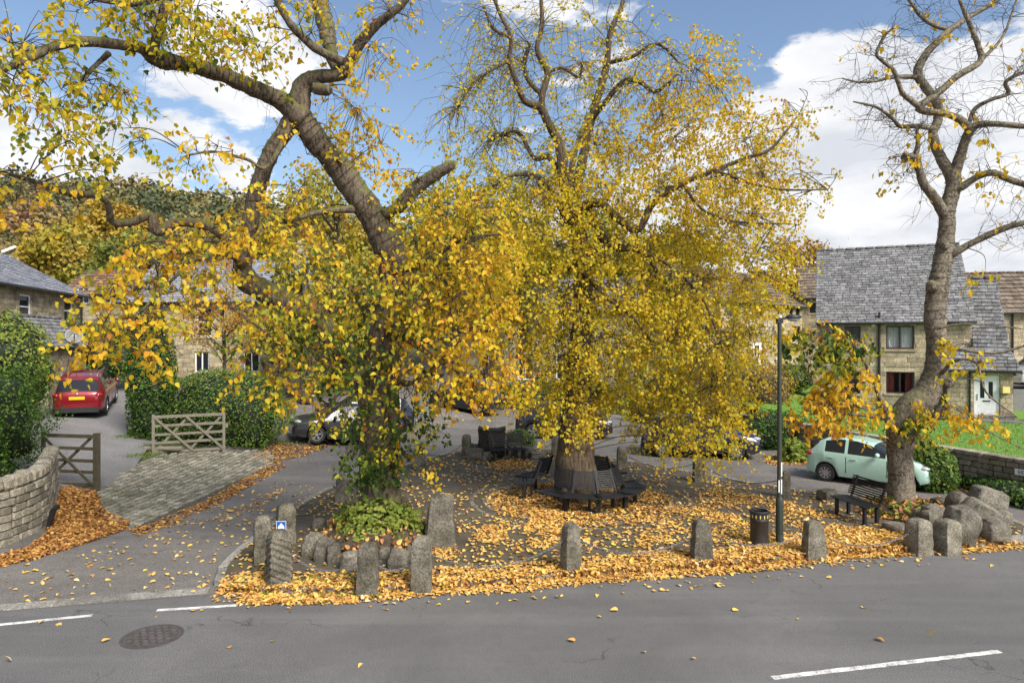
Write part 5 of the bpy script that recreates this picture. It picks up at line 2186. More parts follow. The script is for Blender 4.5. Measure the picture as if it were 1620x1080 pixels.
for i, (px, py, wp, hp, dep, lab) in enumerate(rock_list):
    Y = (CAM_H - GZ) * FPX / (py - 540)
    x = (px - 810) / FPX * Y
    mb = boulder((x, Y + dep * 0.4, GZ - 0.04), (wp / FPX * Y * 0.84, dep * 0.7, hp / FPX * Y * 0.92), random.uniform(-0.4, 0.4), random.uniform(-0.22, 0.22), i + 2, 0.42, 0.12)
    o = obj('rock', mb.mesh('rock', 'rock', True, 60))
    tag(o, lab, 'rock', 'rocks round the left tree')
rr = [
    (1524, 860, 50, 62, 0.7, 'leaning smooth boulder right of the square bollards', 0.25), (1483, 838, 34, 44, 0.5, 'rounded boulder rising behind the square bollards', -0.1), (1550, 836, 58, 46, 0.9, 'long sloping boulder in the middle of the right hand pile', 0.55), (1577, 857, 46, 40, 0.7, 'rounded boulder at the front right of the pile', 0.1),
    (1552, 852, 18, 20, 0.35, 'small wedge stone between two front boulders', 0.0), (1572, 812, 62, 42, 1.0, 'largest boulder crowning the right end of the pile', 0.25), (1590, 830, 34, 24, 0.6, 'flat boulder stacked under the crowning one', 0.05), (1586, 856, 26, 36, 0.55, 'upright boulder propping the right end', 0.0),
    (1495, 806, 34, 20, 0.5, 'low rock at the back left of the right pile', 0.0), (1520, 812, 40, 34, 0.6, 'pointed boulder at the top of the pile beside the ivy', 0.45), (1535, 822, 30, 20, 0.5, 'small boulder wedged above the leaning one', 0.4), (1341, 838, 0, 0, 0, '', 0)]
for i, (px, py, wp, hp, dep, lab, tl) in enumerate(rr):
    if not wp:
        continue
    Y0 = {1572: 16.0, 1590: 15.6, 1550: 15.4, 1520: 16.2, 1495: 17.2, 1535: 15.8, 1483: 15.3}.get(px, (CAM_H - GZ) * FPX / (py - 540))
    q = P(px, py, Y0)
    mb = boulder((q.x, q.y + dep * 0.3, max(GZ - 0.05, q.z)), (wp / FPX * Y0 * 0.86, dep * 0.85, hp / FPX * Y0 * 0.92), random.uniform(-0.3, 0.3), tl, i + 40, 0.46, 0.10)
    o = obj('boulder', mb.mesh('boulder', 'rock', True, 60))
    tag(o, lab, 'boulder', 'boulders round the right tree')
    if max(GZ - 0.05, q.z) > GZ + 0.05:        # the pile's hidden footing
        pass
mb = boulder((10.0, 15.95, GZ - 0.03), (1.4, 1.0, 0.42), 0.2, 0.0, 71, 0.55, 0.35)
o = obj('boulder', mb.mesh('boulder', 'rock', True, 60))
tag(o, 'broad base boulder filling the middle of the right hand pile', 'boulder', 'boulders round the right tree')
mb = boulder((10.95, 16.3, GZ - 0.03), (0.9, 0.9, 0.52), 0.1, 0.0, 72, 0.6, 0.1)
o = obj('boulder', mb.mesh('boulder', 'rock', True, 60))
tag(o, 'blocky boulder under the crowning one at the right end', 'boulder', 'boulders round the right tree')
mb = boulder((8.72, 15.55, GZ - 0.02), (0.42, 0.4, 0.20), 0.3, 0, 77, 0.6)
o = obj('rock', mb.mesh('rock', 'rock', True, 60))
tag(o, 'low flat rock between bench and square bollards', 'rock')
mb = boulder((8.55, 18.5, GZ - 0.02), (0.42, 0.4, 0.34), 0.3, 0, 78, 0.6)
o = obj('rock', mb.mesh('rock', 'rock', True, 60))
tag(o, 'mossy stone at the road edge behind the right bench', 'rock')

# carved stone seat with its rockery and planter
t = thing('carved_stone', 'dark carved stone block with a dished top behind the far bench', 'sculpture', (-0.75, 25.6, GZ))
bm = bmesh.new()
bmesh.ops.create_cube(bm, size=2.0)
bmesh.ops.subdivide_edges(bm, edges=bm.edges[:], cuts=14, use_grid_fill=True)
for v in bm.verts:
    q = v.co.copy()
    f = 1 + 0.10 * mnoise.noise(q * 3.5) + 0.12 * abs(mnoise.noise(q * 6.0))
    z = q.z
    if z > 0.9:
        z -= 0.16 * (1 - q.x ** 2)
    v.co = Vector((q.x * 0.46 * f * (1 + 0.05 * q.z), q.y * 0.35 * f, (z + 1) * 0.55))
mb = MB()
mb.add([v.co for v in bm.verts], [tuple(a.index for a in f.verts) for f in bm.faces])
bm.free()
part('block', mb, 'carved', t, True, 50, local=True)
for i, (x, y, w_, d_, h_, lab) in enumerate(((-1.35, 25.0, 0.62, 0.6, 0.42, 'squared rock left of the far bench'), (-0.85, 24.75, 0.5, 0.5, 0.34, 'low squared rock behind the far bench leg'), (-1.2, 25.7, 0.8, 0.7, 0.5, 'rock at the foot of the carved stone on the left'), (0.45, 25.6, 0.7, 0.7, 0.42, 'rock right of the far bench'),
                                            (0.95, 25.2, 0.6, 0.5, 0.26, 'flat rock at the right end of the rockery'), (0.1, 26.0, 0.6, 0.5, 0.5, 'pale rock between carved stone and planter'))):
    mb = boulder((x, y, GZ - 0.03), (w_, d_, h_), random.uniform(-.4, .4), 0.05, i + 60, 0.7)
    o = obj('rock', mb.mesh('rock', 'rock', True, 60))
    tag(o, lab, 'rock', 'rocks of the far rockery')

# ------------------------------------------------------------------ lamp post, bin
lx, ly = 5.73, 14.62
t = thing('lamp_post', 'dark green street lamp post with flat lantern beside the litter bin', 'lamp post', (lx, ly, GZ))
mb = MB()
mb.lathe([(0.085, 0), (0.085, 0.06), (0.080, 0.07), (0.080, 0.88), (0.072, 0.93), (0.056, 0.98)], 18)
part('base', mb, 'lamp_green', t, True, 40, local=True)
mb = MB()
mb.lathe([(0.055, 0.97), (0.052, 1.05), (0.046, 3.0), (0.042, 4.72)], 16)
part('pole', mb, 'lamp_green', t, True, 40, local=True)
mb = MB()
mb.box((0.0, 0, 4.74), (0.12, 0.10, 0.10))
mb.bar((0.0, 0, 4.78), (0.16, 0, 4.80), 0.07, 0.05)
part('arm', mb, 'black_metal', t, local=True)
ln = MB()
ln.lathe([(0.03, 0.055), (0.12, 0.05), (0.17, 0.02), (0.18, -0.005), (0.17, -0.02), (0.0, -0.02)], 18, Matrix.Translation((0.30, 0, 4.82)) @ Matrix.Diagonal((1.0, 0.62, 1, 1)))
hd_ = part('lantern', ln, 'black_metal', t, True, 40, local=True)
mb = MB()
mb.lathe([(0.14, 0.0), (0.12, -0.04), (0.06, -0.07), (0.0, -0.075)], 16, Matrix.Translation((0.30, 0, 4.80)) @ Matrix.Diagonal((1, 0.6, 1, 1)))
part('lens', mb, 'headlamp', hd_, True, local=True)
mb = MB()
mb.lathe([(0.03, 0), (0.035, 0.03), (0.02, 0.06), (0.0, 0.065)], 10, Matrix.Translation((0.02, 0, 4.79)))
part('photocell', mb, 'white_paint', t, True, local=True)
for i, (z0_, z1_, xo) in enumerate(((1.42, 1.72, 0.024), (1.05, 1.36, 0.022), (1.08, 1.34, -0.03))):
    mb = MB()
    mb.box((xo, -0.050, (z0_ + z1_) / 2), (0.026, 0.008, z1_ - z0_))
    part('sticker', mb, 'curtain', t, local=True)
mb = MB()
mb.box((0, -0.081, 0.5), (0.07, 0.006, 0.62))
part('access_door', mb, 'lamp_green', t, local=True)

t = thing('litter_bin', 'round black litter bin with liner left of the lamp post', 'bin', (5.27, 14.55, GZ))
mb = MB()
mb.lathe([(0.17, 0.0), (0.195, 0.02), (0.195, 0.05), (0.185, 0.06), (0.188, 0.50), (0.196, 0.51), (0.196, 0.53), (0.188, 0.54), (0.192, 0.68), (0.175, 0.68), (0.165, 0.10)], 28)
part('body', mb, 'dark_bin', t, True, 40, local=True)
mb = MB()
mb.lathe([(0.168, 0.655), (0.172, 0.71), (0.205, 0.71), (0.212, 0.69), (0.205, 0.655)], 28)
part('rim', mb, 'black_metal', t, True, 40, local=True)
mb = lumpy_ball((0, 0, 0.62), (0.165, 0.165, 0.05), 0.6, 3, 3)
part('liner', mb, 'black_metal', t, local=True)
for k in range(14):
    a_ = 2 * math.pi * k / 14
    mb = MB()
    mb.box((0, 0, 0), (0.004, 0.022, 0.07), Matrix.Rotation(a_, 4, 'Z') @ Matrix.Translation((0.193, 0, 0.60)))
    part('slot', mb, 'yellow_box', t, local=True)

# ------------------------------------------------------------------ gates
def gate(name, a, b, top_z, bot_z, mat, label, post_at, flip=False, wheel=None):
    a, b = Vector(a), Vector(b)
    t = thing(name, label, 'gate', (b.x, b.y, b.z), 0.0, 'five bar gates')
    d = (b - a)
    d.z = 0
    L = d.length
    d.normalize()
    s_ = Vector((-d.y, d.x, 0))
    H = top_z - bot_z

    def at(u, v, o=0.0):
        return a + d * u + s_ * o + Vector((0, 0, bot_z - a.z + v + (b.z - a.z) * 0 * u))

    hs = [0.05, 0.30, 0.52, 0.76, 1.0]
    for k, f in enumerate(hs):
        mb = MB()
        mb.bar(at(0, H * f), at(L, H * f), 0.035, 0.085 if k < 4 else 0.10)
        part('rail', mb, mat, t)
    for (u0, f0, u1, f1, o) in ((0.03, 0.05, 0.50, 1.0, 0.045), (0.50, 0.05, 0.97, 1.0, 0.045), (0.03, 1.0, 0.55, 0.05, -0.045), (0.45, 1.0, 0.97, 0.05, -0.045)) if L > 2.2 else ((0.02, 0.05, 0.9, 1.0, 0.045), (0.02, 1.0, 0.95, 0.05, -0.045)):
        mb = MB()
        mb.bar(at(L * u0, H * f0, o), at(L * u1, H * f1, o), 0.03, 0.075)
        part('brace', mb, mat, t)
    for u in (0.02, 0.98):
        mb = MB()
        mb.bar(at(L * u, -0.06), at(L * u, H * 1.04 + 0.03), 0.07, 0.09, (d.x, d.y, 0))
        part('stile', mb, mat, t)
    if post_at:
        mb = MB()
        c = at(L * post_at, -0.15)
        mb.bar(c, at(L * post_at, H + 0.10), 0.13, 0.13, (d.x, d.y, 0))
        part('end_post', mb, mat, t)
    mb = MB()
    mb.box((0, 0, 0), (0.10, 0.03, 0.16), Matrix.Translation(at(L * 1.02, H * 0.68)) @ Matrix.Rotation(math.atan2(d.y, d.x), 4, 'Z'))
    part('latch', mb, mat, t)
    return t


pa = G(153, 776)
pb = Vector((pa.x - 1.75, pa.y + 0.35, terrain(pa.x - 1.75, pa.y + 0.35)))
gate('field_gate', pb, pa, pa.z + (90 / FPX * pa.y) - 0.08, pa.z + 0.08, 'brown_wood', 'mossy brown five bar gate standing open by the garden wall', 1.0)
pa, pb = G(240, 714), G(360, 714)
pb.y -= 0.2
gate('field_gate', pa, pb, pb.z + 61 / FPX * pb.y, pb.z + 0.1, 'grey_wood', 'weathered grey five bar gate folded back against the hedge', None)
mb = MB()
q = G(270, 712)
mb.tube([q + Vector((-0.75, -0.25, 0.10)), q + Vector((0.55, -0.3, 0.10))], 0.09, 10)
o = obj('log', mb.mesh('log', 'grey_wood', True, 40))
tag(o, 'pale cylindrical log lying at the foot of the grey gate', 'log')
mb = MB()
mb.bar(G(78, 833) + Vector((0.05, -0.1, 0)), G(78, 833) + Vector((0.16, -0.1, 0.42)), 0.09, 0.09, (0, 1, 0))
mb.bar(G(78, 833) + Vector((0.14, -0.1, 0.40)), G(78, 833) + Vector((0.14, 0.1, 0.46)), 0.09, 0.09)
o = obj('drain_pipe', mb.mesh('drain_pipe', 'gutter_black'))
tag(o, 'short black drain pipe at the end of the garden wall', 'pipe')

# name plate on the roadside wall
q0, q1 = P(1600, 742, 19.0), P(1665, 752, 18.2)
for i in range(len(RWALL) - 1):
    pass
t = thing('street_sign', 'white street name plate fixed to the roadside wall', 'sign', (14.25, 18.9, 0.6))
d_ = (Vector((14.65, 18.35)) - Vector((14.05, 19.6))).normalized()
nrm_ = Vector((-abs(d_.y), -abs(d_.x))).normalized()
c_ = Vector((14.36, 18.9)) + Vector((nrm_.x, nrm_.y)) * 0.235 + d_ * 0.35
Mx = Matrix.Translation((c_.x, c_.y, 0.78)) @ Matrix.Rotation(math.atan2(d_.y, d_.x), 4, 'Z')
mb = MB()
mb.box((0, 0, 0), (1.25, 0.02, 0.17), Mx)
part('plate', mb, 'white_paint', t)
fc = bpy.data.curves.new('name_text', 'FONT')
fc.body = 'EIDE'
fc.size = 0.14
fc.align_x = 'LEFT'
fc.align_y = 'CENTER'
fc.extrude = 0.002
fo = bpy.data.objects.new('name_text', fc)
COL.objects.link(fo)
dg = bpy.context.evaluated_depsgraph_get()
tm = bpy.data.meshes.new_from_object(fo.evaluated_get(dg))
bpy.data.objects.remove(fo)
tm.materials.clear()
tm.materials.append(MATS['black_metal'])
o = obj('lettering', tm, t, M=Mx @ Matrix.Translation((-0.54, -0.014, 0)) @ Matrix.Rotation(R(90), 4, 'X'))

# a wheelie bin and cone in the distance
t = thing('wheelie_bin', 'dark wheeled bin against the stone house right of the trunk', 'bin', (17.3, 28.9, 1.05))
mb = MB()
mb.add([(-0.24, -0.28, 0.06), (0.24, -0.28, 0.06), (0.24, 0.28, 0.06), (-0.24, 0.28, 0.06), (-0.29, -0.36, 0.98), (0.29, -0.36, 0.98), (0.29, 0.36, 0.98), (-0.29, 0.36, 0.98)], [(3, 2, 1, 0), (4, 5, 6, 7), (0, 1, 5, 4), (1, 2, 6, 5), (2, 3, 7, 6), (3, 0, 4, 7)])
part('tub', mb, 'black_metal', t, local=True)
mb = MB()
mb.box((0, 0, 1.02), (0.62, 0.78, 0.07))
part('lid', mb, 'navy_paint', t, local=True)
for s_ in (-1, 1):
    mb = MB()
    mb.lathe([(0.0, 0), (0.1, 0), (0.1, 0.05), (0.0, 0.05)], 14, Matrix.Translation((s_ * 0.26, 0.3, 0.1)), 'Y')
    part('wheel', mb, 'rubber', t, local=True)
q = G(588, 606)
t = thing('traffic_cone', 'orange traffic cone far up the road left of the left trunk', 'cone', q)
mb = MB()
mb.box((0, 0, 0.02), (0.4, 0.4, 0.04))
part('base', mb, 'rubber', t, local=True)
mb = MB()
mb.lathe([(0.16, 0.04), (0.11, 0.3), (0.04, 0.75), (0.0, 0.76)], 14)
part('cone_body', mb, 'cone_orange', t, True, 40, local=True)


# ================================================================== the three limes
def tree_parts(t, trunks, limbs, bark, tw, L, leaf_mat, tmpl, singles, sides=14, gn=0.14):
    rows = []
    for i, r_ in enumerate(trunks):
        mb = MB()
        rows.append(limb_mesh(mb, px_path(r_), sides, 8, gn, i))
        part('trunk', mb, bark, t, True)
    for i, r_ in enumerate(limbs):
        mb = MB()
        rows.append(limb_mesh(mb, px_path(r_), 9, 6, gn, i + 9))
        part('limb', mb, bark, t, True)
    return rows


# ---- left tree
LT = thing('lime_tree', 'old crooked lime tree with ivy at its foot, left of the others', 'tree', (-2.95, 15.0, GZ), 0, 'old limes on the green')
trunks = [[(600, 870, 15.0, 56), (600, 810, 15.0, 38), (600, 760, 15.0, 30), (599, 690, 15.0, 30), (604, 600, 15.0, 28), (612, 500, 15.0, 25), (624, 432, 15.0, 24), (612, 385, 14.9, 25), (585, 335, 14.8, 21), (548, 282, 14.6, 20), (515, 240, 14.4, 19), (487, 205, 14.2, 19), (470, 172, 14.1, 19)]]
limbs = [
    [(600, 665, 15.0, 21.3), (565, 590, 14.9, 19.7), (520, 525, 14.8, 18.0), (470, 484, 14.7, 18.9), (420, 462, 14.6, 18.9), (388, 440, 14.5, 18.0), (384, 405, 14.4, 13.9), (394, 360, 14.3, 12.3), (405, 305, 14.2, 13.1), (425, 250, 14.1, 13.1), (452, 205, 14.1, 13.9), (478, 165, 14.1, 14.8)],
    [(480, 190, 14.1, 19.7), (445, 160, 13.9, 14.8), (400, 139, 13.6, 13.1), (350, 118, 13.2, 12.3), (300, 103, 12.8, 12.3), (248, 94, 12.4, 12.3), (225, 78, 12.1, 8.2), (180, 70, 11.7, 8.2), (130, 66, 11.2, 8.2), (85, 74, 10.8, 7.4), (40, 95, 10.4, 6.6), (-20, 120, 10.0, 4.9)],
    [(472, 180, 14.1, 18.0), (478, 140, 14.1, 15.6), (500, 122, 14.0, 11.5), (540, 117, 13.9, 9.8), (552, 98, 13.8, 9.0), (570, 68, 13.7, 9.0), (598, 38, 13.6, 7.4), (635, 8, 13.5, 5.7), (660, -30, 13.4, 4.9)],
    [(540, 118, 13.9, 9.0), (525, 90, 14.2, 10.7), (516, 45, 14.5, 13.1), (505, -5, 14.8, 12.3), (500, -80, 15.0, 10.7)],
    [(548, 100, 13.8, 6.6), (505, 80, 13.6, 6.6), (470, 50, 13.5, 6.6), (442, 10, 13.4, 4.9), (425, -40, 13.4, 4.1)],
    [(500, 140, 14.0, 9.8), (515, 143, 13.8, 9.0), (521, 141, 13.75, 7.4)],
    [(575, 330, 14.8, 9.8), (620, 335, 14.7, 9.8), (655, 300, 14.6, 11.5), (690, 275, 14.5, 9.8), (712, 262, 14.4, 8.2), (719, 258, 14.4, 4.9)],
    [(384, 415, 14.4, 9.0), (350, 372, 14.1, 6.6), (318, 355, 13.9, 7.4), (280, 352, 13.7, 7.4), (248, 366, 13.5, 8.2), (238, 342, 13.4, 7.4), (205, 352, 13.2, 5.7), (178, 350, 13.0, 5.7), (170, 322, 12.7, 4.9), (150, 308, 12.4, 5.7), (110, 307, 11.9, 4.9), (60, 290, 11.3, 3.3), (0, 271, 10.6, 2.5), (-60, 255, 10.0, 1.6)],
    [(384, 425, 14.4, 7.4), (372, 408, 14.0, 4.9), (345, 400, 13.5, 3.7), (300, 415, 12.9, 3.3), (250, 438, 12.3, 2.9), (190, 470, 11.6, 2.0)],
    [(300, 415, 12.9, 2.9), (270, 445, 12.5, 2.5), (235, 480, 12.0, 2.0), (200, 520, 11.5, 1.6), (160, 560, 11.0, 1.3)],
    [(384, 412, 14.4, 6.6), (362, 385, 14.2, 4.1), (310, 380, 13.8, 2.9), (240, 382, 13.3, 2.0), (180, 395, 12.8, 1.3)],
    [(612, 600, 15.0, 9.8), (655, 605, 14.4, 4.1), (690, 575, 13.9, 3.3), (718, 546, 13.6, 2.6), (714, 500, 13.5, 1.8), (708, 450, 13.4, 1.3)],
    [(718, 546, 13.6, 2.5), (750, 530, 13.4, 1.6), (785, 520, 13.2, 1.1)],
    [(565, 330, 14.7, 7.4), (530, 333, 14.3, 4.9), (495, 338, 14.0, 4.1), (460, 350, 13.7, 4.1)],
    [(470, 175, 14.1, 5.7), (425, 262, 13.6, 3.3), (390, 252, 13.2, 2.5), (340, 240, 12.7, 2.0), (300, 245, 12.3, 1.5)],
    [(172, 85, 11.9, 4.9), (150, 105, 11.6, 3.3), (130, 130, 11.4, 2.5)],
    [(238, 86, 12.1, 9.0), (252, 50, 12.0, 8.2), (262, 10, 12.0, 6.6), (268, -40, 12.0, 5.7)],
    [(250, -5, 12.0, 5.7), (215, 6, 11.8, 4.9), (170, 2, 11.5, 4.1), (110, -10, 11.2, 3.3)],
    [(620, 430, 14.8, 9.8), (680, 410, 14.2, 4.1), (730, 380, 13.7, 3.3), (790, 370, 13.2, 2.0)],
    [(610, 470, 14.8, 8.2), (560, 480, 14.0, 4.1), (500, 505, 13.2, 3.3), (440, 540, 12.5, 2.0)],
    [(606, 560, 14.7, 7.4), (560, 600, 13.9, 3.3), (520, 640, 13.4, 2.0), (488, 700, 13.2, 1.3)],
    [(612, 520, 14.7, 7.4), (680, 560, 14.0, 3.3), (740, 600, 13.5, 2.5), (780, 640, 13.2, 1.6)],
]
tw = MB()
rows = tree_parts(LT, trunks, limbs, 'bark', tw, None, None, None, 0)
mb = boulder((rows[1][47][0], rows[1][47][1], rows[1][47][2] - 0.1), (0.3, 0.25, 0.25), 0, 0, 3, 0.3)
L = Leaves()
blobs = [
    # px py Y rx ry depth n tone sd   -- the big skirt of leaves
    (690, 350, 14.2, 70, 40, 1.0, 380, .66, .12), (740, 370, 13.6, 85, 60, 1.1, 520, .70, .11), (700, 440, 13.6, 110, 60, 1.2, 620, .70, .11), (770, 450, 13.2, 60, 60, 1.0, 380, .76, .08), (690, 500, 13.4, 90, 50, 1.1, 420, .70, .10),
    (760, 530, 13.2, 65, 60, 1.0, 400, .74, .09), (700, 590, 13.3, 80, 50, 1.0, 360, .74, .10), (770, 610, 13.1, 50, 45, 0.8, 260, .78, .07), (720, 640, 13.2, 45, 30, 0.7, 120, .78, .08), (600, 520, 13.6, 90, 60, 1.0, 420, .44, .22),
    (540, 480, 13.2, 80, 40, 1.0, 330, .66, .14), (480, 520, 12.8, 70, 45, 1.0, 320, .56, .20), (430, 560, 12.6, 55, 50, .9, 280, .52, .22), (490, 590, 12.8, 70, 50, .9, 320, .34, .24), (555, 590, 13.4, 60, 50, .9, 260, .30, .24),
    (430, 630, 12.6, 35, 35, .7, 90, .70, .12), (490, 640, 13.0, 45, 30, .7, 110, .66, .16), (560, 660, 13.6, 50, 40, .7, 130, .40, .25), (660, 640, 13.8, 50, 50, .7, 170, .36, .24), (640, 690, 14.0, 45, 35, .6, 120, .34, .22),
    (690, 685, 13.6, 28, 30, .4, 40, .12, .10), (575, 740, 14.2, 40, 40, .5, 110, .22, .14), (640, 740, 14.2, 30, 30, .5, 70, .5, .3), (670, 760, 13.8, 16, 20, .3, 22, .72, .06),
    # left of the trunk, mid height
    (430, 380, 13.4, 60, 40, .9, 280, .74, .08), (470, 330, 13.8, 50, 40, .9, 170, .74, .08), (480, 420, 13.4, 60, 40, .9, 200, .66, .14), (510, 380, 15.6, 50, 50, .6, 200, .72, .10), (550, 200, 15.2, 60, 70, .7, 240, .76, .07), (590, 250, 15.2, 40, 50, .6, 140, .76, .07),
    (560, 290, 15.8, 60, 30, .6, 160, .74, .08), (660, 300, 14.2, 60, 25, .6, 120, .74, .08), (500, 240, 13.8, 40, 40, .7, 60, .76, .06), (590, 120, 13.4, 45, 70, .8, 140, .76, .07), (610, 30, 13.3, 45, 40, .7, 80, .74, .08), (440, 20, 13.3, 70, 30, .8, 130, .62, .14), (500, 60, 13.4, 60, 50, .8, 80, .70, .10),
    # low boughs reaching left
    (300, 420, 12.8, 80, 35, .9, 330, .76, .09), (230, 420, 12.3, 60, 40, .9, 210, .76, .09), (190, 480, 11.7, 60, 36, .9, 170, .70, .13), (260, 470, 12.0, 60, 40, .9, 180, .66, .16), (160, 530, 11.2, 50, 42, .8, 180, .76, .08), (220, 530, 11.6, 55, 42, .8, 170, .72, .12), (180, 565, 11.1, 60, 20, .7, 110, .78, .07), (340, 430, 13.0, 50, 40, .8, 160, .68, .14), (350, 390, 13.6, 50, 25, .7, 130, .76, .08),
    (260, 590, 11.8, 35, 25, .6, 50, .76, .06), (110, 590, 11.0, 22, 10, .4, 24, .84, .05), (380, 500, 12.8, 40, 50, .8, 170, .66, .16),
    # top left curtains
    (300, 60, 11.9, 70, 50, .9, 340, .52, .14), (370, 90, 12.6, 60, 45, .8, 210, .58, .13), (240, 40, 11.8, 70, 50, .9, 260, .56, .14), (150, 30, 11.4, 80, 40, .9, 160, .58, .13), (40, 80, 10.5, 60, 60, .9, 230, .62, .12), (30, 160, 10.3, 45, 50, .8, 150, .58, .13), (70, 200, 10.6, 40, 40, .7, 80, .62, .12),
    (130, 150, 11.2, 40, 50, .7, 150, .54, .14), (100, 240, 11.0, 55, 30, .7, 130, .54, .14), (180, 180, 11.5, 35, 50, .7, 110, .52, .14), (200, 250, 11.5, 35, 45, .6, 90, .52, .14), (150, 280, 11.2, 25, 25, .5, 24, .60, .10), (20, 200, 10.3, 30, 30, .5, 30, .66, .1),
    (320, 255, 12.4, 35, 30, .6, 80, .66, .10), (300, 290, 12.3, 30, 25, .5, 30, .68, .10), (30, 320, 10.6, 50, 40, .7, 90, .76, .07), (90, 330, 11.0, 40, 25, .6, 30, .76, .07), (10, 360, 10.4, 25, 15, .5, 20, .78, .06), (430, 100, 13.2, 30, 40, .6, 40, .64, .12),
]
for b in blobs:
    b = b[:6] + (int(b[6] * (1.15 if b[0] < 560 and b[1] > 290 else 1.4)), b[7] - 0.03) + b[8:]
    b = (b[0], b[1] - 20) + b[2:]
    spray(L, tw, rows, b, 0.096 if b[0] < 560 else 0.090, 0.30, 9, (0.3, 0.75), 2, 0.9)
# bare hanging twigs
for (px, py, Y, n, ln) in ((690, 60, 13.4, 26, 1.3), (600, 200, 13.7, 18, 1.4), (180, 150, 11.6, 14, 1.6), (255, 120, 12.3, 10, .9), (440, 170, 13.9, 26, .8), (400, 180, 13.7, 14, .6), (340, 380, 13.7, 16, 1.1), (250, 400, 12.8, 12, 1.0), (60, 270, 11.2, 8, .7), (620, 640, 14.4, 14, 1.0), (640, 690, 14.4, 16, .9), (720, 660, 13.8, 10, 1.0), (490, 700, 13.3, 8, .7)):
    for k in range(n):
        s0 = nearest(rows, P(px + random.gauss(0, 30), py + random.gauss(0, 25), Y))
        twig(tw, s0, (random.gauss(0, .7), random.gauss(0, .5), random.uniform(-0.9, 0.3)), ln * random.uniform(.5, 1.1), 0.006, 6, 0.12, 0.25)
o = part('twig_mass', tw, 'twig_bark', LT, kind='stuff')
L.build('foliage', 'autumn_leaf', LT, 'leaf', 300, 'leaf')


def wound_wire(rows, s0, s1, turns, label, rad=0.0055, swell=1.04):
    """Cable wound round a trunk."""
    mb = MB()
    c = rows
    n = turns * 16
    pts = []
    for i in range(n + 1):
        f = s0 + (s1 - s0) * i / n
        u = f * (len(c) - 1)
        k = min(int(u), len(c) - 2)
        w = u - k
        p = Vector([c[k][j] * (1 - w) + c[k + 1][j] * w for j in range(3)])
        r_ = (c[k][3] * (1 - w) + c[k + 1][3] * w) * swell + 0.008
        tdir = (Vector(c[k + 1][:3]) - Vector(c[k][:3])).normalized()
        s_ = tdir.cross(Vector((0, 1, 0.2))).normalized()
        v_ = tdir.cross(s_)
        a_ = 2 * math.pi * i / 16
        pts.append(p + (s_ * math.cos(a_) + v_ * math.sin(a_)) * r_ + tdir * 0.02 * mnoise.noise(Vector((i * 0.13, 1, 2))))
    mb.tube(pts, rad, 4)
    o = obj('wound_cable', mb.mesh('wound_cable', 'black_metal'))
    return tag(o, label, 'cable', 'cables wound round the trees')


wound_wire(rows[0], 0.56, 0.97, 19, 'dark cable wound round the leaning trunk of the left tree')
wound_wire(rows[2], 0.12, 0.46, 18, 'dark cable wound round the long upper limb of the left tree')
wound_wire(rows[1], 0.70, 0.93, 9, 'dark cable wound round the second stem of the left tree')
wound_wire(rows[4], 0.30, 0.75, 7, 'dark cable wound round the top stem of the left tree')

# ivy and suckers at its foot
t = thing('ivy_mound', 'bright green leafy suckers growing round the foot of the left tree', 'plant', (-2.95, 14.8, GZ))
mb = lumpy_ball((-2.95, 14.75, 0.15), (1.15, 1.2, 0.52), 0.2, 4, 3)
part('soil_heap', mb, 'soil', t, True)
L = Leaves()
shell_leaves(L, (-2.95, 14.75, 0.3), (1.0, 1.0, 0.58), 2600, 0.10, 0.86, 0.14, 0.3, 4, 0, 0.28)
shell_leaves(L, (-2.75, 14.5, 0.62), (0.72, 0.6, 0.36), 900, 0.11, 0.90, 0.10, 0.3, 6, 0, 0.3)
for k in range(15):
    a_ = random.uniform(0, 2 * math.pi)
    z_ = random.uniform(0.8, 3.2)
    c_ = P(600, 540 + (CAM_H - z_) * FPX / 15.0, 15.0)
    q_ = np.array([(c_.x + 0.52 * math.cos(a_), c_.y - abs(0.5 * math.sin(a_)), z_)]) + RNG.normal(size=(30, 3)) * 0.14
    L.add(q_, rand_dirs(30, 1.0, 0.7), norm(RNG.normal(size=(30, 3)) + np.array((0, -1, .6))), RNG.uniform(.07, .14, 30), 0.55 + RNG.normal(size=30) * 0.15)
L.build('leaf_mass', 'green_leaf', t, 'leaf', 150, 'leaf')
L = Leaves()
shell_leaves(L, (-2.95, 14.7, 0.18), (1.25, 1.25, 0.48), 900, 0.10, 0.3, 0.2, 0.2, 4, 0, 0.12)
L.build('dead_leaf_layer', 'litter_leaf', t, 'leaf')

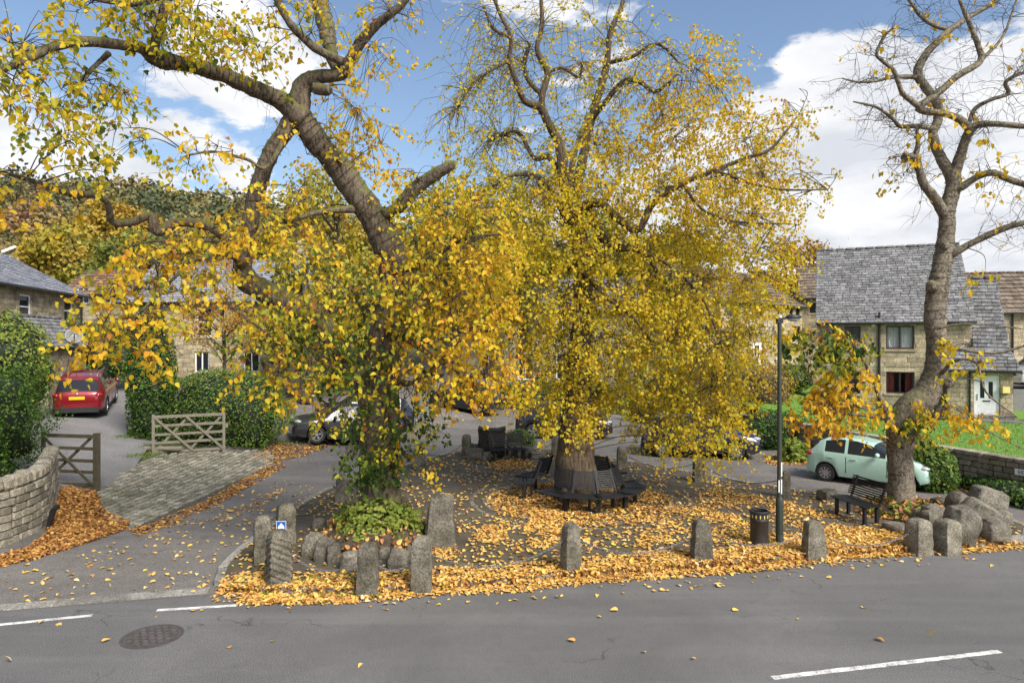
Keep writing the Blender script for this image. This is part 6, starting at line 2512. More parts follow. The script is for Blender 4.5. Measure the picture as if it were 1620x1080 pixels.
# ---- middle tree
CT = thing('lime_tree', 'tallest lime with yellow hanging foliage and the round bench at its foot', 'tree', (1.85, 18.65, GZ), 0, 'old limes on the green')
Yc = 18.7
trunks = [[(915, 835, Yc, 46), (914, 795, Yc, 38), (911, 755, Yc, 34), (911, 700, Yc, 29), (912, 640, Yc, 24), (918, 560, Yc, 19), (924, 480, Yc, 16), (922, 420, Yc, 15), (912, 360, Yc, 14), (903, 320, Yc, 14)]]
limbs = [
    [(905, 330, Yc, 13.7), (893, 280, Yc, 10.1), (885, 230, Yc, 7.9), (865, 190, Yc, 6.5), (855, 170, Yc, 6.5), (830, 160, 18.5, 5.0), (815, 125, 18.4, 4.3), (806, 95, 18.3, 3.6), (808, 60, 18.2, 3.2), (790, 20, 18.1, 2.9), (775, -20, 18, 2.5)],
    [(857, 180, Yc, 5.8), (858, 150, Yc, 5.0), (866, 115, 18.9, 4.7), (850, 80, 19, 4.0), (857, 40, 19.1, 3.6), (856, -10, 19.2, 2.9)],
    [(858, 152, Yc, 4.3), (835, 125, 19.2, 3.6), (830, 100, 19.4, 3.2), (838, 70, 19.5, 2.9)],
    [(905, 320, Yc, 10.8), (920, 260, 19, 7.9), (935, 190, 19.2, 6.5), (950, 140, 19.4, 6.1), (960, 100, 19.5, 5.4), (966, 50, 19.6, 4.3), (985, 5, 19.8, 3.6), (990, -40, 20, 2.9)],
    [(935, 190, 19.2, 5.0), (955, 165, 18.9, 4.3), (985, 130, 18.6, 4.3), (1010, 128, 18.4, 3.6), (1035, 145, 18.2, 2.9), (1060, 130, 18, 2.2)],
    [(808, 60, 18.2, 2.9), (780, 45, 17.9, 2.2), (765, 10, 17.8, 1.8)], [(808, 95, 18.3, 2.9), (780, 110, 17.9, 2.2), (750, 130, 17.6, 1.8), (725, 170, 17.4, 1.2)],
    [(866, 115, 18.9, 2.9), (890, 108, 18.9, 2.5), (915, 122, 18.8, 2.2), (922, 100, 18.8, 1.7)],
    [(905, 350, Yc, 10.8), (940, 320, 18.2, 7.9), (985, 350, 17.8, 7.2), (1010, 362, 17.5, 6.5), (1035, 320, 17.3, 5.0), (1080, 290, 17.1, 4.3), (1130, 270, 17.0, 3.6), (1180, 250, 16.9, 2.9), (1220, 235, 16.8, 2.2), (1265, 180, 16.8, 1.4)],
    [(1130, 270, 17, 2.9), (1190, 290, 17.1, 2.2), (1240, 300, 17.1, 1.8), (1310, 300, 17.2, 1.1)], [(1080, 290, 17.1, 2.9), (1110, 330, 17.0, 2.2), (1160, 350, 16.9, 1.8), (1260, 355, 16.9, 1.2)],
    [(930, 330, 19.0, 8.6), (960, 385, 18.4, 7.2), (1000, 392, 18.0, 6.5), (1020, 400, 17.9, 4.3), (1040, 430, 17.7, 2.9)],
    [(912, 370, Yc, 8.6), (870, 300, 18.0, 5.0), (840, 275, 17.7, 4.3), (800, 280, 17.4, 2.9), (780, 295, 17.2, 2.2)], [(895, 300, Yc, 6.5), (870, 250, 18.9, 5.0), (845, 250, 19.1, 3.6), (820, 210, 19.3, 2.9), (790, 215, 19.4, 2.2)],
    [(915, 420, Yc, 6.5), (960, 470, 17.8, 3.6), (1000, 500, 17.4, 2.9), (1030, 540, 17.2, 2.2)], [(916, 450, Yc, 6.5), (870, 480, 17.8, 3.6), (840, 520, 17.4, 2.9), (815, 570, 17.2, 2.2)],
    [(914, 400, Yc, 7.2), (980, 420, 20.2, 4.3), (1050, 440, 21.2, 3.6), (1110, 460, 21.8, 2.2)], [(914, 420, Yc, 6.5), (860, 430, 20.2, 4.3), (800, 440, 21.3, 2.9)],
    [(905, 340, Yc, 7.9), (900, 300, 20.5, 5.8), (910, 240, 22, 4.3), (930, 180, 23, 2.9)], [(1000, 392, 18, 3.6), (1060, 420, 17.4, 2.9), (1110, 470, 17.1, 2.2), (1140, 540, 17, 1.4)],
    [(960, 100, 19.5, 3.6), (1000, 90, 19.2, 2.9), (1040, 70, 19.0, 2.2), (1075, 100, 18.9, 1.4)],
]
tw = MB()
rows = tree_parts(CT, trunks, limbs, 'brown_bark', tw, None, None, None, 0, 16, 0.12)
# root flare: buttresses
for k in range(7):
    a_ = 2 * math.pi * k / 7 + 0.3
    mb = MB()
    c = (TREE_C.x - 0.06, TREE_C.y)
    rws = [(c[0] + 0.34 * math.cos(a_), c[1] + 0.34 * math.sin(a_), 1.15, 0.10), (c[0] + 0.40 * math.cos(a_), c[1] + 0.40 * math.sin(a_), 0.6, 0.15), (c[0] + 0.60 * math.cos(a_), c[1] + 0.60 * math.sin(a_), 0.05, 0.14)]
    limb_mesh(mb, rws, 8, 5, 0.15, k)
    part('root', mb, 'brown_bark', CT, True)
L = Leaves()
S = []
# dense body of the crown
for (px, py, rx, ry, n, tone) in ((760, 330, 70, 60, 800, .50), (830, 330, 70, 60, 1100, .52), (900, 300, 60, 50, 900, .58), (800, 400, 80, 60, 1500, .50), (880, 400, 70, 60, 1300, .53), (960, 330, 60, 60, 900, .58), (960, 420, 80, 60, 1400, .55), (1040, 400, 80, 60, 1300, .57), (1120, 390, 70, 60, 1200, .58), (1190, 370, 60, 55, 900, .60),
                                  (1040, 320, 70, 60, 900, .60), (1130, 310, 60, 50, 900, .62), (1190, 300, 50, 45, 600, .62), (1060, 230, 70, 60, 900, .64), (1120, 200, 60, 70, 900, .64), (1090, 130, 50, 60, 650, .65), (1180, 230, 50, 50, 560, .63), (1220, 260, 40, 50, 360, .62), (980, 240, 50, 50, 500, .62), (940, 240, 50, 40, 500, .60),
                                  (760, 470, 50, 60, 700, .54), (820, 480, 70, 60, 1300, .53), (890, 500, 60, 60, 1000, .54), (960, 500, 70, 60, 1300, .54), (1040, 490, 80, 60, 1500, .56), (1120, 480, 70, 60, 1300, .57), (1190, 460, 50, 60, 900, .58), (840, 560, 60, 50, 1000, .55), (900, 580, 50, 40, 700, .56), (970, 570, 70, 50, 1200, .54), (1050, 560, 80, 60, 1500, .55), (1130, 560, 60, 60, 1200, .57), (1190, 540, 35, 50, 600, .58),
                                  (850, 630, 45, 40, 700, .57), (900, 650, 60, 35, 800, .57), (960, 640, 60, 35, 900, .52), (1030, 630, 60, 45, 1000, .53), (1100, 630, 60, 50, 1100, .54), (1150, 615, 36, 45, 700, .57), (900, 680, 45, 18, 300, .56), (1040, 690, 40, 28, 360, .50), (1110, 690, 55, 40, 800, .53), (1140, 655, 28, 32, 300, .56), (1080, 725, 45, 18, 200, .56), (1105, 735, 25, 12, 90, .60)):
    S.append((px, py, Yc + random.uniform(-1.6, 0.6), rx, ry, 1.9, int(n * 1.5), tone + 0.06, .085))
# thin crown top and edges
for (px, py, rx, ry, n, tone) in ((740, 180, 45, 60, 150, .56), (760, 250, 60, 40, 260, .54), (820, 200, 60, 60, 240, .56), (880, 200, 60, 60, 260, .58), (820, 100, 70, 60, 170, .58), (890, 60, 50, 60, 200, .60), (960, 160, 50, 60, 260, .60), (940, 40, 60, 40, 200, .60), (1010, 60, 60, 50, 240, .62), (1030, 170, 60, 50, 380, .63), (760, 50, 60, 50, 60, .6), (720, 170, 30, 60, 70, .56), (740, 120, 30, 50, 50, .56),
                                  (1260, 200, 30, 50, 130, .64), (1280, 300, 40, 20, 100, .66), (1260, 350, 40, 25, 110, .64), (1220, 430, 30, 30, 130, .62), (1160, 120, 30, 40, 200, .64), (1240, 310, 40, 30, 160, .64), (710, 250, 25, 50, 70, .55)):
    S.append((px, py, Yc + random.uniform(-1.4, 1.4), rx, ry, 1.7, n, tone, .085))
for b in S:
    b = (b[0], b[1] - 16) + b[2:]
    spray(L, tw, rows, b, 0.090, 0.32, 14, (0.35, 0.95), 2, 1.2)
# the far side of the crown
for k in range(14):
    px, py = random.uniform(780, 1180), random.uniform(270, 600)
    spray(L, tw, rows, (px, py, Yc + random.uniform(2.0, 4.2), 70, 60, 1.4, 420, .50, .1), 0.10, 0.3, 14, (0.4, 1.0), 1, 1.2)
# long hanging twigs of the thin top
for k in range(760):
    px, py = random.choice(((760, 150), (730, 220), (800, 120), (830, 60), (780, 260), (860, 230), (940, 120), (1000, 100), (900, 40), (760, 60), (1040, 60), (740, 300)))
    s0 = nearest(rows, P(px + random.gauss(0, 30), py + random.gauss(0, 30), Yc + random.gauss(0, .8)))
    pts = twig(tw, s0, (random.gauss(-0.25, .8), random.gauss(0, .8), random.uniform(-0.3, 0.7)), random.uniform(.8, 2.2), 0.008, 8, 0.22, 0.2)
    leaves_on(L, pts, random.choice((2, 3, 5, 9)), 0.080, .60, .1, 1.0)
o = part('twig_mass', tw, 'twig_bark', CT, kind='stuff')
L.build('foliage', 'autumn_leaf', CT, 'kite')

# ---- right tree
RT = thing('lime_tree', 'nearly bare lime with pale ringed bark in front of the stone house', 'tree', (9.98, 17.5, GZ), 0, 'old limes on the green')
Yr = 17.5
trunks = [[(1425, 830, Yr, 29.4), (1425, 795, Yr, 22.1), (1425, 755, Yr, 18.9), (1424, 715, Yr, 19.3), (1426, 680, Yr, 21.2), (1438, 650, Yr, 23.0), (1462, 627, Yr, 20.2), (1478, 595, Yr, 17.0), (1482, 550, Yr, 14.7), (1479, 505, Yr, 15.2), (1483, 460, Yr, 15.2), (1490, 420, Yr, 13.8), (1497, 370, Yr, 12.0), (1499, 330, Yr, 11.5), (1508, 295, Yr, 11.5), (1508, 270, Yr, 10.6)]]
limbs = [
    [(1498, 345, Yr, 9.3), (1478, 312, 17.3, 7.2), (1462, 292, 17.2, 6.8), (1454, 267, 17.1, 6.0), (1447, 250, 17.0, 5.1), (1430, 245, 16.9, 3.4)], [(1447, 252, 17, 4.2), (1452, 225, 16.9, 3.4), (1450, 200, 16.8, 2.1)],
    [(1506, 280, Yr, 9.3), (1484, 241, 17.6, 7.6), (1476, 211, 17.7, 6.8), (1484, 190, 17.8, 6.8), (1482, 163, 17.9, 6.8), (1458, 130, 18, 6.8), (1452, 112, 18, 6.8), (1469, 81, 18, 6.0), (1498, 52, 18, 5.1), (1528, 30, 18.1, 4.2), (1561, 11, 18.2, 3.4), (1590, -10, 18.3, 2.5)],
    [(1508, 280, Yr, 9.3), (1521, 241, 17.3, 7.6), (1534, 207, 17.1, 6.8), (1558, 196, 16.9, 5.1), (1620, 200, 16.5, 4.2), (1700, 208, 16.1, 3.4)],
    [(1534, 205, 17.1, 6.0), (1520, 190, 17.0, 6.0), (1498, 181, 17.0, 5.1), (1454, 172, 16.9, 6.0), (1484, 148, 16.9, 5.1), (1513, 122, 16.9, 5.1), (1550, 98, 16.9, 5.1), (1548, 74, 16.9, 4.2), (1532, 33, 16.9, 3.4), (1518, 0, 16.9, 2.5)],
    [(1456, 170, 16.9, 5.1), (1430, 150, 16.7, 3.8), (1421, 130, 16.6, 3.4), (1413, 111, 16.5, 3.4), (1395, 96, 16.4, 2.5), (1387, 85, 16.3, 2.5), (1398, 59, 16.3, 2.1), (1413, 44, 16.2, 1.7)],
    [(1452, 122, 18, 4.2), (1413, 122, 17.8, 3.0), (1387, 128, 17.6, 2.5), (1358, 130, 17.5, 1.7), (1332, 124, 17.4, 1.0)], [(1480, 204, 17.7, 4.2), (1450, 200, 17.5, 3.4), (1424, 200, 17.4, 3.4), (1413, 189, 17.3, 2.5), (1387, 170, 17.1, 2.1), (1350, 161, 17, 1.2)],
    [(1506, 302, Yr, 7.6), (1524, 294, 17.3, 6.0), (1550, 278, 17.1, 5.1), (1573, 274, 16.9, 5.1), (1599, 285, 16.7, 5.1), (1640, 297, 16.4, 4.2), (1700, 310, 16.0, 3.4)], [(1500, 405, Yr, 7.6), (1517, 396, 17.3, 6.0), (1550, 378, 17.1, 5.1), (1595, 359, 16.8, 5.1), (1625, 351, 16.6, 4.2), (1700, 325, 16.2, 3.4)],
    [(1532, 200, 17.05, 3.4), (1541, 174, 17, 3.4), (1565, 159, 16.8, 3.0), (1595, 148, 16.7, 3.0), (1591, 130, 16.6, 3.0), (1620, 115, 16.5, 2.5), (1680, 100, 16.3, 1.7)], [(1508, 46, 18.05, 3.4), (1487, 44, 18, 3.4), (1461, 30, 18, 3.0), (1443, 7, 18, 2.5), (1425, -20, 18, 2.1)], [(1550, 98, 16.9, 3.4), (1585, 60, 16.8, 2.1), (1605, 10, 16.8, 1.7), (1620, -40, 16.8, 1.3)],
    [(1408, 672, 17.2, 6.8), (1395, 635, 17.0, 4.2), (1380, 600, 16.9, 3.4), (1365, 565, 16.8, 3.0), (1345, 535, 16.7, 2.1)], [(1405, 660, 17.2, 4.2), (1350, 655, 16.9, 2.5), (1310, 650, 16.7, 1.7)],
    [(1490, 545, 17.2, 3.4), (1530, 555, 16.6, 2.1), (1580, 558, 16.2, 2.1), (1640, 540, 15.8, 1.7)], [(1490, 590, 17.2, 3.4), (1512, 570, 16.8, 2.5), (1545, 575, 16.5, 1.7), (1560, 620, 16.3, 1.4), (1610, 660, 16.0, 1.0)], [(1450, 668, 17.2, 4.2), (1480, 662, 16.8, 2.5), (1530, 660, 16.4, 1.7)],
    [(1482, 520, 17.2, 2.5), (1530, 512, 16.8, 1.4), (1620, 520, 16.2, 1.0)], [(1476, 660, 17.2, 5.1), (1500, 640, 17.0, 1.7), (1560, 680, 16.6, 1.2), (1640, 720, 16.2, 0.8)],
]
tw = MB()
rows = tree_parts(RT, trunks, limbs, 'grey_bark', tw, None, None, None, 0, 18, 0.10)
for (px, py, s_) in ((1476, 452, 0.26), (1499, 605, 0.24), (1496, 388, 0.16), (1430, 250, 0.13), (1455, 172, 0.14)):
    q = P(px, py, Yr - 0.22)
    mb = boulder((q.x, q.y, q.z - s_ / 2), (s_, s_, s_), random.random(), 0, px, 0.25)
    part('burr', mb, 'grey_bark', RT, True)
L = Leaves()
for c in rows[1:14]:
    m_ = len(c)
    n = 28 if len(c) > 25 else 18
    for k in range(n):
        i = random.randrange(int(m_ * 0.35), m_)
        s0 = Vector(c[i][:3])
        tg = Vector(c[min(i + 1, m_ - 1)][:3]) - Vector(c[max(i - 1, 0)][:3])
        d = tg.normalized() * 0.4 + Vector((random.gauss(0, .8), random.gauss(0, .7), random.gauss(0.1, .7)))
        pts = twig(tw, s0, d, random.uniform(0.5, 1.4), 0.009, 7, 0.02, 0.34)
        for j in range(random.choice((3, 4, 6))):
            p_ = pts[random.randrange(2, 7)]
            q_ = twig(tw, p_, Vector((random.gauss(0, 1), random.gauss(0, 1), random.gauss(0, .8))), random.uniform(.25, .7), 0.005, 5, 0.03, 0.25)
            if random.random() < 0.07:
                leaves_on(L, q_, random.choice((1, 2, 3)), 0.12, .78, .05)
for b in ((1300, 545, 16.6, 55, 30, .7, 300, .22, .16), (1350, 550, 16.7, 45, 25, .6, 160, .42, .2), (1300, 575, 16.6, 45, 20, .6, 130, .20, .14), (1290, 520, 16.6, 40, 12, .6, 70, .72, .1), (1330, 610, 16.7, 45, 35, .7, 260, .76, .07), (1290, 640, 16.6, 45, 30, .7, 190, .80, .06), (1350, 650, 16.8, 55, 25, .7, 230, .78, .07), (1310, 670, 16.6, 50, 16, .6, 100, .80, .06),
          (1520, 548, 16.6, 40, 14, .4, 60, .68, .05), (1545, 575, 16.4, 22, 18, .4, 36, .64, .06), (1515, 600, 16.6, 18, 22, .3, 14, .60, .05), (1500, 650, 16.6, 45, 20, .5, 110, .78, .06), (1540, 670, 16.4, 35, 20, .5, 90, .80, .06), (1460, 240, 17, 30, 40, .5, 34, .76, .05), (1420, 270, 16.9, 25, 30, .5, 22, .76, .05), (1430, 665, 17.0, 35, 16, .4, 120, .34, .14), (1450, 690, 16.9, 25, 22, .4, 60, .40, .2), (1590, 665, 16.1, 20, 12, .3, 14, .72, .05),
          (1530, 440, 17, 30, 12, .4, 18, .72, .05), (1560, 440, 16.8, 30, 10, .4, 10, .74, .05), (1575, 262, 16.9, 30, 10, .4, 14, .72, .05), (1500, 180, 17.2, 40, 20, .5, 14, .74, .05), (1470, 90, 17.6, 60, 50, .5, 16, .74, .05), (1560, 210, 16.9, 25, 10, .4, 12, .74, .05)):
    spray(L, tw, rows, b, 0.125, 0.25, 6, (0.3, 0.6), 1, 1.2)
part('twig_mass', tw, 'twig_bark', RT, kind='stuff')
L.build('foliage', 'autumn_leaf', RT, 'leaf', 300, 'leaf')
wound_wire(rows[0], 0.42, 0.97, 28, 'dark cable wound round the pale trunk of the right tree', 0.005)
t = thing('leafy_suckers', 'low bed of suckers and dead leaves at the foot of the right tree', 'plant', (10.0, 17.2, GZ))
mb = lumpy_ball((10.0, 17.1, 0.05), (1.15, 1.1, 0.34), 0.2, 8, 3)
part('soil_heap', mb, 'soil', t, True)
L = Leaves()
shell_leaves(L, (9.85, 17.0, 0.1), (1.15, 1.05, 0.36), 700, 0.11, 0.86, 0.16, 0.35, 8, 0, 0.16)
L.build('leaf_mass', 'green_leaf', t, 'leaf', 60, 'leaf')
L = Leaves()
shell_leaves(L, (10.0, 17.05, 0.1), (1.25, 1.15, 0.34), 1300, 0.10, 0.22, 0.2, 0.3, 8, 0, 0.12)
L.build('dead_leaf_layer', 'litter_leaf', t, 'leaf')


# ================================================================== background trees and shrubs
def bg_tree(name, label, cx, cy, z0, h, rx, rz, n, size, tone, tsd, mat='wood_leaf', trunk_r=0.2, clumps=30, cat='tree', group=None, dens=0.42):
    t = thing(name, label, cat, (cx, cy, z0), 0, group)
    cz = z0 + h - rz
    mb = MB()
    r0 = [(cx, cy, z0 - 0.3, trunk_r * 1.4), (cx + random.gauss(0, .1), cy, z0 + (cz - z0) * 0.5, trunk_r), (cx, cy, cz, trunk_r * 0.7), (cx + random.gauss(0, .2), cy, cz + rz * 0.7, trunk_r * 0.2)]
    limb_mesh(mb, r0, 8, 5, 0.1, cx)
    part('trunk', mb, 'bark', t, True)
    mb = MB()
    L = Leaves()
    for k in range(clumps):
        v = Vector((random.gauss(0, 1), random.gauss(0, 1), random.gauss(0, 1))).normalized() * random.uniform(0.45, 1.0) ** 0.6
        c = Vector((cx + v.x * rx, cy + v.y * rx, cz + v.z * rz))
        s0 = Vector((cx, cy, min(cz + rz * .5, max(z0 + h * 0.25, c.z - rx * 0.5))))
        mb.tube([s0, (s0 + c) / 2 + Vector((0, 0, 0.1 * rx)), c], [trunk_r * .35, trunk_r * .22, 0.01], 4, False)
        m_ = int(n / clumps)
        sg = dens * (rx + rz) / 2 * 0.62
        q = RNG.normal(size=(m_, 3)) * np.array((sg, sg, sg * 0.75)) * 0.62 + np.array(c)
        L.add(q, rand_dirs(m_, 0.6, 1.0), norm(RNG.normal(size=(m_, 3)) * 0.8 + np.array((v.x, v.y, v.z + 0.5))), size * RNG.uniform(.6, 1.3, m_), tone + random.gauss(0, tsd) + RNG.normal(size=m_) * tsd * 0.6)
    part('limb', mb, 'twig_bark', t, kind='stuff')
    L.build('crown', mat, t, 'kite')
    return t


def bush(name, label, c, rad, n, size, tone, tsd, mat='green_leaf', lump=0.2, seed=1, box=0.0, cat='bush', core='soil', extra=()):
    t = thing(name, label, cat, (c[0], c[1], c[2] - rad[2]))
    mb = lumpy_ball(c, tuple(r_ * 0.86 for r_ in rad), lump, seed, 4)
    if box:
        for i, v in enumerate(mb.v):
            q = Vector(((v[0] - c[0]) / rad[0], (v[1] - c[1]) / rad[1], (v[2] - c[2]) / rad[2]))
            m_ = max(abs(q.x), abs(q.y), abs(q.z), 1e-5)
            q = q * (1 - box) + q / m_ * box * q.length
            mb.v[i] = (c[0] + q.x * rad[0] * 0.94, c[1] + q.y * rad[1] * 0.94, c[2] + q.z * rad[2] * 0.94)
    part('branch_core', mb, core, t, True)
    L = Leaves()
    shell_leaves(L, c, rad, n, size, tone, tsd, lump, seed, box)
    for (c2, r2, n2, t2) in extra:
        shell_leaves(L, c2, r2, n2, size, t2, tsd, lump, seed + 1)
    L.build('leaf_mass', mat, t, 'kite')
    return t


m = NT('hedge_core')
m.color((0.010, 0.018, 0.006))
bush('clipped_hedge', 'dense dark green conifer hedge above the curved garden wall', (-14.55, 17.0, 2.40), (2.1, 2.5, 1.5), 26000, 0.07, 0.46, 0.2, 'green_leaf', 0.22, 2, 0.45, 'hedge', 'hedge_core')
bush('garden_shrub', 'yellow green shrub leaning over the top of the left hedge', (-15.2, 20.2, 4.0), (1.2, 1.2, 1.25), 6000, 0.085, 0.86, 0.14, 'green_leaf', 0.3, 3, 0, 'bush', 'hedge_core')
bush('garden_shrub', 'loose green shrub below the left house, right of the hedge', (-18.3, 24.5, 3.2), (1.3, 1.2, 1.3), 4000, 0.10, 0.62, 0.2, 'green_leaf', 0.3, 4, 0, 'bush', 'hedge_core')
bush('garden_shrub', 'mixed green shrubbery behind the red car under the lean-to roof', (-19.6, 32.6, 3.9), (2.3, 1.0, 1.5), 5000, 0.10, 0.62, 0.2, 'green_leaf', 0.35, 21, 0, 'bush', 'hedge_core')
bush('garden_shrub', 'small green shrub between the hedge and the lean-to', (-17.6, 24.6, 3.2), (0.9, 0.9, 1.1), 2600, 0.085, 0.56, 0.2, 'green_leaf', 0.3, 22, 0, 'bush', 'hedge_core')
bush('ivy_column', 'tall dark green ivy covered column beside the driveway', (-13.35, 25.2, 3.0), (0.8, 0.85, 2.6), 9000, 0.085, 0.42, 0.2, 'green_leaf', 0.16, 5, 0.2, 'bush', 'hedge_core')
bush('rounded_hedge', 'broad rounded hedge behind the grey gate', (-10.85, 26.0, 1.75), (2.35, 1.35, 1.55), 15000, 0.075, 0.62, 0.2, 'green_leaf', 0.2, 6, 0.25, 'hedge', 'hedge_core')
bush('planter_shrub', 'small variegated shrub right of the carved stone', (0.35, 26.4, 0.55), (0.55, 0.5, 0.5), 1600, 0.06, 0.80, 0.22, 'green_leaf', 0.3, 7, 0, 'bush', 'hedge_core')
bush('laurel_bush', 'glossy green bush against the wall right of the right trunk', (12.5, 20.2, 0.62), (0.62, 0.65, 0.72), 2600, 0.09, 0.60, 0.2, 'green_leaf', 0.3, 8, 0, 'bush', 'hedge_core', [((12.2, 20.2, 1.15), (0.4, 0.4, 0.45), 500, .8)])
bush('ivy_bank', 'ivy creeping along the foot of the roadside wall', (13.75, 19.2, 0.18), (0.5, 1.9, 0.30), 2600, 0.09, 0.42, 0.18, 'green_leaf', 0.3, 9, 0, 'ivy', 'hedge_core')
bush('ivy_bank', 'dark ivy bank behind the navy car', (10.7, 28.2, 0.75), (1.5, 1.0, 0.8), 4200, 0.09, 0.36, 0.16, 'green_leaf', 0.3, 10, 0, 'ivy', 'hedge_core')
bush('grass_clump', 'bright green spiky clump left of the mint car', (10.4, 25.2, 0.35), (0.5, 0.5, 0.45), 1000, 0.16, 0.85, 0.1, 'green_leaf', 0.3, 12, 0, 'bush', 'hedge_core')
bush('domed_shrub', 'domed tan and green shrub on the bank right of the lamp post', (13.6, 33.5, 2.6), (1.05, 1.0, 0.75), 3000, 0.07, 0.86, 0.14, 'green_leaf', 0.15, 11, 0, 'bush', 'hedge_core')
bush('dark_shrub', 'dark green shrub at the lower bank below the domed one', (14.3, 30.8, 1.5), (1.2, 0.8, 0.7), 2600, 0.09, 0.36, 0.15, 'green_leaf', 0.3, 13, 0, 'bush', 'hedge_core')
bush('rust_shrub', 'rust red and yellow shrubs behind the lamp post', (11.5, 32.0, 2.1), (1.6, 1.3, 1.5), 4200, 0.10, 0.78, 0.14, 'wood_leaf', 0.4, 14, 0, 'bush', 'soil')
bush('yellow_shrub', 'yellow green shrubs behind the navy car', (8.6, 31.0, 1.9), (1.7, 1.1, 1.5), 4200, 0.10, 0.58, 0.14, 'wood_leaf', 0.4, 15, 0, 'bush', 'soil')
bush('porch_shrub', 'dark round shrub at the right edge below the porch', (21.6, 27.0, 1.6), (0.8, 0.8, 0.75), 2200, 0.08, 0.36, 0.16, 'green_leaf', 0.2, 16, 0, 'bush', 'hedge_core')
bush('verge_shrub', 'low green plants beside the far road in front of the terrace', (1.2, 43.5, 0.9), (3.2, 1.0, 0.9), 3200, 0.16, 0.52, 0.2, 'green_leaf', 0.4, 17, 0, 'bush', 'hedge_core')

bg_tree('orange_sapling', 'thin orange leaved sapling in front of the slate cottage', -13.2, 31.2, 1.3, 5.6, 1.9, 1.7, 3600, 0.10, 0.84, 0.06, 'wood_leaf', 0.10, 26)
bg_tree('orange_tree', 'orange autumn tree rising between terrace and slate roof', 26.2, 62, 3, 11.0, 4.0, 4.2, 5200, 0.32, 0.86, 0.06, 'wood_leaf', 0.3, 34)
K = ((-10.7, 35.4, 1.6, 7.6, 2.4, 3.0, .50, 'yellow green tree beyond the black car and hedge'), (-8.7, 41.5, 1.6, 8.4, 2.7, 3.4, .58, 'golden tree by the far road left of the left trunk'), (-12.0, 47, 2, 14.2, 4.4, 5.4, .60, 'yellow tree beyond the forked stems of the left tree'), (-8.5, 52, 2, 11, 4.0, 4.2, .42, 'green yellow tree behind the leaning trunk'), (-3.6, 50, 1.5, 15.0, 4.4, 5.6, .56, 'tall yellow tree between the left and middle trees'), (-1.0, 56, 1, 15.5, 4.2, 5.0, .22, 'dark green tree top left of the middle crown'),
     (-17.5, 52, 4, 12.5, 4.6, 4.8, .50, 'yellow green tree behind the slate cottage'), (-24, 58, 5, 11.5, 4.8, 4.6, .72, 'russet tree behind the cottage chimney'), (-33, 60, 6, 10.5, 4.0, 4.4, .42, 'pale green tree above the left slate roof'), (-31, 54, 5, 7.2, 2.9, 2.9, .12, 'dark green rounded tree above the red roof'), (-42, 66, 8, 10, 5, 4.4, .62, 'golden tree on the slope at the left edge'), (-46, 80, 11, 12, 5.5, 5, .74, 'orange brown tree high on the left slope'),
     (-20, 78, 8, 12, 5.5, 5, .66, 'orange tree on the slope behind the cottage roof'), (-6, 74, 6, 13, 5.0, 5, .36, 'green tree far behind the left trunk'), (8, 68, 3, 14, 5, 5, .48, 'yellow green tree behind the middle crown'), (16, 66, 3, 12, 4.5, 4.5, .56, 'yellow tree right behind the middle crown'), (-37, 72, 9, 9, 4.2, 4, .30, 'green tree in the gap of the left slope'))
for i, (x, y, z0, h, rx, rz, tone, lab) in enumerate(K):
    if x < -16:
        h, rz, rx = h * 0.76, rz * 0.78, rx * 0.9
    bg_tree('autumn_tree', lab, x, y, z0, h, rx, rz, 5200, 0.0062 * y, tone, 0.07, 'wood_leaf', 0.28, 40, group='autumn trees behind the houses')


# ================================================================== fallen leaves
def fill(poly, dens, size, tone, tsd, L, z_of=surf, lift=0.012, tilt=0.22, patch=0.0):
    xs = [p[0] for p in poly]
    ys = [p[1] for p in poly]
    area = (max(xs) - min(xs)) * (max(ys) - min(ys))
    n = int(area * dens)
    X = RNG.uniform(min(xs), max(xs), n)
    Y = RNG.uniform(min(ys), max(ys), n)
    ok = []
    for x, y in zip(X, Y):
        if not inside(poly, x, y):
            ok.append(False)
            continue
        if patch:
            v = 0.5 + 0.9 * mnoise.noise(Vector((x * 0.9, y * 0.9, 3))) + 0.5 * mnoise.noise(Vector((x * 2.7, y * 2.7, 8)))
            ok.append(random.random() < max(0.04, min(1, v * 1.2 - 0.1 + (1 - patch))))
        else:
            ok.append(True)
    ok = np.array(ok)
    X, Y = X[ok], Y[ok]
    m_ = len(X)
    if not m_:
        return
    Z = np.array([z_of(x, y) for x, y in zip(X, Y)]) + lift + RNG.uniform(0, 0.02, m_)
    d = rand_dirs(m_)
    d[:, 2] *= tilt
    nr = norm(RNG.normal(size=(m_, 3)) * tilt + np.array((0, 0, 1.0)))
    L.add(np.stack([X, Y, Z], 1), d, nr, size * RNG.uniform(.6, 1.25, m_), tone + RNG.normal(size=m_) * tsd)


def gpoly(pxs):
    return [tuple(G(*p)[:2]) for p in pxs]


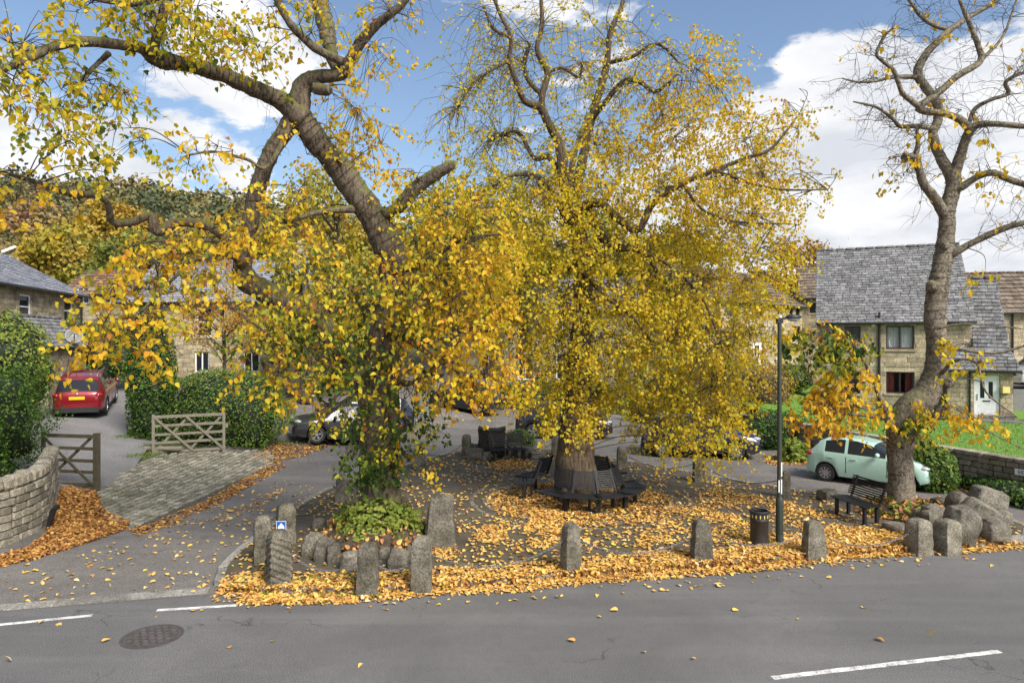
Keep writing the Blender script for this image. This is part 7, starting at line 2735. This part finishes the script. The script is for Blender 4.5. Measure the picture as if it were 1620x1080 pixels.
L = Leaves()
band = gpoly([(372, 958), (540, 957), (688, 943), (829, 937), (910, 926), (1080, 914), (1200, 905), (1350, 885), (1500, 877), (1640, 868), (1640, 858), (1560, 864), (1500, 868), (1400, 850), (1330, 862), (1250, 866), (1150, 878), (1080, 888), (1000, 898), (900, 909), (800, 918), (700, 926), (600, 940), (500, 936), (430, 926), (380, 935)])
fill(band, 420, 0.074, .60, .24, L)
KB = [p_ for p_ in KERB if -5.2 < p_[0] < 11]
fill([(x_, y_ - 0.12) for x_, y_ in KB] + [(x_ - 0.1, y_ + 0.85) for x_, y_ in KB[::-1]], 330, 0.074, .60, .24, L)
fill([(x_, y_ + 0.02) for x_, y_ in KB] + [(x_ - 0.1, y_ + 0.42) for x_, y_ in KB[::-1]], 420, 0.074, .60, .24, L, lambda x, y: GZ + 0.015)
fill([(x_, y_ + 0.0) for x_, y_ in KB] + [(x_ - 0.05, y_ + 0.24) for x_, y_ in KB[::-1]], 620, 0.074, .55, .24, L, lambda x, y: random.uniform(0.01, 0.11), tilt=0.8)
fill(gpoly([(380, 955), (410, 905), (440, 930), (500, 938), (560, 944), (560, 956)]), 300, 0.092, .62, .2, L)
right = gpoly([(1000, 886), (1020, 850), (1060, 820), (1080, 795), (1140, 775), (1200, 782), (1260, 805), (1330, 825), (1420, 842), (1440, 866), (1330, 874), (1200, 884), (1080, 898)])
fill(right, 400, 0.072, .56, .24, L, patch=1.15)
fill(gpoly([(1130, 890), (1240, 852), (1330, 840), (1430, 845), (1450, 872), (1300, 884)]), 330, 0.072, .60, .2, L, patch=0.4)
ring = [(TREE_C.x + 2.55 * math.cos(a / 24 * 2 * math.pi), TREE_C.y - 0.25 + 2.5 * math.sin(a / 24 * 2 * math.pi)) for a in range(24)]
fill(ring, 360, 0.072, .46, .24, L, patch=0.75)
fill(gpoly([(835, 870), (828, 845), (845, 815), (880, 815), (895, 830), (885, 865), (860, 878)]), 420, 0.072, .60, .2, L, patch=0.3)
fill(gpoly([(750, 858), (765, 838), (795, 838), (805, 858), (780, 868)]), 420, 0.072, .60, .2, L)
fill(gpoly([(680, 880), (690, 862), (722, 868), (722, 890), (700, 898)]), 420, 0.072, .58, .2, L)
fill(gpoly([(770, 745), (780, 735), (830, 730), (845, 742), (800, 752)]), 300, 0.072, .48, .2, L)
fill(GREEN, 30, 0.088, .68, .2, L, patch=0.7)
fill(gpoly([(880, 800), (1040, 800), (1100, 860), (950, 895), (720, 905), (700, 860), (800, 810)]), 40, 0.09, .68, .2, L, patch=0.6)
fill([(x_, y_ - 0.38) for x_, y_ in KB] + [(x_ - 0.1, y_ + 0.02) for x_, y_ in KB[::-1]], 85, 0.070, .58, .24, L, patch=0.7)
o = L.build('leaf_litter', 'litter_leaf', None, 'leaf')
tag(o, 'carpet of fallen yellow leaves over the green and along its kerb', 'fallen leaves')
L = Leaves()
pile = gpoly([(84, 790), (100, 770), (152, 777), (162, 808), (205, 826), (200, 838), (130, 862), (60, 884), (-20, 902), (-20, 888), (45, 866), (74, 845)])


def pile_z(x, y):
    c = G(112, 800)
    return terrain(x, y) + 0.07 * math.exp(-((x - c.x) ** 2 + (y - c.y) ** 2) / 0.6)


for zz_ in range(3):
    fill(pile, 420, 0.066, .20 if zz_ < 2 else .36, .22, L, lambda x, y: pile_z(x, y) + 0.01 * zz_, tilt=0.35)
strip = [(205, 838), (262, 820), (330, 790), (400, 750), (440, 728), (452, 738), (410, 762), (340, 800), (270, 832), (215, 850)]
fill(gpoly(strip), 260, 0.085, .36, .2, L, patch=0.4)
fill(gpoly([(395, 722), (440, 700), (520, 706), (480, 722), (430, 735)]), 200, 0.09, .36, .18, L, patch=0.3)
fill(gpoly([(330, 822), (400, 790), (450, 775), (440, 790), (360, 825)]), 60, 0.085, .5, .2, L, patch=0.6)
o = L.build('leaf_drift', 'litter_leaf', None, 'leaf')
tag(o, 'rust brown drift of leaves by the garden wall and cobbles', 'fallen leaves')
L = Leaves()
fill(gpoly([(1205, 722), (1290, 716), (1290, 738), (1215, 735)]), 160, 0.09, .42, .2, L, patch=0.5)
fill([(13.6, 21.5), (13.0, 21.2), (13.2, 19.4), (13.9, 18.0), (15.5, 16.6), (16.2, 16.9), (14.6, 18.4), (13.9, 20.2)], 200, 0.09, .45, .2, L, patch=0.3)
fill(gpoly([(450, 712), (700, 690), (760, 640), (1000, 690), (1240, 740), (1420, 800), (1620, 850), (1620, 800), (1420, 765), (1250, 735), (1000, 680), (720, 640), (560, 700)]), 5, 0.09, .6, .2, L)
o = L.build('roadside_leaves', 'litter_leaf', None, 'leaf')
tag(o, 'fallen leaves strewn along the far side road and wall foot', 'fallen leaves')
# separate leaves one can pick out on the near tarmac
L = Leaves()
fill(gpoly([(0, 905), (200, 850), (330, 805), (450, 760), (560, 790), (420, 830), (395, 930), (350, 935), (0, 960)]), 15, 0.085, .72, .2, L, patch=0.55)
fill(gpoly([(0, 985), (370, 960), (370, 962), (200, 985), (0, 1000)]), 5, 0.10, .66, .18, L)
fill(gpoly([(0, 1000), (380, 962), (1000, 925), (1600, 880), (1600, 1000), (1000, 1060), (0, 1060)]), 0.45, 0.095, .78, .14, L)
fill(gpoly([(370, 960), (540, 960), (700, 948), (910, 930), (1100, 918), (1350, 890), (1600, 872), (1600, 884), (1350, 904), (1100, 935), (900, 945), (700, 962), (540, 972), (380, 972)]), 11, 0.075, .70, .2, L)
p, d, n, s, tt = L.arrays()
V = leaf_verts(p, d, n, s, LEAF)
order = np.argsort(-s / p[:, 1])
for i in order[:290]:
    me = raw_mesh('fallen_leaf', V[i:i + 1] - p[i], LEAF_F, 1, np.clip(tt[i:i + 1], 0, 1), 'litter_leaf')
    o = bpy.data.objects.new('fallen_leaf', me)
    COL.objects.link(o)
    o.location = p[i]
    tag(o, 'single yellow leaf lying on the bare tarmac', 'leaf', 'single leaves on the tarmac')
if len(order) > 290:
    k = order[290:]
    o = obj('scattered_leaves', raw_mesh('scattered_leaves', V[k], LEAF_F, len(k), np.clip(tt[k], 0, 1), 'litter_leaf'), kind='stuff')
    tag(o, 'thinly scattered leaves further off on the side road', 'fallen leaves')
# tufts of weed along the left kerb
L = Leaves()
for (px, py, r_) in ((430, 938, .22), (470, 930, .2), (500, 938, .22), (548, 930, .3), (560, 938, .25), (520, 940, .2), (400, 930, .2), (1215, 868, .12), (440, 700, .4), (215, 720, .5), (235, 705, .5), (250, 690, .5), (195, 690, .4)):
    g_ = G(px, py)
    n = int(600 * r_)
    q = np.stack([g_.x + RNG.normal(size=n) * r_, g_.y + RNG.normal(size=n) * r_ * .6, np.full(n, surf(g_.x, g_.y) + .01)], 1)
    L.add(q, rand_dirs(n, -1.3, .8), rand_dirs(n), RNG.uniform(.03, .07, n), RNG.uniform(.2, 1, n))
o = L.build('verge_weeds', 'grass_blade', None, 'kite')
tag(o, 'small green weeds growing among the leaves at the kerb', 'weeds')
